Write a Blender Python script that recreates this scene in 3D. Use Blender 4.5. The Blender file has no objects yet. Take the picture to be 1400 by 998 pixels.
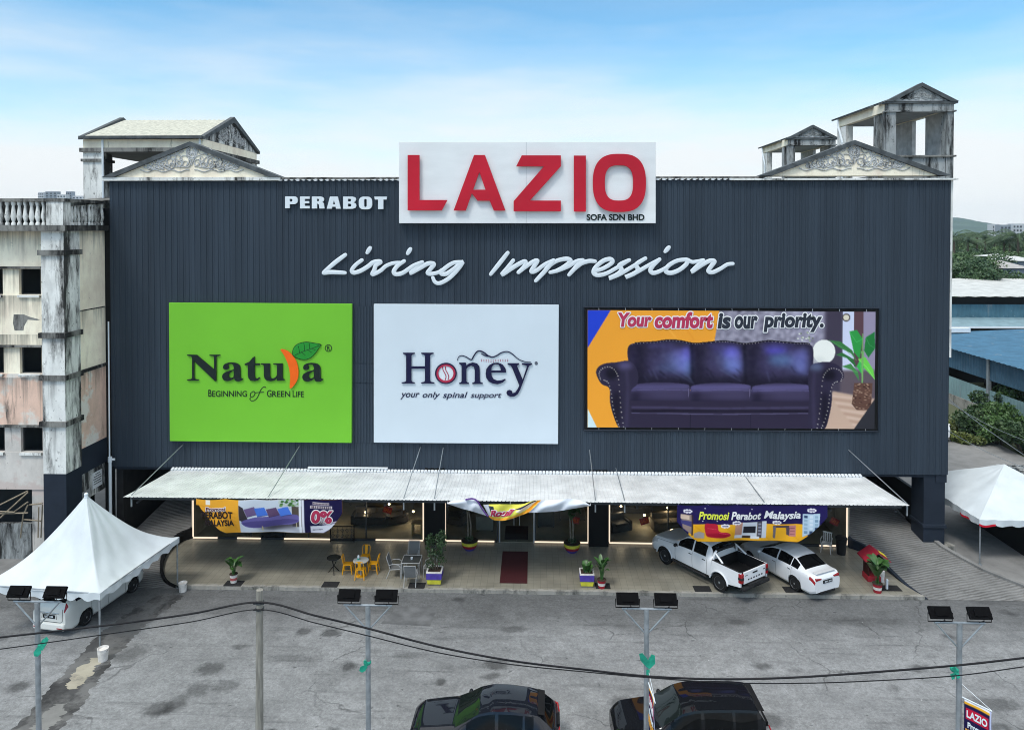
import bpy, math, random
import numpy as np
from mathutils import Vector, Matrix
random.seed(7); RNG = np.random.default_rng(7)
SC = bpy.context.scene
COL = SC.collection
# ------------------------------------------------------------------ camera, world, sun, exposure
FPX = 1000.0; YAW = 0.03; PITCH = math.radians(1.0); CAM = Vector((0, -36.6, 16.0)); Y0 = 312 + FPX * math.tan(PITCH)
cd = bpy.data.cameras.new('camera'); cam = bpy.data.objects.new('camera', cd); COL.objects.link(cam)
cam.location = CAM; cam.rotation_euler = (math.pi / 2 - PITCH, 0, YAW)
cd.sensor_width = 36; cd.lens = 36 * FPX / 1400; cd.shift_y = (Y0 - 499) / 1400; cd.clip_end = 9000; cd.clip_start = 0.1
SC.camera = cam
SUN_EL, SUN_AZ = math.radians(58), math.radians(215)     # azimuth clockwise from +Y: behind the camera, to the left
w = bpy.data.worlds.new('World'); SC.world = w; w.use_nodes = True
nt = w.node_tree; nt.nodes.clear()
def N(t, ty, **kw):
    n = t.nodes.new(ty)
    for k, v in kw.items(): setattr(n, k, v)
    return n
out = N(nt, 'ShaderNodeOutputWorld'); sky = N(nt, 'ShaderNodeTexSky', sky_type='NISHITA', sun_disc=False)
sky.sun_elevation = SUN_EL; sky.sun_rotation = SUN_AZ; sky.air_density = 1.0; sky.dust_density = 0.1; sky.ozone_density = 1.6
bg1 = N(nt, 'ShaderNodeBackground'); bg1.inputs[1].default_value = 0.135
tint = N(nt, 'ShaderNodeMix', data_type='RGBA', blend_type='MULTIPLY'); tint.inputs[0].default_value = 1; tint.inputs[7].default_value = (.68, 1.0, 1.04, 1)
nt.links.new(sky.outputs[0], tint.inputs[6]); nt.links.new(tint.outputs[2], bg1.inputs[0])
tc = N(nt, 'ShaderNodeTexCoord'); sep = N(nt, 'ShaderNodeSeparateXYZ'); nt.links.new(tc.outputs['Generated'], sep.inputs[0])
mp = N(nt, 'ShaderNodeMapping'); mp.inputs['Scale'].default_value = (1.6, 1.6, 9); mp.inputs['Rotation'].default_value = (0, math.radians(6), 0)
nt.links.new(tc.outputs['Generated'], mp.inputs[0])
no = N(nt, 'ShaderNodeTexNoise'); no.inputs['Scale'].default_value = 1.7; no.inputs['Detail'].default_value = 7; no.inputs['Roughness'].default_value = .55
nt.links.new(mp.outputs[0], no.inputs['Vector'])
ad = N(nt, 'ShaderNodeMath', operation='MULTIPLY_ADD'); ad.inputs[1].default_value = 0.24; nt.links.new(no.outputs['Fac'], ad.inputs[0])
sub = N(nt, 'ShaderNodeMath', operation='SUBTRACT'); nt.links.new(sep.outputs['Z'], sub.inputs[0]); sub.inputs[1].default_value = 0.12
nt.links.new(sub.outputs[0], ad.inputs[2])
rp = N(nt, 'ShaderNodeValToRGB'); nt.links.new(ad.outputs[0], rp.inputs[0])
els = rp.color_ramp.elements
els[0].position = 0.0; els[0].color = (1, 1, 1, 1); els[1].position = 1.0; els[1].color = (.95, .95, .95, 1)
for p, v in ((0.08, .95), (0.14, .62), (0.20, .24), (0.27, .0), (0.42, .16), (0.60, .85)):
    e = els.new(p); e.color = (v, v, v, 1)
bg2 = N(nt, 'ShaderNodeBackground'); bg2.inputs[0].default_value = (0.96, 0.985, 1.0, 1)
st = N(nt, 'ShaderNodeMapRange'); nt.links.new(sep.outputs['Z'], st.inputs[0])     # the cloud deck is brighter overhead than at the horizon
for i, v in enumerate((.32, .65, .74, 1.3)): st.inputs[i + 1].default_value = v
nt.links.new(st.outputs[0], bg2.inputs[1])
mx = N(nt, 'ShaderNodeMixShader'); nt.links.new(rp.outputs[0], mx.inputs[0]); nt.links.new(bg1.outputs[0], mx.inputs[1]); nt.links.new(bg2.outputs[0], mx.inputs[2])
nt.links.new(mx.outputs[0], out.inputs[0])
sd = bpy.data.lights.new('sun', 'SUN'); sd.energy = 1.45; sd.angle = math.radians(14); sd.color = (1, .97, .92)
so = bpy.data.objects.new('sun', sd); COL.objects.link(so)
dirv = Vector((math.sin(SUN_AZ) * math.cos(SUN_EL), math.cos(SUN_AZ) * math.cos(SUN_EL), math.sin(SUN_EL)))
so.rotation_euler = dirv.to_track_quat('Z', 'Y').to_euler()
vs = SC.view_settings; vs.view_transform = 'Standard'; vs.look = 'None'; vs.gamma = 1; vs.use_curve_mapping = False; vs.exposure = 0.42
SC.cycles.filter_width = 1.0; SC.cycles.use_denoising = True; SC.cycles.denoising_prefilter = 'ACCURATE'; SC.cycles.max_bounces = 8; SC.cycles.transparent_max_bounces = 12

# ------------------------------------------------------------------ helpers
_Fv = Vector((-math.sin(YAW) * math.cos(PITCH), math.cos(YAW) * math.cos(PITCH), -math.sin(PITCH)))
_Rv = Vector((math.cos(YAW), math.sin(YAW), 0)); _Uv = _Rv.cross(_Fv)
def at(px, py, X=None, Y=None, Z=None):
    d = _Fv + _Rv * ((px - 700) / FPX) + _Uv * ((Y0 - py) / FPX)
    t = (Y - CAM.y) / d.y if Y is not None else ((Z - CAM.z) / d.z if Z is not None else (X - CAM.x) / d.x)
    return CAM + d * t
def lin(c):
    c = np.asarray(c, float) / 255.0
    return np.where(c <= .04045, c / 12.92, ((c + .055) / 1.055) ** 2.4)
def S(r, g, b): return tuple(lin((r, g, b))) + (1,)

def principled(name):
    m = bpy.data.materials.new(name); m.use_nodes = True
    return m, m.node_tree, m.node_tree.nodes['Principled BSDF']
def mat(name, col, rough=.7, metal=0.0, var=.12, scale=2.5, bump=0.0, bscale=40, coat=0.0, spec=.2, stretch=(1, 1, 1)):
    m, t, b = principled(name); L = t.links.new
    col = tuple(col)[:3] + (1,)
    b.inputs['Roughness'].default_value = rough; b.inputs['Metallic'].default_value = metal
    b.inputs['Coat Weight'].default_value = coat; b.inputs['Coat Roughness'].default_value = .03; b.inputs['Specular IOR Level'].default_value = spec
    tc = N(t, 'ShaderNodeTexCoord'); mp = N(t, 'ShaderNodeMapping'); mp.inputs['Scale'].default_value = stretch
    L(tc.outputs['Object'], mp.inputs[0])
    if var > 0:
        n = N(t, 'ShaderNodeTexNoise'); n.inputs['Scale'].default_value = scale; n.inputs['Detail'].default_value = 6; L(mp.outputs[0], n.inputs[0])
        r = N(t, 'ShaderNodeMapRange'); r.inputs[1].default_value = .3; r.inputs[2].default_value = .7; L(n.outputs[0], r.inputs[0])
        x = N(t, 'ShaderNodeMix', data_type='RGBA'); L(r.outputs[0], x.inputs[0])
        x.inputs[6].default_value = tuple(c * (1 - var) for c in col[:3]) + (1,); x.inputs[7].default_value = tuple(min(1, c * (1 + var)) for c in col[:3]) + (1,)
        L(x.outputs[2], b.inputs['Base Color'])
    else: b.inputs['Base Color'].default_value = col
    if bump > 0:
        n2 = N(t, 'ShaderNodeTexNoise'); n2.inputs['Scale'].default_value = bscale; n2.inputs['Detail'].default_value = 4; L(mp.outputs[0], n2.inputs[0])
        bp = N(t, 'ShaderNodeBump'); bp.inputs['Strength'].default_value = bump; bp.inputs['Distance'].default_value = .02; L(n2.outputs[0], bp.inputs['Height']); L(bp.outputs[0], b.inputs['Normal'])
    return m
def emit(name, col, s):
    m = bpy.data.materials.new(name); m.use_nodes = True; t = m.node_tree; t.nodes.clear()
    e = N(t, 'ShaderNodeEmission'); e.inputs[0].default_value = tuple(col)[:3] + (1,); e.inputs[1].default_value = s
    o = N(t, 'ShaderNodeOutputMaterial'); t.links.new(e.outputs[0], o.inputs[0]); return m
def weathered(name, base, stain=(.035, .035, .033), amount=.5, streak=6.0, scale=1.1, second=None, rough=.9, ledges=()):
    """old render: patchy base, vertical mould streaks and peeled blotches"""
    m, t, b = principled(name); L = t.links.new; b.inputs['Roughness'].default_value = rough; b.inputs['Specular IOR Level'].default_value = .15
    tc = N(t, 'ShaderNodeTexCoord'); g = N(t, 'ShaderNodeNewGeometry')
    def noise(sc, st, det=8, ro=.6):
        mp = N(t, 'ShaderNodeMapping'); mp.inputs['Scale'].default_value = st; L(g.outputs['Position'], mp.inputs[0])
        n = N(t, 'ShaderNodeTexNoise'); n.inputs['Scale'].default_value = sc; n.inputs['Detail'].default_value = det; n.inputs['Roughness'].default_value = ro
        L(mp.outputs[0], n.inputs[0]); return n.outputs[0]
    def rng(o, a, c):
        r = N(t, 'ShaderNodeMapRange'); r.inputs[1].default_value = a; r.inputs[2].default_value = c; L(o, r.inputs[0]); return r.outputs[0]
    def mixc(f, A, B):
        x = N(t, 'ShaderNodeMix', data_type='RGBA'); L(f, x.inputs[0])
        for v, i in ((A, 6), (B, 7)):
            if hasattr(v, 'links'): L(v, x.inputs[i])
            else: x.inputs[i].default_value = tuple(v)[:3] + (1,)
        return x.outputs[2]
    base = np.array(base[:3]); c = mixc(rng(noise(.9, (1, 1, .8)), .35, .65), base * .82, np.minimum(base * 1.1, 1))
    if second is not None: c = mixc(rng(noise(.7, (1, 1, 1), 5), .5, .56), c, second)
    c = mixc(rng(noise(2.2, (1, 1, .35)), .55 , .85), c, base * .68)
    sn = N(t, 'ShaderNodeSeparateXYZ'); L(g.outputs['Normal'], sn.inputs[0])      # the rain-facing side grows more mould
    ex = N(t, 'ShaderNodeMath', operation='MULTIPLY'); L(sn.outputs['X'], ex.inputs[0]); ex.inputs[1].default_value = .075 if amount > .6 else .0
    exc = N(t, 'ShaderNodeMath', operation='MAXIMUM'); L(ex.outputs[0], exc.inputs[0]); exc.inputs[1].default_value = 0
    def plus(o): q = N(t, 'ShaderNodeMath', operation='ADD'); L(o, q.inputs[0]); L(exc.outputs[0], q.inputs[1]); return q.outputs[0]
    s1 = rng(plus(noise(scale, (streak * .22, streak * .22, .20), 10, .72)), .66 - amount * .2, .76 - amount * .17)
    c = mixc(s1, c, stain)
    if ledges:                                          # runs of mould hanging from every ledge
        sz = N(t, 'ShaderNodeSeparateXYZ'); L(g.outputs['Position'], sz.inputs[0]); tot = None; stn = noise(1.0, (3.2, 3.2, .12), 8, .7)
        for lz in ledges:
            r1 = rng(sz.outputs['Z'], lz - 1.5, lz); lt = N(t, 'ShaderNodeMath', operation='LESS_THAN'); L(sz.outputs['Z'], lt.inputs[0]); lt.inputs[1].default_value = lz + .02
            mu = N(t, 'ShaderNodeMath', operation='MULTIPLY'); L(r1, mu.inputs[0]); L(lt.outputs[0], mu.inputs[1])
            if tot is None: tot = mu.outputs[0]
            else: ad_ = N(t, 'ShaderNodeMath', operation='MAXIMUM'); L(tot, ad_.inputs[0]); L(mu.outputs[0], ad_.inputs[1]); tot = ad_.outputs[0]
        ma = N(t, 'ShaderNodeMath', operation='MULTIPLY_ADD'); L(tot, ma.inputs[0]); ma.inputs[1].default_value = .22; L(stn, ma.inputs[2])
        c = mixc(rng(ma.outputs[0], .60, .92), c, np.array(stain) * 1.8)
    s2 = rng(noise(6, (1, 1, .6), 8, .7), .66 - amount * .08, .74 - amount * .06)
    c = mixc(s2, c, np.array(stain) * 1.6)
    L(c, b.inputs['Base Color'])
    bp = N(t, 'ShaderNodeBump'); bp.inputs['Strength'].default_value = .4; bp.inputs['Distance'].default_value = .02; L(noise(14, (1, 1, 1)), bp.inputs['Height']); L(bp.outputs[0], b.inputs['Normal'])
    return m

ORG = {}
def link(o, parent=None):
    COL.objects.link(o)
    if parent is not None: o.parent = parent; ORG[o] = ORG.get(parent, Vector((0, 0, 0)))
    return o
def thing(name, label, cat, loc=(0, 0, 0), rot=0.0, group=None, kind=None):
    o = bpy.data.objects.new(name, None); COL.objects.link(o); o.location = loc; o.rotation_euler = (0, 0, rot); o.empty_display_size = .3
    ORG[o] = Vector(loc) if rot == 0 else Vector((0, 0, 0))
    return tag(o, label, cat, group, kind)
def tag(o, label=None, cat=None, group=None, kind=None):
    if label: o['label'] = label
    if cat: o['category'] = cat
    if group: o['group'] = group
    if kind: o['kind'] = kind
    return o
def copy_tree(o, parent=None):
    c = o.copy(); COL.objects.link(c)
    if parent is not None: c.parent = parent
    for ch in list(o.children): copy_tree(ch, c)
    return c
def catmull(pts, n=8, closed=False):
    P = [np.array(p, float) for p in pts]; m = len(P); outp = []
    rngi = range(m) if closed else range(m - 1)
    for i in rngi:
        if closed: a, b, c, d = P[(i - 1) % m], P[i], P[(i + 1) % m], P[(i + 2) % m]
        else: a, b, c, d = P[max(i - 1, 0)], P[i], P[i + 1], P[min(i + 2, m - 1)]
        for k in range(n):
            t = k / n
            outp.append(.5 * (2 * b + (c - a) * t + (2 * a - 5 * b + 4 * c - d) * t * t + (3 * b - a - 3 * c + d) * t ** 3))
    if not closed: outp.append(P[-1])
    return outp
class MB:
    def __init__(s): s.v = []; s.f = []; s.mi = []; s.cm = 0
    def add(s, verts, faces):
        o = len(s.v); s.v += [tuple(map(float, p)) for p in verts]; s.f += [tuple(i + o for i in f) for f in faces]; s.mi += [s.cm] * len(faces); return s
    def box(s, x0, x1, y0, y1, z0, z1, M=None):
        v = [Vector(p) for p in ((x0, y0, z0), (x1, y0, z0), (x1, y1, z0), (x0, y1, z0), (x0, y0, z1), (x1, y0, z1), (x1, y1, z1), (x0, y1, z1))]
        if M is not None: v = [M @ p for p in v]
        return s.add(v, [(0, 3, 2, 1), (4, 5, 6, 7), (0, 1, 5, 4), (1, 2, 6, 5), (2, 3, 7, 6), (3, 0, 4, 7)])
    def cbox(s, c, d, M=None):
        T = Matrix.Translation(Vector(c)) @ (M.to_4x4() if M is not None else Matrix.Identity(4))
        return s.box(-d[0] / 2, d[0] / 2, -d[1] / 2, d[1] / 2, -d[2] / 2, d[2] / 2, T)
    def tube(s, pts, r, n=8, cap=True, flat=1.0, axis=None):
        P = [Vector(p) for p in pts]; R = r if isinstance(r, (list, tuple, np.ndarray)) else [r] * len(P)
        vs = []; prev = None
        for i, p in enumerate(P):
            d = (P[min(i + 1, len(P) - 1)] - P[max(i - 1, 0)])
            d = d.normalized() if d.length > 1e-9 else Vector((0, 0, 1))
            if axis is not None: b = Vector(axis); a = d.cross(b).normalized()
            else:
                ref = prev if prev is not None else (Vector((0, 0, 1)) if abs(d.z) < .9 else Vector((1, 0, 0)))
                a = d.cross(ref); a = a.normalized() if a.length > 1e-6 else d.orthogonal().normalized(); b = a.cross(d).normalized(); prev = b
            for k in range(n):
                q = 2 * math.pi * k / n; vs.append(p + a * (R[i] * math.cos(q)) + b * (R[i] * flat * math.sin(q)))
        fs = [(i * n + k, i * n + (k + 1) % n, (i + 1) * n + (k + 1) % n, (i + 1) * n + k) for i in range(len(P) - 1) for k in range(n)]
        if cap: fs += [tuple(range(n - 1, -1, -1)), tuple((len(P) - 1) * n + k for k in range(n))]
        return s.add(vs, fs)
    def lathe(s, prof, c=(0, 0, 0), n=20, M=None):
        vs = []
        for r, z in prof:
            for k in range(n):
                q = 2 * math.pi * k / n; p = Vector((r * math.cos(q), r * math.sin(q), z))
                vs.append((M @ p if M is not None else p) + Vector(c))
        fs = [(i * n + k, i * n + (k + 1) % n, (i + 1) * n + (k + 1) % n, (i + 1) * n + k) for i in range(len(prof) - 1) for k in range(n)]
        if prof[0][0] > 1e-4: fs.append(tuple(range(n - 1, -1, -1)))
        if prof[-1][0] > 1e-4: fs.append(tuple((len(prof) - 1) * n + k for k in range(n)))
        return s.add(vs, fs)
    def prism(s, poly, axis, a, b):
        """poly 2D extruded along axis ('x','y','z') from a to b"""
        def P(u, v, t): return {'x': (t, u, v), 'y': (u, t, v), 'z': (u, v, t)}[axis]
        n = len(poly); vs = [P(u, v, a) for u, v in poly] + [P(u, v, b) for u, v in poly]
        return s.add(vs, [tuple(range(n)), tuple(range(2 * n - 1, n - 1, -1))] + [(k, k + n, (k + 1) % n + n, (k + 1) % n) for k in range(n)])
    def grid(s, nu, nv, fn):
        vs = [fn(i / nu, j / nv) for j in range(nv + 1) for i in range(nu + 1)]
        return s.add(vs, [(j * (nu + 1) + i, j * (nu + 1) + i + 1, (j + 1) * (nu + 1) + i + 1, (j + 1) * (nu + 1) + i) for j in range(nv) for i in range(nu)])
    def sphere(s, c, r, n=12, m=8):
        r = r if isinstance(r, (tuple, list)) else (r, r, r); vs = []
        for j in range(m + 1):
            th = math.pi * j / m
            for i in range(n):
                q = 2 * math.pi * i / n; vs.append((c[0] + r[0] * math.sin(th) * math.cos(q), c[1] + r[1] * math.sin(th) * math.sin(q), c[2] + r[2] * math.cos(th)))
        return s.add(vs, [(j * n + i, (j + 1) * n + i, (j + 1) * n + (i + 1) % n, j * n + (i + 1) % n) for j in range(m) for i in range(n)])
    def blade(s, base, az, length, width, droop, up=1.0, n=7):
        base = Vector(base); dx, dy = math.cos(az), math.sin(az); sx, sy = -dy, dx; vs = []
        for i in range(n + 1):
            t = i / n; h = length * (t * up - droop * t * t); o = length * t * (1 - up * .45) 
            wv = width * math.sin(math.pi * min(1, .06 + t * .94)) ** .7 * .5
            p = base + Vector((dx * o, dy * o, h))
            vs += [p + Vector((sx * wv, sy * wv, wv * .35)), p, p - Vector((sx * wv, sy * wv, -wv * .35))]
        fs = []
        for i in range(n):
            a = i * 3; fs += [(a, a + 1, a + 4, a + 3), (a + 1, a + 2, a + 5, a + 4)]
        return s.add(vs, fs)
    def build(s, name, m, parent=None, smooth=None, world=True, bevel=0):
        me = bpy.data.meshes.new(name); vv = s.v
        if parent is not None and world:
            o = ORG.get(parent, Vector((0, 0, 0)))
            if o.length > 0: vv = [(x - o.x, y - o.y, z - o.z) for x, y, z in vv]
        me.from_pydata(vv, [], s.f); me.update()
        for q in (m if isinstance(m, (list, tuple)) else [m]): me.materials.append(q)
        if any(s.mi): me.polygons.foreach_set('material_index', s.mi)
        if smooth is not None: shade(me, smooth)
        o = link(bpy.data.objects.new(name, me), parent)
        if bevel:
            b = o.modifiers.new('bevel', 'BEVEL'); b.width = bevel; b.segments = 2; b.limit_method = 'ANGLE'
        return o
def shade(me, ang):
    me.polygons.foreach_set('use_smooth', [True] * len(me.polygons)); me.set_sharp_from_angle(angle=math.radians(ang))

# ---- flat shapes and letters: 2D outlines -> solid mesh (local u, v, depth)
def loops_mesh(loops, depth=.5, bevel=0.0):
    cu = bpy.data.curves.new('outline', 'CURVE'); cu.dimensions = '2D'; cu.fill_mode = 'BOTH'; cu.extrude = depth; cu.bevel_depth = bevel
    for lp in loops:
        sp = cu.splines.new('POLY'); sp.points.add(len(lp) - 1); sp.use_cyclic_u = True
        for p, q in zip(sp.points, lp): p.co = (q[0], -q[1], 0, 1)
    return _take(cu)
def _take(cu):
    o = bpy.data.objects.new('outline', cu); COL.objects.link(o); bpy.context.view_layer.update()
    me = bpy.data.meshes.new_from_object(o.evaluated_get(bpy.context.evaluated_depsgraph_get()))
    V = [tuple(v.co) for v in me.vertices]; Fc = [tuple(p.vertices) for p in me.polygons]
    bpy.data.objects.remove(o); bpy.data.curves.remove(cu); bpy.data.meshes.remove(me)
    return np.array(V).reshape(-1, 3), Fc
def text_mesh(body, bold=0.0, shear=0.0, space=1.0):
    cu = bpy.data.curves.new('text', 'FONT'); cu.body = body; cu.size = 1; cu.offset = bold; cu.shear = shear; cu.space_character = space; cu.extrude = .5; cu.resolution_u = 6
    return _take(cu)
def fit(V, x0, x1, yt, yb, ref=None):
    """scale text into a pixel box (y down); ref = (min, max) box of another text mesh"""
    lo, hi = (V.min(0), V.max(0)) if ref is None else ref
    u = (V[:, 0] - lo[0]) / (hi[0] - lo[0]); v = (V[:, 1] - lo[1]) / (hi[1] - lo[1])
    return np.stack([x0 + u * (x1 - x0), yb + v * (yt - yb), V[:, 2]], 1)
def on_plane(mb, V, Fc, Y, depth, flip=False):
    """pixel-space outline laid on the vertical plane y = Y, standing out by depth"""
    vs = []
    for x, y, z in V:
        p = at(x, y, Y=Y); vs.append((p.x, Y - depth * (z + .5), p.z))
    mb.add(vs, Fc)
def loops_px(mb, loops, Y, depth):
    V, Fc = loops_mesh(loops); V = V.copy(); V[:, 1] *= -1; on_plane(mb, V, Fc, Y, depth)
def text_px(mb, body, x0, x1, yt, yb, Y, depth, **kw):
    V, Fc = text_mesh(body, **kw); on_plane(mb, fit(V, x0, x1, yt, yb), Fc, Y, depth)
def outline_words(mb, V, Fc, put, rad, n=10, dz=.0):
    for k in range(n):
        a = 2 * math.pi * k / n; W_ = V.copy(); W_[:, 0] += rad * math.cos(a); W_[:, 1] += rad * math.sin(a); put(mb, W_, Fc, k)
def circle(cx, cy, rx, ry=None, n=36):
    ry = ry or rx; return [(cx + rx * math.cos(2 * math.pi * k / n), cy + ry * math.sin(2 * math.pi * k / n)) for k in range(n)]

# ---- printed pictures: a small painter whose result becomes the colour attribute of a finely divided sheet
class Paint:
    def __init__(s, x0, x1, y0, y1, W, H, bg):
        s.W, s.H = W, H; s.x0, s.x1, s.y0, s.y1 = x0, x1, y0, y1
        s.X, s.Yy = np.meshgrid(np.linspace(x0, x1, W), np.linspace(y0, y1, H)); s.c = np.ones((H, W, 3)) * np.array(bg, float)
    def mask(s, pts, blur=0):
        m = np.zeros((s.H, s.W)); P = [tuple(p) for p in pts]
        hx = (s.x1 - s.x0) / (s.W - 1) * .33; hy = (s.y1 - s.y0) / (s.H - 1) * .33
        for ox, oy in ((-hx, -hy), (hx, -hy), (-hx, hy), (hx, hy)):
            ins = np.zeros((s.H, s.W), bool); X = s.X + ox; Y = s.Yy + oy
            for (ax, ay), (bx, by) in zip(P, P[1:] + P[:1]):
                if ay == by: continue
                c = ((ay > Y) != (by > Y)) & (X < (bx - ax) * (Y - ay) / (by - ay) + ax); ins ^= c
            m += ins * .25
        return s.blur(m, blur)
    def blur(s, m, px):
        k = int(px / (s.x1 - s.x0) * (s.W - 1))
        for _ in range(2 if k > 0 else 0):
            for ax in (0, 1):
                p = np.pad(m, [(k + 1, k), (0, 0)] if ax == 0 else [(0, 0), (k + 1, k)], mode='edge'); cs = np.cumsum(p, ax)
                m = (cs[2 * k + 1:] - cs[:-2 * k - 1]) / (2 * k + 1) if ax == 0 else (cs[:, 2 * k + 1:] - cs[:, :-2 * k - 1]) / (2 * k + 1)
        return m
    def apply(s, m, col, alpha=1.0):
        m = (m * alpha)[..., None]; s.c = s.c * (1 - m) + np.array(col, float) * m; return s
    def poly(s, pts, col, alpha=1.0, blur=0, clip=None):
        m = s.mask(pts, blur)
        if clip is not None: m = m * clip
        return s.apply(m, col, alpha)
    def rect(s, x0, x1, y0, y1, col, **k): return s.poly([(x0, y0), (x1, y0), (x1, y1), (x0, y1)], col, **k)
    def ell(s, cx, cy, rx, ry, col, **k): return s.poly(circle(cx, cy, rx, ry, 24), col, **k)
    def line(s, pts, wd, col, alpha=1.0, blur=0, clip=None):
        for (ax, ay), (bx, by) in zip(pts, pts[1:]):
            d = max(1e-6, math.hypot(bx - ax, by - ay)); nx, ny = -(by - ay) / d * wd / 2, (bx - ax) / d * wd / 2
            s.poly([(ax + nx, ay + ny), (bx + nx, by + ny), (bx - nx, by - ny), (ax - nx, ay - ny)], col, alpha, blur, clip)
        return s
    def speckle(s, clip, amt, k=1):
        n = RNG.normal(0, 1, (s.H, s.W)); n = s.blur(n, k * (s.x1 - s.x0) / (s.W - 1)) * (1 + 2 * k); s.c = np.clip(s.c + (n * clip * amt)[..., None], 0, 255)
    def sheet(s, name, fn, m, parent, keep=None):
        """fn(u, v) -> point; vertex colours follow the painted picture"""
        H, W = s.H, s.W; vs = [fn(i / (W - 1), j / (H - 1)) for j in range(H) for i in range(W)]
        o = ORG.get(parent, Vector((0, 0, 0))); vs = [(p[0] - o.x, p[1] - o.y, p[2] - o.z) for p in vs]
        fs = [(j * W + i, (j + 1) * W + i, (j + 1) * W + i + 1, j * W + i + 1) for j in range(H - 1) for i in range(W - 1)]
        if keep is not None: fs = [f for f in fs if keep(f[0] % W / (W - 1), f[0] // W / (H - 1))]
        me = bpy.data.meshes.new(name); me.from_pydata(vs, [], fs); me.update()
        at_ = me.color_attributes.new('print', 'FLOAT_COLOR', 'POINT'); c = np.ones((H * W, 4), np.float32); c[:, :3] = lin(np.clip(s.c, 0, 255)).reshape(-1, 3)
        at_.data.foreach_set('color', c.ravel()); me.materials.append(m); shade(me, 60)
        return link(bpy.data.objects.new(name, me), parent)
def print_mat(name, rough=.5):
    m, t, b = principled(name); a = N(t, 'ShaderNodeVertexColor'); a.layer_name = 'print'
    t.links.new(a.outputs[0], b.inputs['Base Color']); b.inputs['Roughness'].default_value = rough; b.inputs['Specular IOR Level'].default_value = .08; return m

# ---- leaves
def leaf_cloud(mb, centres, n, size, flat=.6):
    C = np.array([c[:3] for c in centres]); R = np.array([c[3] for c in centres]); pw = R ** 2; idx = RNG.choice(len(C), n, p=pw / pw.sum())
    d = RNG.normal(0, 1, (n, 3)); d /= np.linalg.norm(d, axis=1)[:, None]; r = RNG.random(n) ** .45
    P = C[idx] + d * (R[idx] * r)[:, None] * np.array([1, 1, flat])
    a = RNG.normal(0, 1, (n, 3)) + d * .3; a /= np.linalg.norm(a, axis=1)[:, None]
    b = np.cross(a, RNG.normal(0, 1, (n, 3))); b /= np.linalg.norm(b, axis=1)[:, None]
    sz = size * RNG.uniform(.6, 1.3, n)[:, None]; A = a * sz; B = b * sz * .5
    V = np.stack([P - A * .5, P + B * .6, P + A * .6, P - B * .6], 1).reshape(-1, 3)
    mb.add(V.tolist(), [(4 * i, 4 * i + 1, 4 * i + 2, 4 * i + 3) for i in range(n)])
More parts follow.
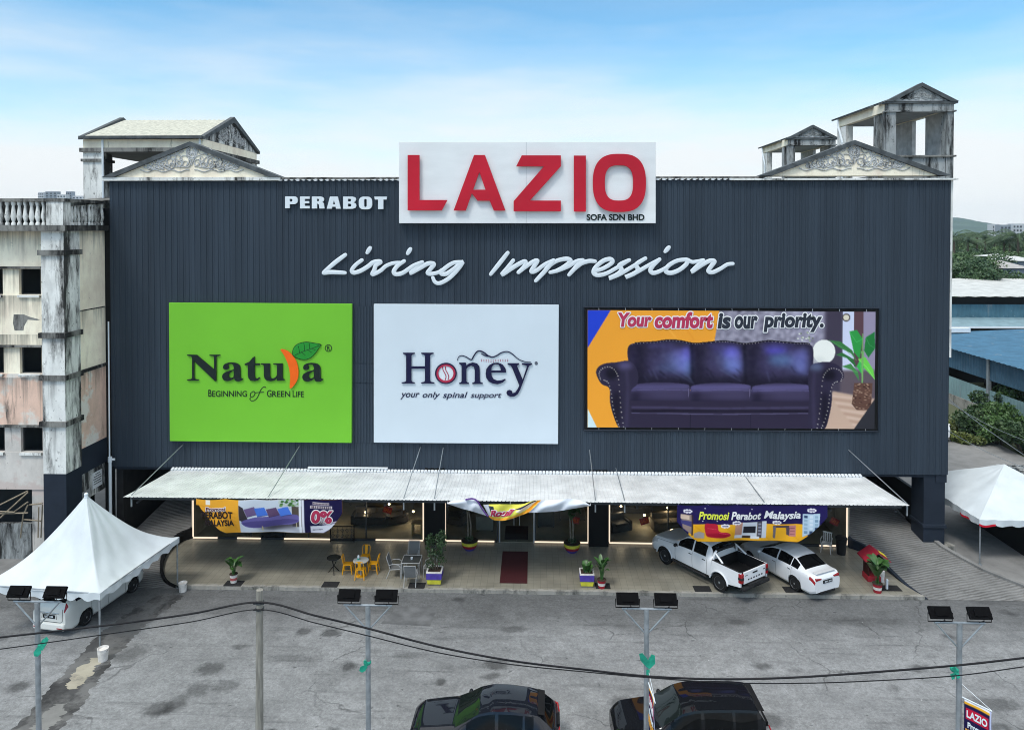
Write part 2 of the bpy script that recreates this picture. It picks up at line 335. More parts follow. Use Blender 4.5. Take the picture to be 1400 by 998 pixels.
# ------------------------------------------------------------------ materials
def asphalt():
    m, t, b = principled('asphalt'); L = t.links.new; g = N(t, 'ShaderNodeNewGeometry'); b.inputs['Roughness'].default_value = .9
    def noise(sc, st=(1, 1, 1), det=6, ro=.55):
        mp = N(t, 'ShaderNodeMapping'); mp.inputs['Scale'].default_value = st; L(g.outputs['Position'], mp.inputs[0])
        n = N(t, 'ShaderNodeTexNoise'); n.inputs['Scale'].default_value = sc; n.inputs['Detail'].default_value = det; n.inputs['Roughness'].default_value = ro; L(mp.outputs[0], n.inputs[0]); return n.outputs[0]
    def rng(o, a, c, d=0, e=1):
        r = N(t, 'ShaderNodeMapRange'); r.inputs[1].default_value = a; r.inputs[2].default_value = c; r.inputs[3].default_value = d; r.inputs[4].default_value = e; L(o, r.inputs[0]); return r.outputs[0]
    def mul(a, c):
        x = N(t, 'ShaderNodeMath', operation='MULTIPLY'); L(a, x.inputs[0])
        if hasattr(c, 'links'): L(c, x.inputs[1])
        else: x.inputs[1].default_value = c
        return x.outputs[0]
    v = rng(noise(.16, (1, 1.6, 1), 4), .3, .7, .82, 1.15)
    v = mul(v, rng(noise(1.4, (1, 1, 1), 9, .75), .25, .75, .68, 1.28))
    v = mul(v, rng(noise(8, (1, 1, 1), 6, .85), .28, .72, .62, 1.36)); v = mul(v, rng(noise(22, (1, 1, 1), 3, .9), .25, .75, .72, 1.26))
    ce = N(t, 'ShaderNodeTexVoronoi', feature='DISTANCE_TO_EDGE'); ce.inputs['Scale'].default_value = .22
    cw = N(t, 'ShaderNodeTexNoise'); cw.inputs['Scale'].default_value = 1.3; cw.inputs['Detail'].default_value = 6; L(g.outputs['Position'], cw.inputs[0]); ca = N(t, 'ShaderNodeVectorMath', operation='MULTIPLY_ADD'); L(cw.outputs[1], ca.inputs[0]); ca.inputs[1].default_value = (1.1, 1.1, 0); L(g.outputs['Position'], ca.inputs[2]); L(ca.outputs[0], ce.inputs['Vector'])
    ck = rng(ce.outputs['Distance'], .003, .010, 1, 0); ck = mul(ck, rng(noise(.35), .50, .60)); ck = rng(ck, 0, 1, 1, .55); v = mul(v, ck)      # cracks
    v = mul(v, rng(noise(1.6, (.16, 2.4, 1), 5, .6), .56, .70, 1, .72))                # tyre drag marks along the road
    v = mul(v, rng(noise(.55, (.35, 1.5, 1), 5), .55, .72, 1, .74)); v = mul(v, rng(noise(1.1, (.7, 1.2, 1), 8, .7), .58, .68, 1, .80))                  # worn bands along the road
    vo = N(t, 'ShaderNodeTexVoronoi'); vo.inputs['Scale'].default_value = .33; mp = N(t, 'ShaderNodeMapping'); L(g.outputs['Position'], mp.inputs[0])
    wn = N(t, 'ShaderNodeTexNoise'); wn.inputs['Scale'].default_value = 2.2; L(g.outputs['Position'], wn.inputs[0])
    wa = N(t, 'ShaderNodeVectorMath', operation='MULTIPLY_ADD'); L(wn.outputs[1], wa.inputs[0]); wa.inputs[1].default_value = (.7, .7, .7); L(mp.outputs[0], wa.inputs[2]); mp.inputs['Scale'].default_value = (1, 1.5, 1); L(wa.outputs[0], vo.inputs['Vector'])
    v = mul(v, rng(vo.outputs['Distance'], .05, .15, .42, 1))                        # oil drips under parked cars
    vo2 = N(t, 'ShaderNodeTexVoronoi'); vo2.inputs['Scale'].default_value = 1.3; L(wa.outputs[0], vo2.inputs['Vector'])
    v = mul(v, rng(vo2.outputs['Distance'], .04, .11, .45, 1))
    sx = N(t, 'ShaderNodeSeparateXYZ'); L(g.outputs['Position'], sx.inputs[0])
    wob = N(t, 'ShaderNodeMath', operation='MULTIPLY_ADD'); L(noise(.5, (1, 1, 1), 6, .65), wob.inputs[0]); wob.inputs[1].default_value = 2.4; L(sx.outputs['Y'], wob.inputs[2])
    v = mul(v, rng(wob.outputs[0], -6.6, -5.0, 1, .55))                              # newer darker tarmac strip along the shop kerb
    wob2 = noise(3.5, (1, 1, 1), 5, .7)
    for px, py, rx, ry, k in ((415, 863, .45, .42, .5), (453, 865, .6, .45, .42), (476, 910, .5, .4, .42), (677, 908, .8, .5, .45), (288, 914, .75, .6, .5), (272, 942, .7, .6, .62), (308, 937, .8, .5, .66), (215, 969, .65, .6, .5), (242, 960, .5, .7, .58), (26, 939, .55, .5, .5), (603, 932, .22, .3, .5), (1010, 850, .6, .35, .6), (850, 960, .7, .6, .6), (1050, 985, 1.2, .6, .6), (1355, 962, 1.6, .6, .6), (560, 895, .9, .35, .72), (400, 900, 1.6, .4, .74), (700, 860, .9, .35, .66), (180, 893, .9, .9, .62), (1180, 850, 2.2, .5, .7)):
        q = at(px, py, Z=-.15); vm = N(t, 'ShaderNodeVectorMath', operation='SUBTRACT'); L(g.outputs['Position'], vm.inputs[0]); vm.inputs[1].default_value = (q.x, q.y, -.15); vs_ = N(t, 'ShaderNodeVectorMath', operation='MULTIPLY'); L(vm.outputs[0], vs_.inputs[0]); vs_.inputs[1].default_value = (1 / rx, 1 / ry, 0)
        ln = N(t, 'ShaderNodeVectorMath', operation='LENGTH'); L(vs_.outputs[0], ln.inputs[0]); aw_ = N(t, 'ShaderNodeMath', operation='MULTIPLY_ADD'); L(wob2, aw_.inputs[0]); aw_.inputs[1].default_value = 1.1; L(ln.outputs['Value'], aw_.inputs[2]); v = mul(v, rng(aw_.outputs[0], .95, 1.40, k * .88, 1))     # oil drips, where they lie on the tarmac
    bl = N(t, 'ShaderNodeTexVoronoi'); bl.inputs['Scale'].default_value = 2.1; L(g.outputs['Position'], bl.inputs['Vector'])
    fl = rng(bl.outputs['Distance'], .035, .06, 1, 0); fl = mul(fl, rng(noise(.4), .56, .62))
    c = N(t, 'ShaderNodeMix', data_type='RGBA', blend_type='MULTIPLY'); c.inputs[0].default_value = 1; c.inputs[6].default_value = (.212, .218, .220, 1); L(v, c.inputs[7])
    c2 = N(t, 'ShaderNodeMix', data_type='RGBA'); L(fl, c2.inputs[0]); L(c.outputs[2], c2.inputs[6]); c2.inputs[7].default_value = (.5, .5, .5, 1)
    L(c2.outputs[2], b.inputs['Base Color'])
    bp = N(t, 'ShaderNodeBump'); bp.inputs['Strength'].default_value = .5; bp.inputs['Distance'].default_value = .01; L(noise(60), bp.inputs['Height']); L(bp.outputs[0], b.inputs['Normal'])
    return m
def tile_mat():
    m, t, b = principled('porch_tile'); L = t.links.new; g = N(t, 'ShaderNodeNewGeometry')
    br = N(t, 'ShaderNodeTexBrick'); br.offset = 0; br.inputs['Scale'].default_value = 1; br.inputs['Brick Width'].default_value = .3; br.inputs['Row Height'].default_value = .3; br.inputs['Mortar Size'].default_value = .007
    br.inputs['Color1'].default_value = (.275, .258, .208, 1); br.inputs['Color2'].default_value = (.25, .235, .188, 1); br.inputs['Mortar'].default_value = (.15, .14, .115, 1); L(g.outputs['Position'], br.inputs['Vector'])
    n = N(t, 'ShaderNodeTexNoise'); n.inputs['Scale'].default_value = .8; n.inputs['Detail'].default_value = 7; L(g.outputs['Position'], n.inputs[0])
    r = N(t, 'ShaderNodeMapRange'); r.inputs[1].default_value = .3; r.inputs[2].default_value = .7; r.inputs[3].default_value = .75; r.inputs[4].default_value = 1.1; L(n.outputs[0], r.inputs[0])
    x = N(t, 'ShaderNodeMix', data_type='RGBA', blend_type='MULTIPLY'); x.inputs[0].default_value = 1; L(br.outputs[0], x.inputs[6]); L(r.outputs[0], x.inputs[7]); L(x.outputs[2], b.inputs['Base Color'])
    b.inputs['Roughness'].default_value = .35; return m
def glass_mat(name, tint=(.8, .85, .85), refl=1.0):
    m = bpy.data.materials.new(name); m.use_nodes = True; t = m.node_tree; t.nodes.clear(); L = t.links.new
    o = N(t, 'ShaderNodeOutputMaterial'); f = N(t, 'ShaderNodeFresnel'); f.inputs[0].default_value = 1.5
    tr = N(t, 'ShaderNodeBsdfTransparent'); tr.inputs[0].default_value = tint + (1,); gl = N(t, 'ShaderNodeBsdfGlossy'); gl.inputs['Roughness'].default_value = .02
    x = N(t, 'ShaderNodeMixShader'); mu = N(t, 'ShaderNodeMath', operation='MULTIPLY'); mu.inputs[1].default_value = refl; L(f.outputs[0], mu.inputs[0])
    L(mu.outputs[0], x.inputs[0]); L(tr.outputs[0], x.inputs[1]); L(gl.outputs[0], x.inputs[2]); L(x.outputs[0], o.inputs[0]); return m
def leaf_mat(name, a, b_, sc=.6, rough=.55):
    m, t, b = principled(name); L = t.links.new; g = N(t, 'ShaderNodeNewGeometry'); n = N(t, 'ShaderNodeTexNoise'); n.inputs['Scale'].default_value = sc; n.inputs['Detail'].default_value = 5; L(g.outputs['Position'], n.inputs[0])
    r = N(t, 'ShaderNodeMapRange'); r.inputs[1].default_value = .35; r.inputs[2].default_value = .65; L(n.outputs[0], r.inputs[0])
    x = N(t, 'ShaderNodeMix', data_type='RGBA'); L(r.outputs[0], x.inputs[0]); x.inputs[6].default_value = a + (1,); x.inputs[7].default_value = b_ + (1,); L(x.outputs[2], b.inputs['Base Color']); b.inputs['Roughness'].default_value = rough; return m

M_ = {}
LEDG = [at(30, p_, Y=-2.6).z for p_ in (316, 365, 405, 458, 474, 517, 581, 619)]
M_['clad'] = mat('navy_cladding', (.031, .044, .061), .5, var=.18, scale=.35, stretch=(3.4, 1, .22))
M_['navy'] = mat('navy_paint', (.016, .023, .036), .6, var=.15, scale=1.5, bump=.2)
M_['black'] = mat('black_paint', (.006, .006, .0065), .6, var=.1, spec=.2)
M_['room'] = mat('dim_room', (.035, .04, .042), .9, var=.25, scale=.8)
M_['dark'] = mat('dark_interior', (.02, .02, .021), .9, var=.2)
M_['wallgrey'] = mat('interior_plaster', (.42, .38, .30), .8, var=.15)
M_['white'] = mat('white_paint', (.72, .75, .77), .45, var=.05, scale=1.0)
M_['shedwhite'] = weathered('shed_white_roof', (.50, .51, .49), (.30, .30, .29), .1, 1.0, .4, rough=.6)
M_['panelwhite'] = mat('sign_white', (.75, .775, .78), .35, var=.06, scale=.5, stretch=(1, 1, 3))
M_['paleblue'] = mat('sign_pale', (.62, .695, .75), .35, var=.03, scale=.4)
M_['green'] = mat('sign_green', (.17, .50, .035), .35, var=.04, scale=.35)
M_['red'] = mat('sign_red', (.50, .012, .03), .4, var=.12, scale=.5)
M_['ink'] = mat('ink_dark', (.010, .018, .016), .5, var=0)
M_['inknavy'] = mat('ink_navy', (.010, .010, .045), .5, var=0)
M_['letterwhite'] = mat('letter_white', (.68, .74, .78), .45, var=.04)
M_['orange'] = mat('sign_orange', (.85, .13, .01), .4, var=.05)
M_['leafgreen'] = mat('sign_leaf', (.02, .26, .03), .4, var=.05)
M_['crimson'] = mat('sign_crimson', (.42, .03, .07), .5, var=.05)
M_['alu'] = mat('aluminium', (.55, .57, .58), .35, metal=.8, var=.08)
M_['galv'] = mat('galvanised_steel', (.30, .33, .35), .45, metal=.5, var=.2, scale=6)
M_['steel'] = mat('dark_steel', (.05, .055, .06), .5, metal=.3, var=.15)
M_['sheetwhite'] = weathered('white_roof_sheet', (.68, .70, .70), (.34, .35, .35), .04, 2.0, 1.0, rough=.45)
M_['concrete'] = weathered('ramp_concrete', (.20, .20, .195), (.07, .07, .07), .6, 1.0, .5)
M_['kerb'] = weathered('kerb_concrete', (.31, .30, .27), (.10, .10, .09), .8, 2.0, 2.6)
M_['cream'] = weathered('old_cream_render', (.97, .85, .68), (.07, .07, .06), .16, ledges=LEDG)
M_['flankcream'] = weathered('flank_cream_render', (.97, .85, .68), (.07, .07, .06), .16, ledges=[at(70, p_, Y=-3.2).z for p_ in (316, 430)])
M_['flankpeach'] = weathered('flank_peach_render', (.76, .54, .43), (.07, .065, .06), .42, second=(.72, .68, .62), ledges=[at(70, 516, Y=-3.2).z])
M_['oldwhite'] = weathered('old_white_render', (.76, .77, .74), (.045, .045, .043), .74, 5, ledges=[at(70, p_, Y=-3.2).z for p_ in (346, 459, 517, 580)])
M_['peach'] = weathered('old_peach_render', (.76, .54, .43), (.07, .065, .06), .38, second=(.72, .68, .62), ledges=LEDG)
M_['mould'] = weathered('mouldy_concrete', (.24, .24, .225), (.025, .025, .025), 1.0, 5)
M_['oldgrey'] = weathered('old_grey_render', (.34, .36, .36), (.02, .021, .021), 1.0, 5)
M_['relief'] = weathered('relief_plaster', (.50, .51, .51), (.06, .06, .06), .6, 4, 4)
M_['coping'] = mat('grey_coping', (.075, .085, .09), .7, var=.35, scale=3)
M_['rooftile'] = mat('pale_roof_tile', (.46, .46, .39), .8, var=.2, scale=5)
M_['glass'] = glass_mat('shop_glass', (.84, .86, .84), .6)
M_['strip'] = emit('warm_strip_light', (1.0, .82, .62), .85)
M_['bulb'] = emit('warm_bulb', (1.0, .72, .38), 14)
M_['tile'] = tile_mat(); M_['asphalt'] = asphalt()
M_['floodblack'] = mat('floodlight_black', (.004, .004, .0045), .7, var=0, spec=.04)
M_['print'] = print_mat('printed_vinyl', .5)
M_['fabric'] = mat('tent_fabric', (.56, .61, .635), .55, var=.10, scale=1.0, bump=.6, bscale=2.0, stretch=(1, 1, .5))
M_['rubber'] = mat('rubber', (.012, .012, .012), .75, var=.1)
M_['wood'] = mat('weathered_wood', (.26, .22, .16), .85, var=.3, scale=3, stretch=(6, 6, .6))
M_['soil'] = mat('soil', (.05, .035, .025), .95, var=.3, scale=12)
M_['leafA'] = leaf_mat('leaf_glossy', (.022, .075, .016), (.055, .14, .03), 6, .4)
M_['leafB'] = leaf_mat('leaf_dark', (.012, .036, .010), (.032, .075, .02), 5)
M_['bark'] = mat('bark', (.10, .08, .06), .9, var=.3, scale=6)

# ------------------------------------------------------------------ ground, road, porch, ramps
def struct(name, mb, m, smooth=None): return tag(mb.build(name, m, None, smooth), kind='structure')
b = MB(); b.add([(-4000, -300, -.19), (4000, -300, -.19), (4000, 6000, -.19), (-4000, 6000, -.19)], [(0, 1, 2, 3)])
struct('ground', b, leaf_mat('scrub_ground', (.035, .06, .02), (.10, .11, .06), .05, .9))
b = MB(); b.add([(-70, -90, -.15), (70, -90, -.15), (70, -4.4, -.15), (-70, -4.4, -.15)], [(0, 1, 2, 3)]); struct('road', b, M_['asphalt'])
b = MB(); b.add([(20.2, -4.41, -.146), (33, -4.41, -.146), (38, 60, -.146), (20.2, 60, -.146)], [(0, 1, 2, 3)])
b.add([(-40, -4.41, -.146), (-21.3, -4.41, -.146), (-21.3, 20, -.146), (-40, 20, -.146)], [(0, 1, 2, 3)])
struct('yard', b, weathered('yard_concrete', (.235, .235, .23), (.09, .09, .085), .6, 1.0, .25))
wl = [at(x, y, Z=0) for x, y in ((263, 736), (246, 742), (229, 757), (223, 776), (228, 792), (242, 803))]
wr_ = [at(x, y, Z=0) for x, y in ((1161, 749), (1182, 757), (1212, 780), (1238, 800), (1266, 817))]
YF = -4.55
pl = [(p.x, p.y) for p in wl]; pr = [(p.x, p.y) for p in wr_]
pl[-1] = (pl[-1][0], YF); pr[-1] = (pr[-1][0], YF)
wlc = catmull(pl, 6); wrc = catmull(pr, 6)
SX0, SX1 = pl[0][0], pr[0][0]; SY = pl[0][1]
poly = [(p[0], p[1]) for p in wlc][::-1] + [(SX0, .62), (SX1, .62)] + [(p[0], p[1]) for p in wrc]
# the front edge is chipped: wobble it slightly
front = [(x, YF + .012 * math.sin(x * 3.1) + random.uniform(-.022, .022)) for x in np.linspace(wrc[-1][0], wlc[-1][0], 260)[1:-1]]
b = MB(); b.prism([(p[0], p[1]) for p in poly + front], 'z', -.2, 0); struct('porch_floor', b, M_['tile'])
b = MB(); pts = [(wlc[-1][0], YF)] + front[::-1] + [(wrc[-1][0], YF)]
for (x0, y0), (x1, y1) in zip(pts, pts[1:]):
    a0, a1 = .15 + .05 * math.sin(x0 * 37.7) * math.sin(x0 * 2.3), .15 + .05 * math.sin(x1 * 37.7) * math.sin(x1 * 2.3)
    b.add([(x0, y0 - .02, -.17), (x1, y1 - .02, -.17), (x1, y1 - .02, .004), (x0, y0 - .02, .004), (x1, y1 + a1, .004), (x0, y0 + a0, .004)], [(0, 1, 2, 3), (3, 2, 4, 5)])
struct('kerb', b, M_['kerb'])
def hramp(y): return -.14 + max(0, (y - YF)) * .115
def ramp(name, inner, side, outer):
    """inner: curve of the retaining wall (x as function of y); outer: curve of the far edge"""
    ys = np.concatenate([np.linspace(YF - .0, .6, 22), np.linspace(1.0, 16, 26)])
    iy = np.array([p[1] for p in inner])[::-1]; ix = np.array([p[0] for p in inner])[::-1]; o = np.argsort(iy); iy, ix = iy[o], ix[o]
    oy = np.array([p[1] for p in outer]); ox = np.array([p[0] for p in outer])
    b = MB(); n = 24; vs = []
    for y in ys:
        xi, xo = np.interp(y, iy, ix), np.interp(y, oy, ox)
        for k in range(n + 1): vs.append((xi + (xo - xi) * k / n, y, hramp(y) + (.0 if k else 0)))
    b.add(vs, [(j * (n + 1) + k, j * (n + 1) + k + 1, (j + 1) * (n + 1) + k + 1, (j + 1) * (n + 1) + k) for j in range(len(ys) - 1) for k in range(n)])
    return struct(name, b, M_['ramp']), ys, lambda y: np.interp(y, iy, ix), lambda y: np.interp(y, oy, ox)
def ramp_mat():
    m = M_['concrete'].copy(); m.name = 'grooved_ramp_concrete'; t = m.node_tree; L = t.links.new; b = t.nodes['Principled BSDF']
    g = N(t, 'ShaderNodeNewGeometry'); mp = N(t, 'ShaderNodeMapping'); mp.inputs['Rotation'].default_value = (0, 0, math.radians(-16)); L(g.outputs['Position'], mp.inputs[0])
    wv = N(t, 'ShaderNodeTexWave', wave_type='BANDS', bands_direction='Y'); wv.inputs['Scale'].default_value = 1.9; wv.inputs['Distortion'].default_value = 3.2; wv.inputs['Detail'].default_value = 5; wv.inputs['Detail Scale'].default_value = 1.3; wv.inputs['Detail Roughness'].default_value = .65; L(mp.outputs[0], wv.inputs[0])
    old = b.inputs['Base Color'].links[0].from_socket; x = N(t, 'ShaderNodeMix', data_type='RGBA', blend_type='MULTIPLY'); x.inputs[0].default_value = .42
    r = N(t, 'ShaderNodeMapRange'); r.inputs[1].default_value = .1; r.inputs[2].default_value = .6; r.inputs[3].default_value = .38; r.inputs[4].default_value = 1.12; L(wv.outputs[1], r.inputs[0])
    nm = N(t, 'ShaderNodeTexNoise'); nm.inputs['Scale'].default_value = .55; nm.inputs['Detail'].default_value = 7; nm.inputs['Roughness'].default_value = .7; L(g.outputs['Position'], nm.inputs[0]); nr = N(t, 'ShaderNodeMapRange'); nr.inputs[1].default_value = .40; nr.inputs[2].default_value = .62; nr.inputs[3].default_value = .05; nr.inputs[4].default_value = .6; L(nm.outputs[0], nr.inputs[0]); L(nr.outputs[0], x.inputs[0])
    L(old, x.inputs[6]); L(r.outputs[0], x.inputs[7]); L(x.outputs[2], b.inputs['Base Color'])
    bp = N(t, 'ShaderNodeBump'); bp.inputs['Strength'].default_value = 1; bp.inputs['Distance'].default_value = .03; L(wv.outputs[1], bp.inputs['Height']); L(bp.outputs[0], b.inputs['Normal']); return m
M_['ramp'] = ramp_mat()
inL = [(p[0], p[1]) for p in wlc][::-1] + [(SX0 + .02, 16)]; inR = [(p[0], p[1]) for p in wrc][::-1] + [(SX1 - .02, 16)]
kc = [at(1410, 811, Z=-.15), at(1400, 806, Z=-.12), at(1345, 786, Z=-.05), at(1310, 768, Z=.05), at(1285, 752, Z=.2)]
outR = [(max(p.x, 19.6), p.y) for p in kc] + [(19.55, 3), (19.4, 16)]; outR.sort(key=lambda q: q[1]); outR = [(outR[0][0] + 1.5, YF)] + [q for q in outR if q[1] > YF + .1]
r1, ys, fi, fo = ramp('ramp', inR, 1, outR)
def ramp_wall(name, f, ys, m, th, top, lo=-.2, ymax=16):
    b = MB(); Y = [y for y in ys if y <= ymax]
    for y0, y1 in zip(Y, Y[1:]):
        x0, x1 = f(y0), f(y1); z0, z1 = hramp(y0) + top, hramp(y1) + top
        b.add([(x0, y0, lo), (x0 + th, y0, lo), (x1 + th, y1, lo), (x1, y1, lo), (x0, y0, z0), (x0 + th, y0, z0), (x1 + th, y1, z1), (x1, y1, z1)], [(4, 5, 6, 7), (0, 4, 7, 3), (1, 2, 6, 5)])
    return b
struct('ramp_kerb', ramp_wall('k', fo, ys, None, .22, .10), M_['concrete'])
tag(ramp_wall('w', fi, ys, None, .16, .04).build('retaining_wall', M_['navy']), 'low dark retaining wall between the porch and the right ramp', 'wall')
outL = [(-20.2, YF), (-20.4, -2.5), (-20.6, 0), (-20.6, 16)]
b = MB(); b.box(19.62, 19.8, 1.45, 15.9, -.14, 2.5); tag(b.build('boundary_wall', M_['black']), 'black wall along the ramp behind the navy corner pillar', 'wall')
r2, ys2, fi2, fo2 = ramp('ramp', inL, -1, outL)
tag(ramp_wall('w', fi2, ys2, None, -.16, .10).build('retaining_wall', M_['black']), 'curved black retaining wall beside the ramp left of the porch', 'wall')
# broken drain strip running diagonally over the road, and a cement patch on it
def road_strip(name, pts, wd, z, m, jag=.12):
    P = catmull(pts, 26); b = MB(); vs = []; w0 = [0, 0]
    for i, p in enumerate(P):
        d = P[min(i + 1, len(P) - 1)] - P[max(i - 1, 0)]; d /= np.linalg.norm(d); nrm = np.array([-d[1], d[0]]); ww = wd if not isinstance(wd, list) else np.interp(i / (len(P) - 1), np.linspace(0, 1, len(wd)), wd)
        for s_ in (-1, 1): k_ = (s_ + 1) // 2; w0[k_] = w0[k_] * .72 + random.uniform(-jag, jag) * .6; q = p + nrm * s_ * (ww / 2 + w0[k_] + random.uniform(-.03, .03)); vs.append((q[0], q[1], z))
    b.add(vs, [(2 * i, 2 * i + 1, 2 * i + 3, 2 * i + 2) for i in range(len(P) - 1)]); return struct(name, b, m)
G = lambda x, y: np.array(at(x, y, Z=-.15)[:2])
road_strip('drain_strip', [G(238, 812), G(200, 838), G(160, 868), G(128, 905), G(95, 945), G(40, 1010), G(-10, 1060)], [1.0, 1.5, 1.5, 1.35, 1.5, 1.6, 1.6], -.146, weathered('drain_concrete', (.14, .14, .137), (.035, .035, .035), .8, 1, 1.8, second=(.07, .07, .07)), .12)
road_strip('cement_patch', [G(130, 899), G(115, 918), G(98, 942)], [.3, .7, .4], -.142, weathered('cement', (.36, .335, .265), (.16, .15, .13), .6, 1, 3), .12)
road_strip('cement_patch', [G(84, 962), G(66, 985), G(50, 1005)], [.35, .8, .5], -.142, weathered('old_cement', (.22, .22, .21), (.12, .12, .11), .4, 1, 3), .14)
b = MB(); q = [at(x, y, Z=-.146) for x, y in ((520, 852), (588, 856), (598, 830), (545, 828))]; b.add([tuple(p) for p in q], [(0, 1, 2, 3)])
struct('road_patch', b, mat('tarmac_patch', (.125, .128, .13), .9, var=.3, scale=2.0, bump=.4))

# ------------------------------------------------------------------ store building
X0 = at(151, 400, Y=0).x; X1 = at(1298, 450, Y=0).x; ZT, ZB = 18.42, 3.8
store = thing('store_building', 'huge navy ribbed metal furniture store with pediments and a glazed ground floor', 'building', (0, .5, 0))
def ribbed(x0, x1, z0, z1, y, mb, per=.30, depth=.024):
    n = int(round((x1 - x0) / per)); per = (x1 - x0) / n; xs = []
    for i in range(n):
        a = x0 + i * per; xs += [(a, 0), (a + per * .52, 0), (a + per * .57, depth), (a + per * .64, depth), (a + per * .69, .012), (a + per * .90, .012), (a + per * .93, depth * .8), (a + per * .97, depth * .8)]
    xs.append((x1, 0)); zs = [z0, z0 + (z1 - z0) * .5, z1]
    vs = [(x, y + d, z) for z in zs for x, d in xs]; m = len(xs)
    mb.add(vs, [(j * m + k, j * m + k + 1, (j + 1) * m + k + 1, (j + 1) * m + k) for j in range(len(zs) - 1) for k in range(m - 1)])
b = MB(); ribbed(X0, X1, ZB, ZT, 0, b); b.box(X0, X0 + .02, .05, .4, ZB, ZT); b.box(X1 - .02, X1, .05, .4, ZB, ZT); b.build('cladding', M_['clad'], store)
b = MB()                                                    # a few patched sheets behind the billboards
for (xa, xb, ya, yb) in ((481, 512, 418, 497), (481, 512, 497, 524), (481, 512, 524, 606)):
    p, q = at(xa, ya, Y=-.02), at(xb, yb, Y=-.02); ribbed(p.x + .02, q.x - .02, q.z + .02, p.z - .02, -.03, b, .15, .02)
b.build('patch_sheet', M_['clad'], store)
b = MB(); b.box(X0 + .05, X1 - .05, .41, 22, 3.95, 4.3); b.box(X0 + .05, X1 - .05, .41, .8, 4.3, 18.2); b.box(X0 + .05, X0 + .4, .8, 22, 4.3, 18.2); b.box(X1 - .4, X1 - .05, .8, 22, 4.3, 18.2); b.box(X0 + .4, X1 - .4, 21.6, 22, 4.3, 18.2)
b.build('wall', M_['oldgrey'], store)
b = MB(); b.box(X0 + .45, X1 - .45, .85, 21.55, 17.6, 17.85); b.build('roof', M_['mould'], store)
b = MB(); b.box(X1 + .01, X1 + .17, .12, .7, 9.6, ZT); b.build('corner_trim', M_['oldwhite'], store)
b = MB(); b.box(X1 - .55, X1 - .02, .06, .4, 3.4, ZB - .005); b.box(X0 + .02, X1 - .6, .12, .4, ZB - .16, ZB - .005); b.build('lintel', M_['navy'], store)
# eaves: dark gutter with white sheet ends under it
b = MB(); b.box(at(378, 245, Y=-.05).x, at(1045, 245, Y=-.05).x, -.12, .3, ZT + .05, ZT + .13); b.build('gutter', M_['mould'], store)
b = MB()
for x in np.arange(at(384, 245, Y=0).x, at(1042, 245, Y=0).x, .30): b.tube([(x, -.16, ZT - .01), (x, .2, ZT + .02)], .085 + random.uniform(-.02, .015), 8, flat=.55)
b.build('roof_sheet_ends', M_['white'], store)
b = MB(); p, q = at(1000, 245, Y=-.1), at(1303, 249, Y=-.1); b.box(p.x, q.x + .2, -.2, .5, ZT - .06, ZT + .02); p = at(140, 244, Y=-.1); b.box(p.x, at(384, 244, Y=-.1).x, -.22, .5, ZT - .03, ZT + .14)
b.build('cornice', M_['oldwhite'], store)
# pediments with plaster scrollwork
def spiral(mb, cx, cz, r, turns, a0, sgn, y, wd, x_scale=1):
    pts = []
    n = int(16 * turns)
    for k in range(n + 1):
        t = k / n; a = a0 + sgn * 2 * math.pi * turns * t; rr = r * (1 - .85 * t); pts.append((cx + rr * math.cos(a) * x_scale, y, cz + rr * math.sin(a)))
    mb.tube(pts, [wd * (1 - .5 * k / n) for k in range(n + 1)], 6)
def scrollwork(mb, cx, z0, w, h, y, s=1.0):
    """mirrored acanthus scrolls tapering to the ends of a triangle with a round medallion in the middle"""
    for sg in (-1, 1):
        xs = [.16, .30, .42, .53, .63, .73, .82]
        for i, u in enumerate(xs):
            r = h * .30 * (1 - u) * 1.25 + .03 * s; zc = z0 + r * 1.05 + h * .05
            spiral(mb, cx + sg * w / 2 * u, zc, r, 1.6, math.pi / 2 + i, sg * (1 if i % 2 else -1), y, .035 * s)
            spiral(mb, cx + sg * w / 2 * (u + .03), zc + r * 1.05, r * .55, 1.3, i * 1.3, -sg, y - .01, .03 * s)
            spiral(mb, cx + sg * w / 2 * (u - .05), zc - r * .35, r * .5, 1.3, i * 2.1, sg, y - .012, .03 * s)
            for k in range(4):
                a = random.uniform(0, 2 * math.pi); p = (cx + sg * w / 2 * u + r * .9 * math.cos(a), y, zc + r * .9 * math.sin(a))
                mb.tube([p, (p[0] + sg * .12 * s, y - .02, p[2] + .05 * s), (p[0] + sg * .2 * s, y, p[2] + .14 * s)], [.02 * s, .04 * s, .012 * s], 6)
        mb.tube([(cx + sg * w / 2 * u, y, z0 + .04 + h * .04 * math.sin(u * 20)) for u in np.linspace(.05, 1, 20)], .03 * s, 6)
    zc = z0 + h * .66; r = h * .20
    for rr in (r, r * .72): mb.tube([(cx + rr * math.cos(a) * .92, y, zc + rr * 1.1 * math.sin(a)) for a in np.linspace(0, 2 * math.pi, 25)], .035 * s, 6)
    for sg in (-1, 1):
        spiral(mb, cx + sg * r * .38, zc + r * .3, r * .3, 1.4, 0, sg, y - .01, .03 * s); spiral(mb, cx + sg * r * .35, zc - r * .35, r * .32, 1.4, 2, -sg, y - .01, .03 * s)
        mb.tube([(cx + sg * r * .5, y, zc - r * 1.05), (cx + sg * .05, y, zc - r * 1.6), (cx, y, zc - r * 2.2)], [.04 * s, .035 * s, .015 * s], 6)
    mb.sphere((cx, y, zc), (r * .28, .05, r * .36), 10, 6)
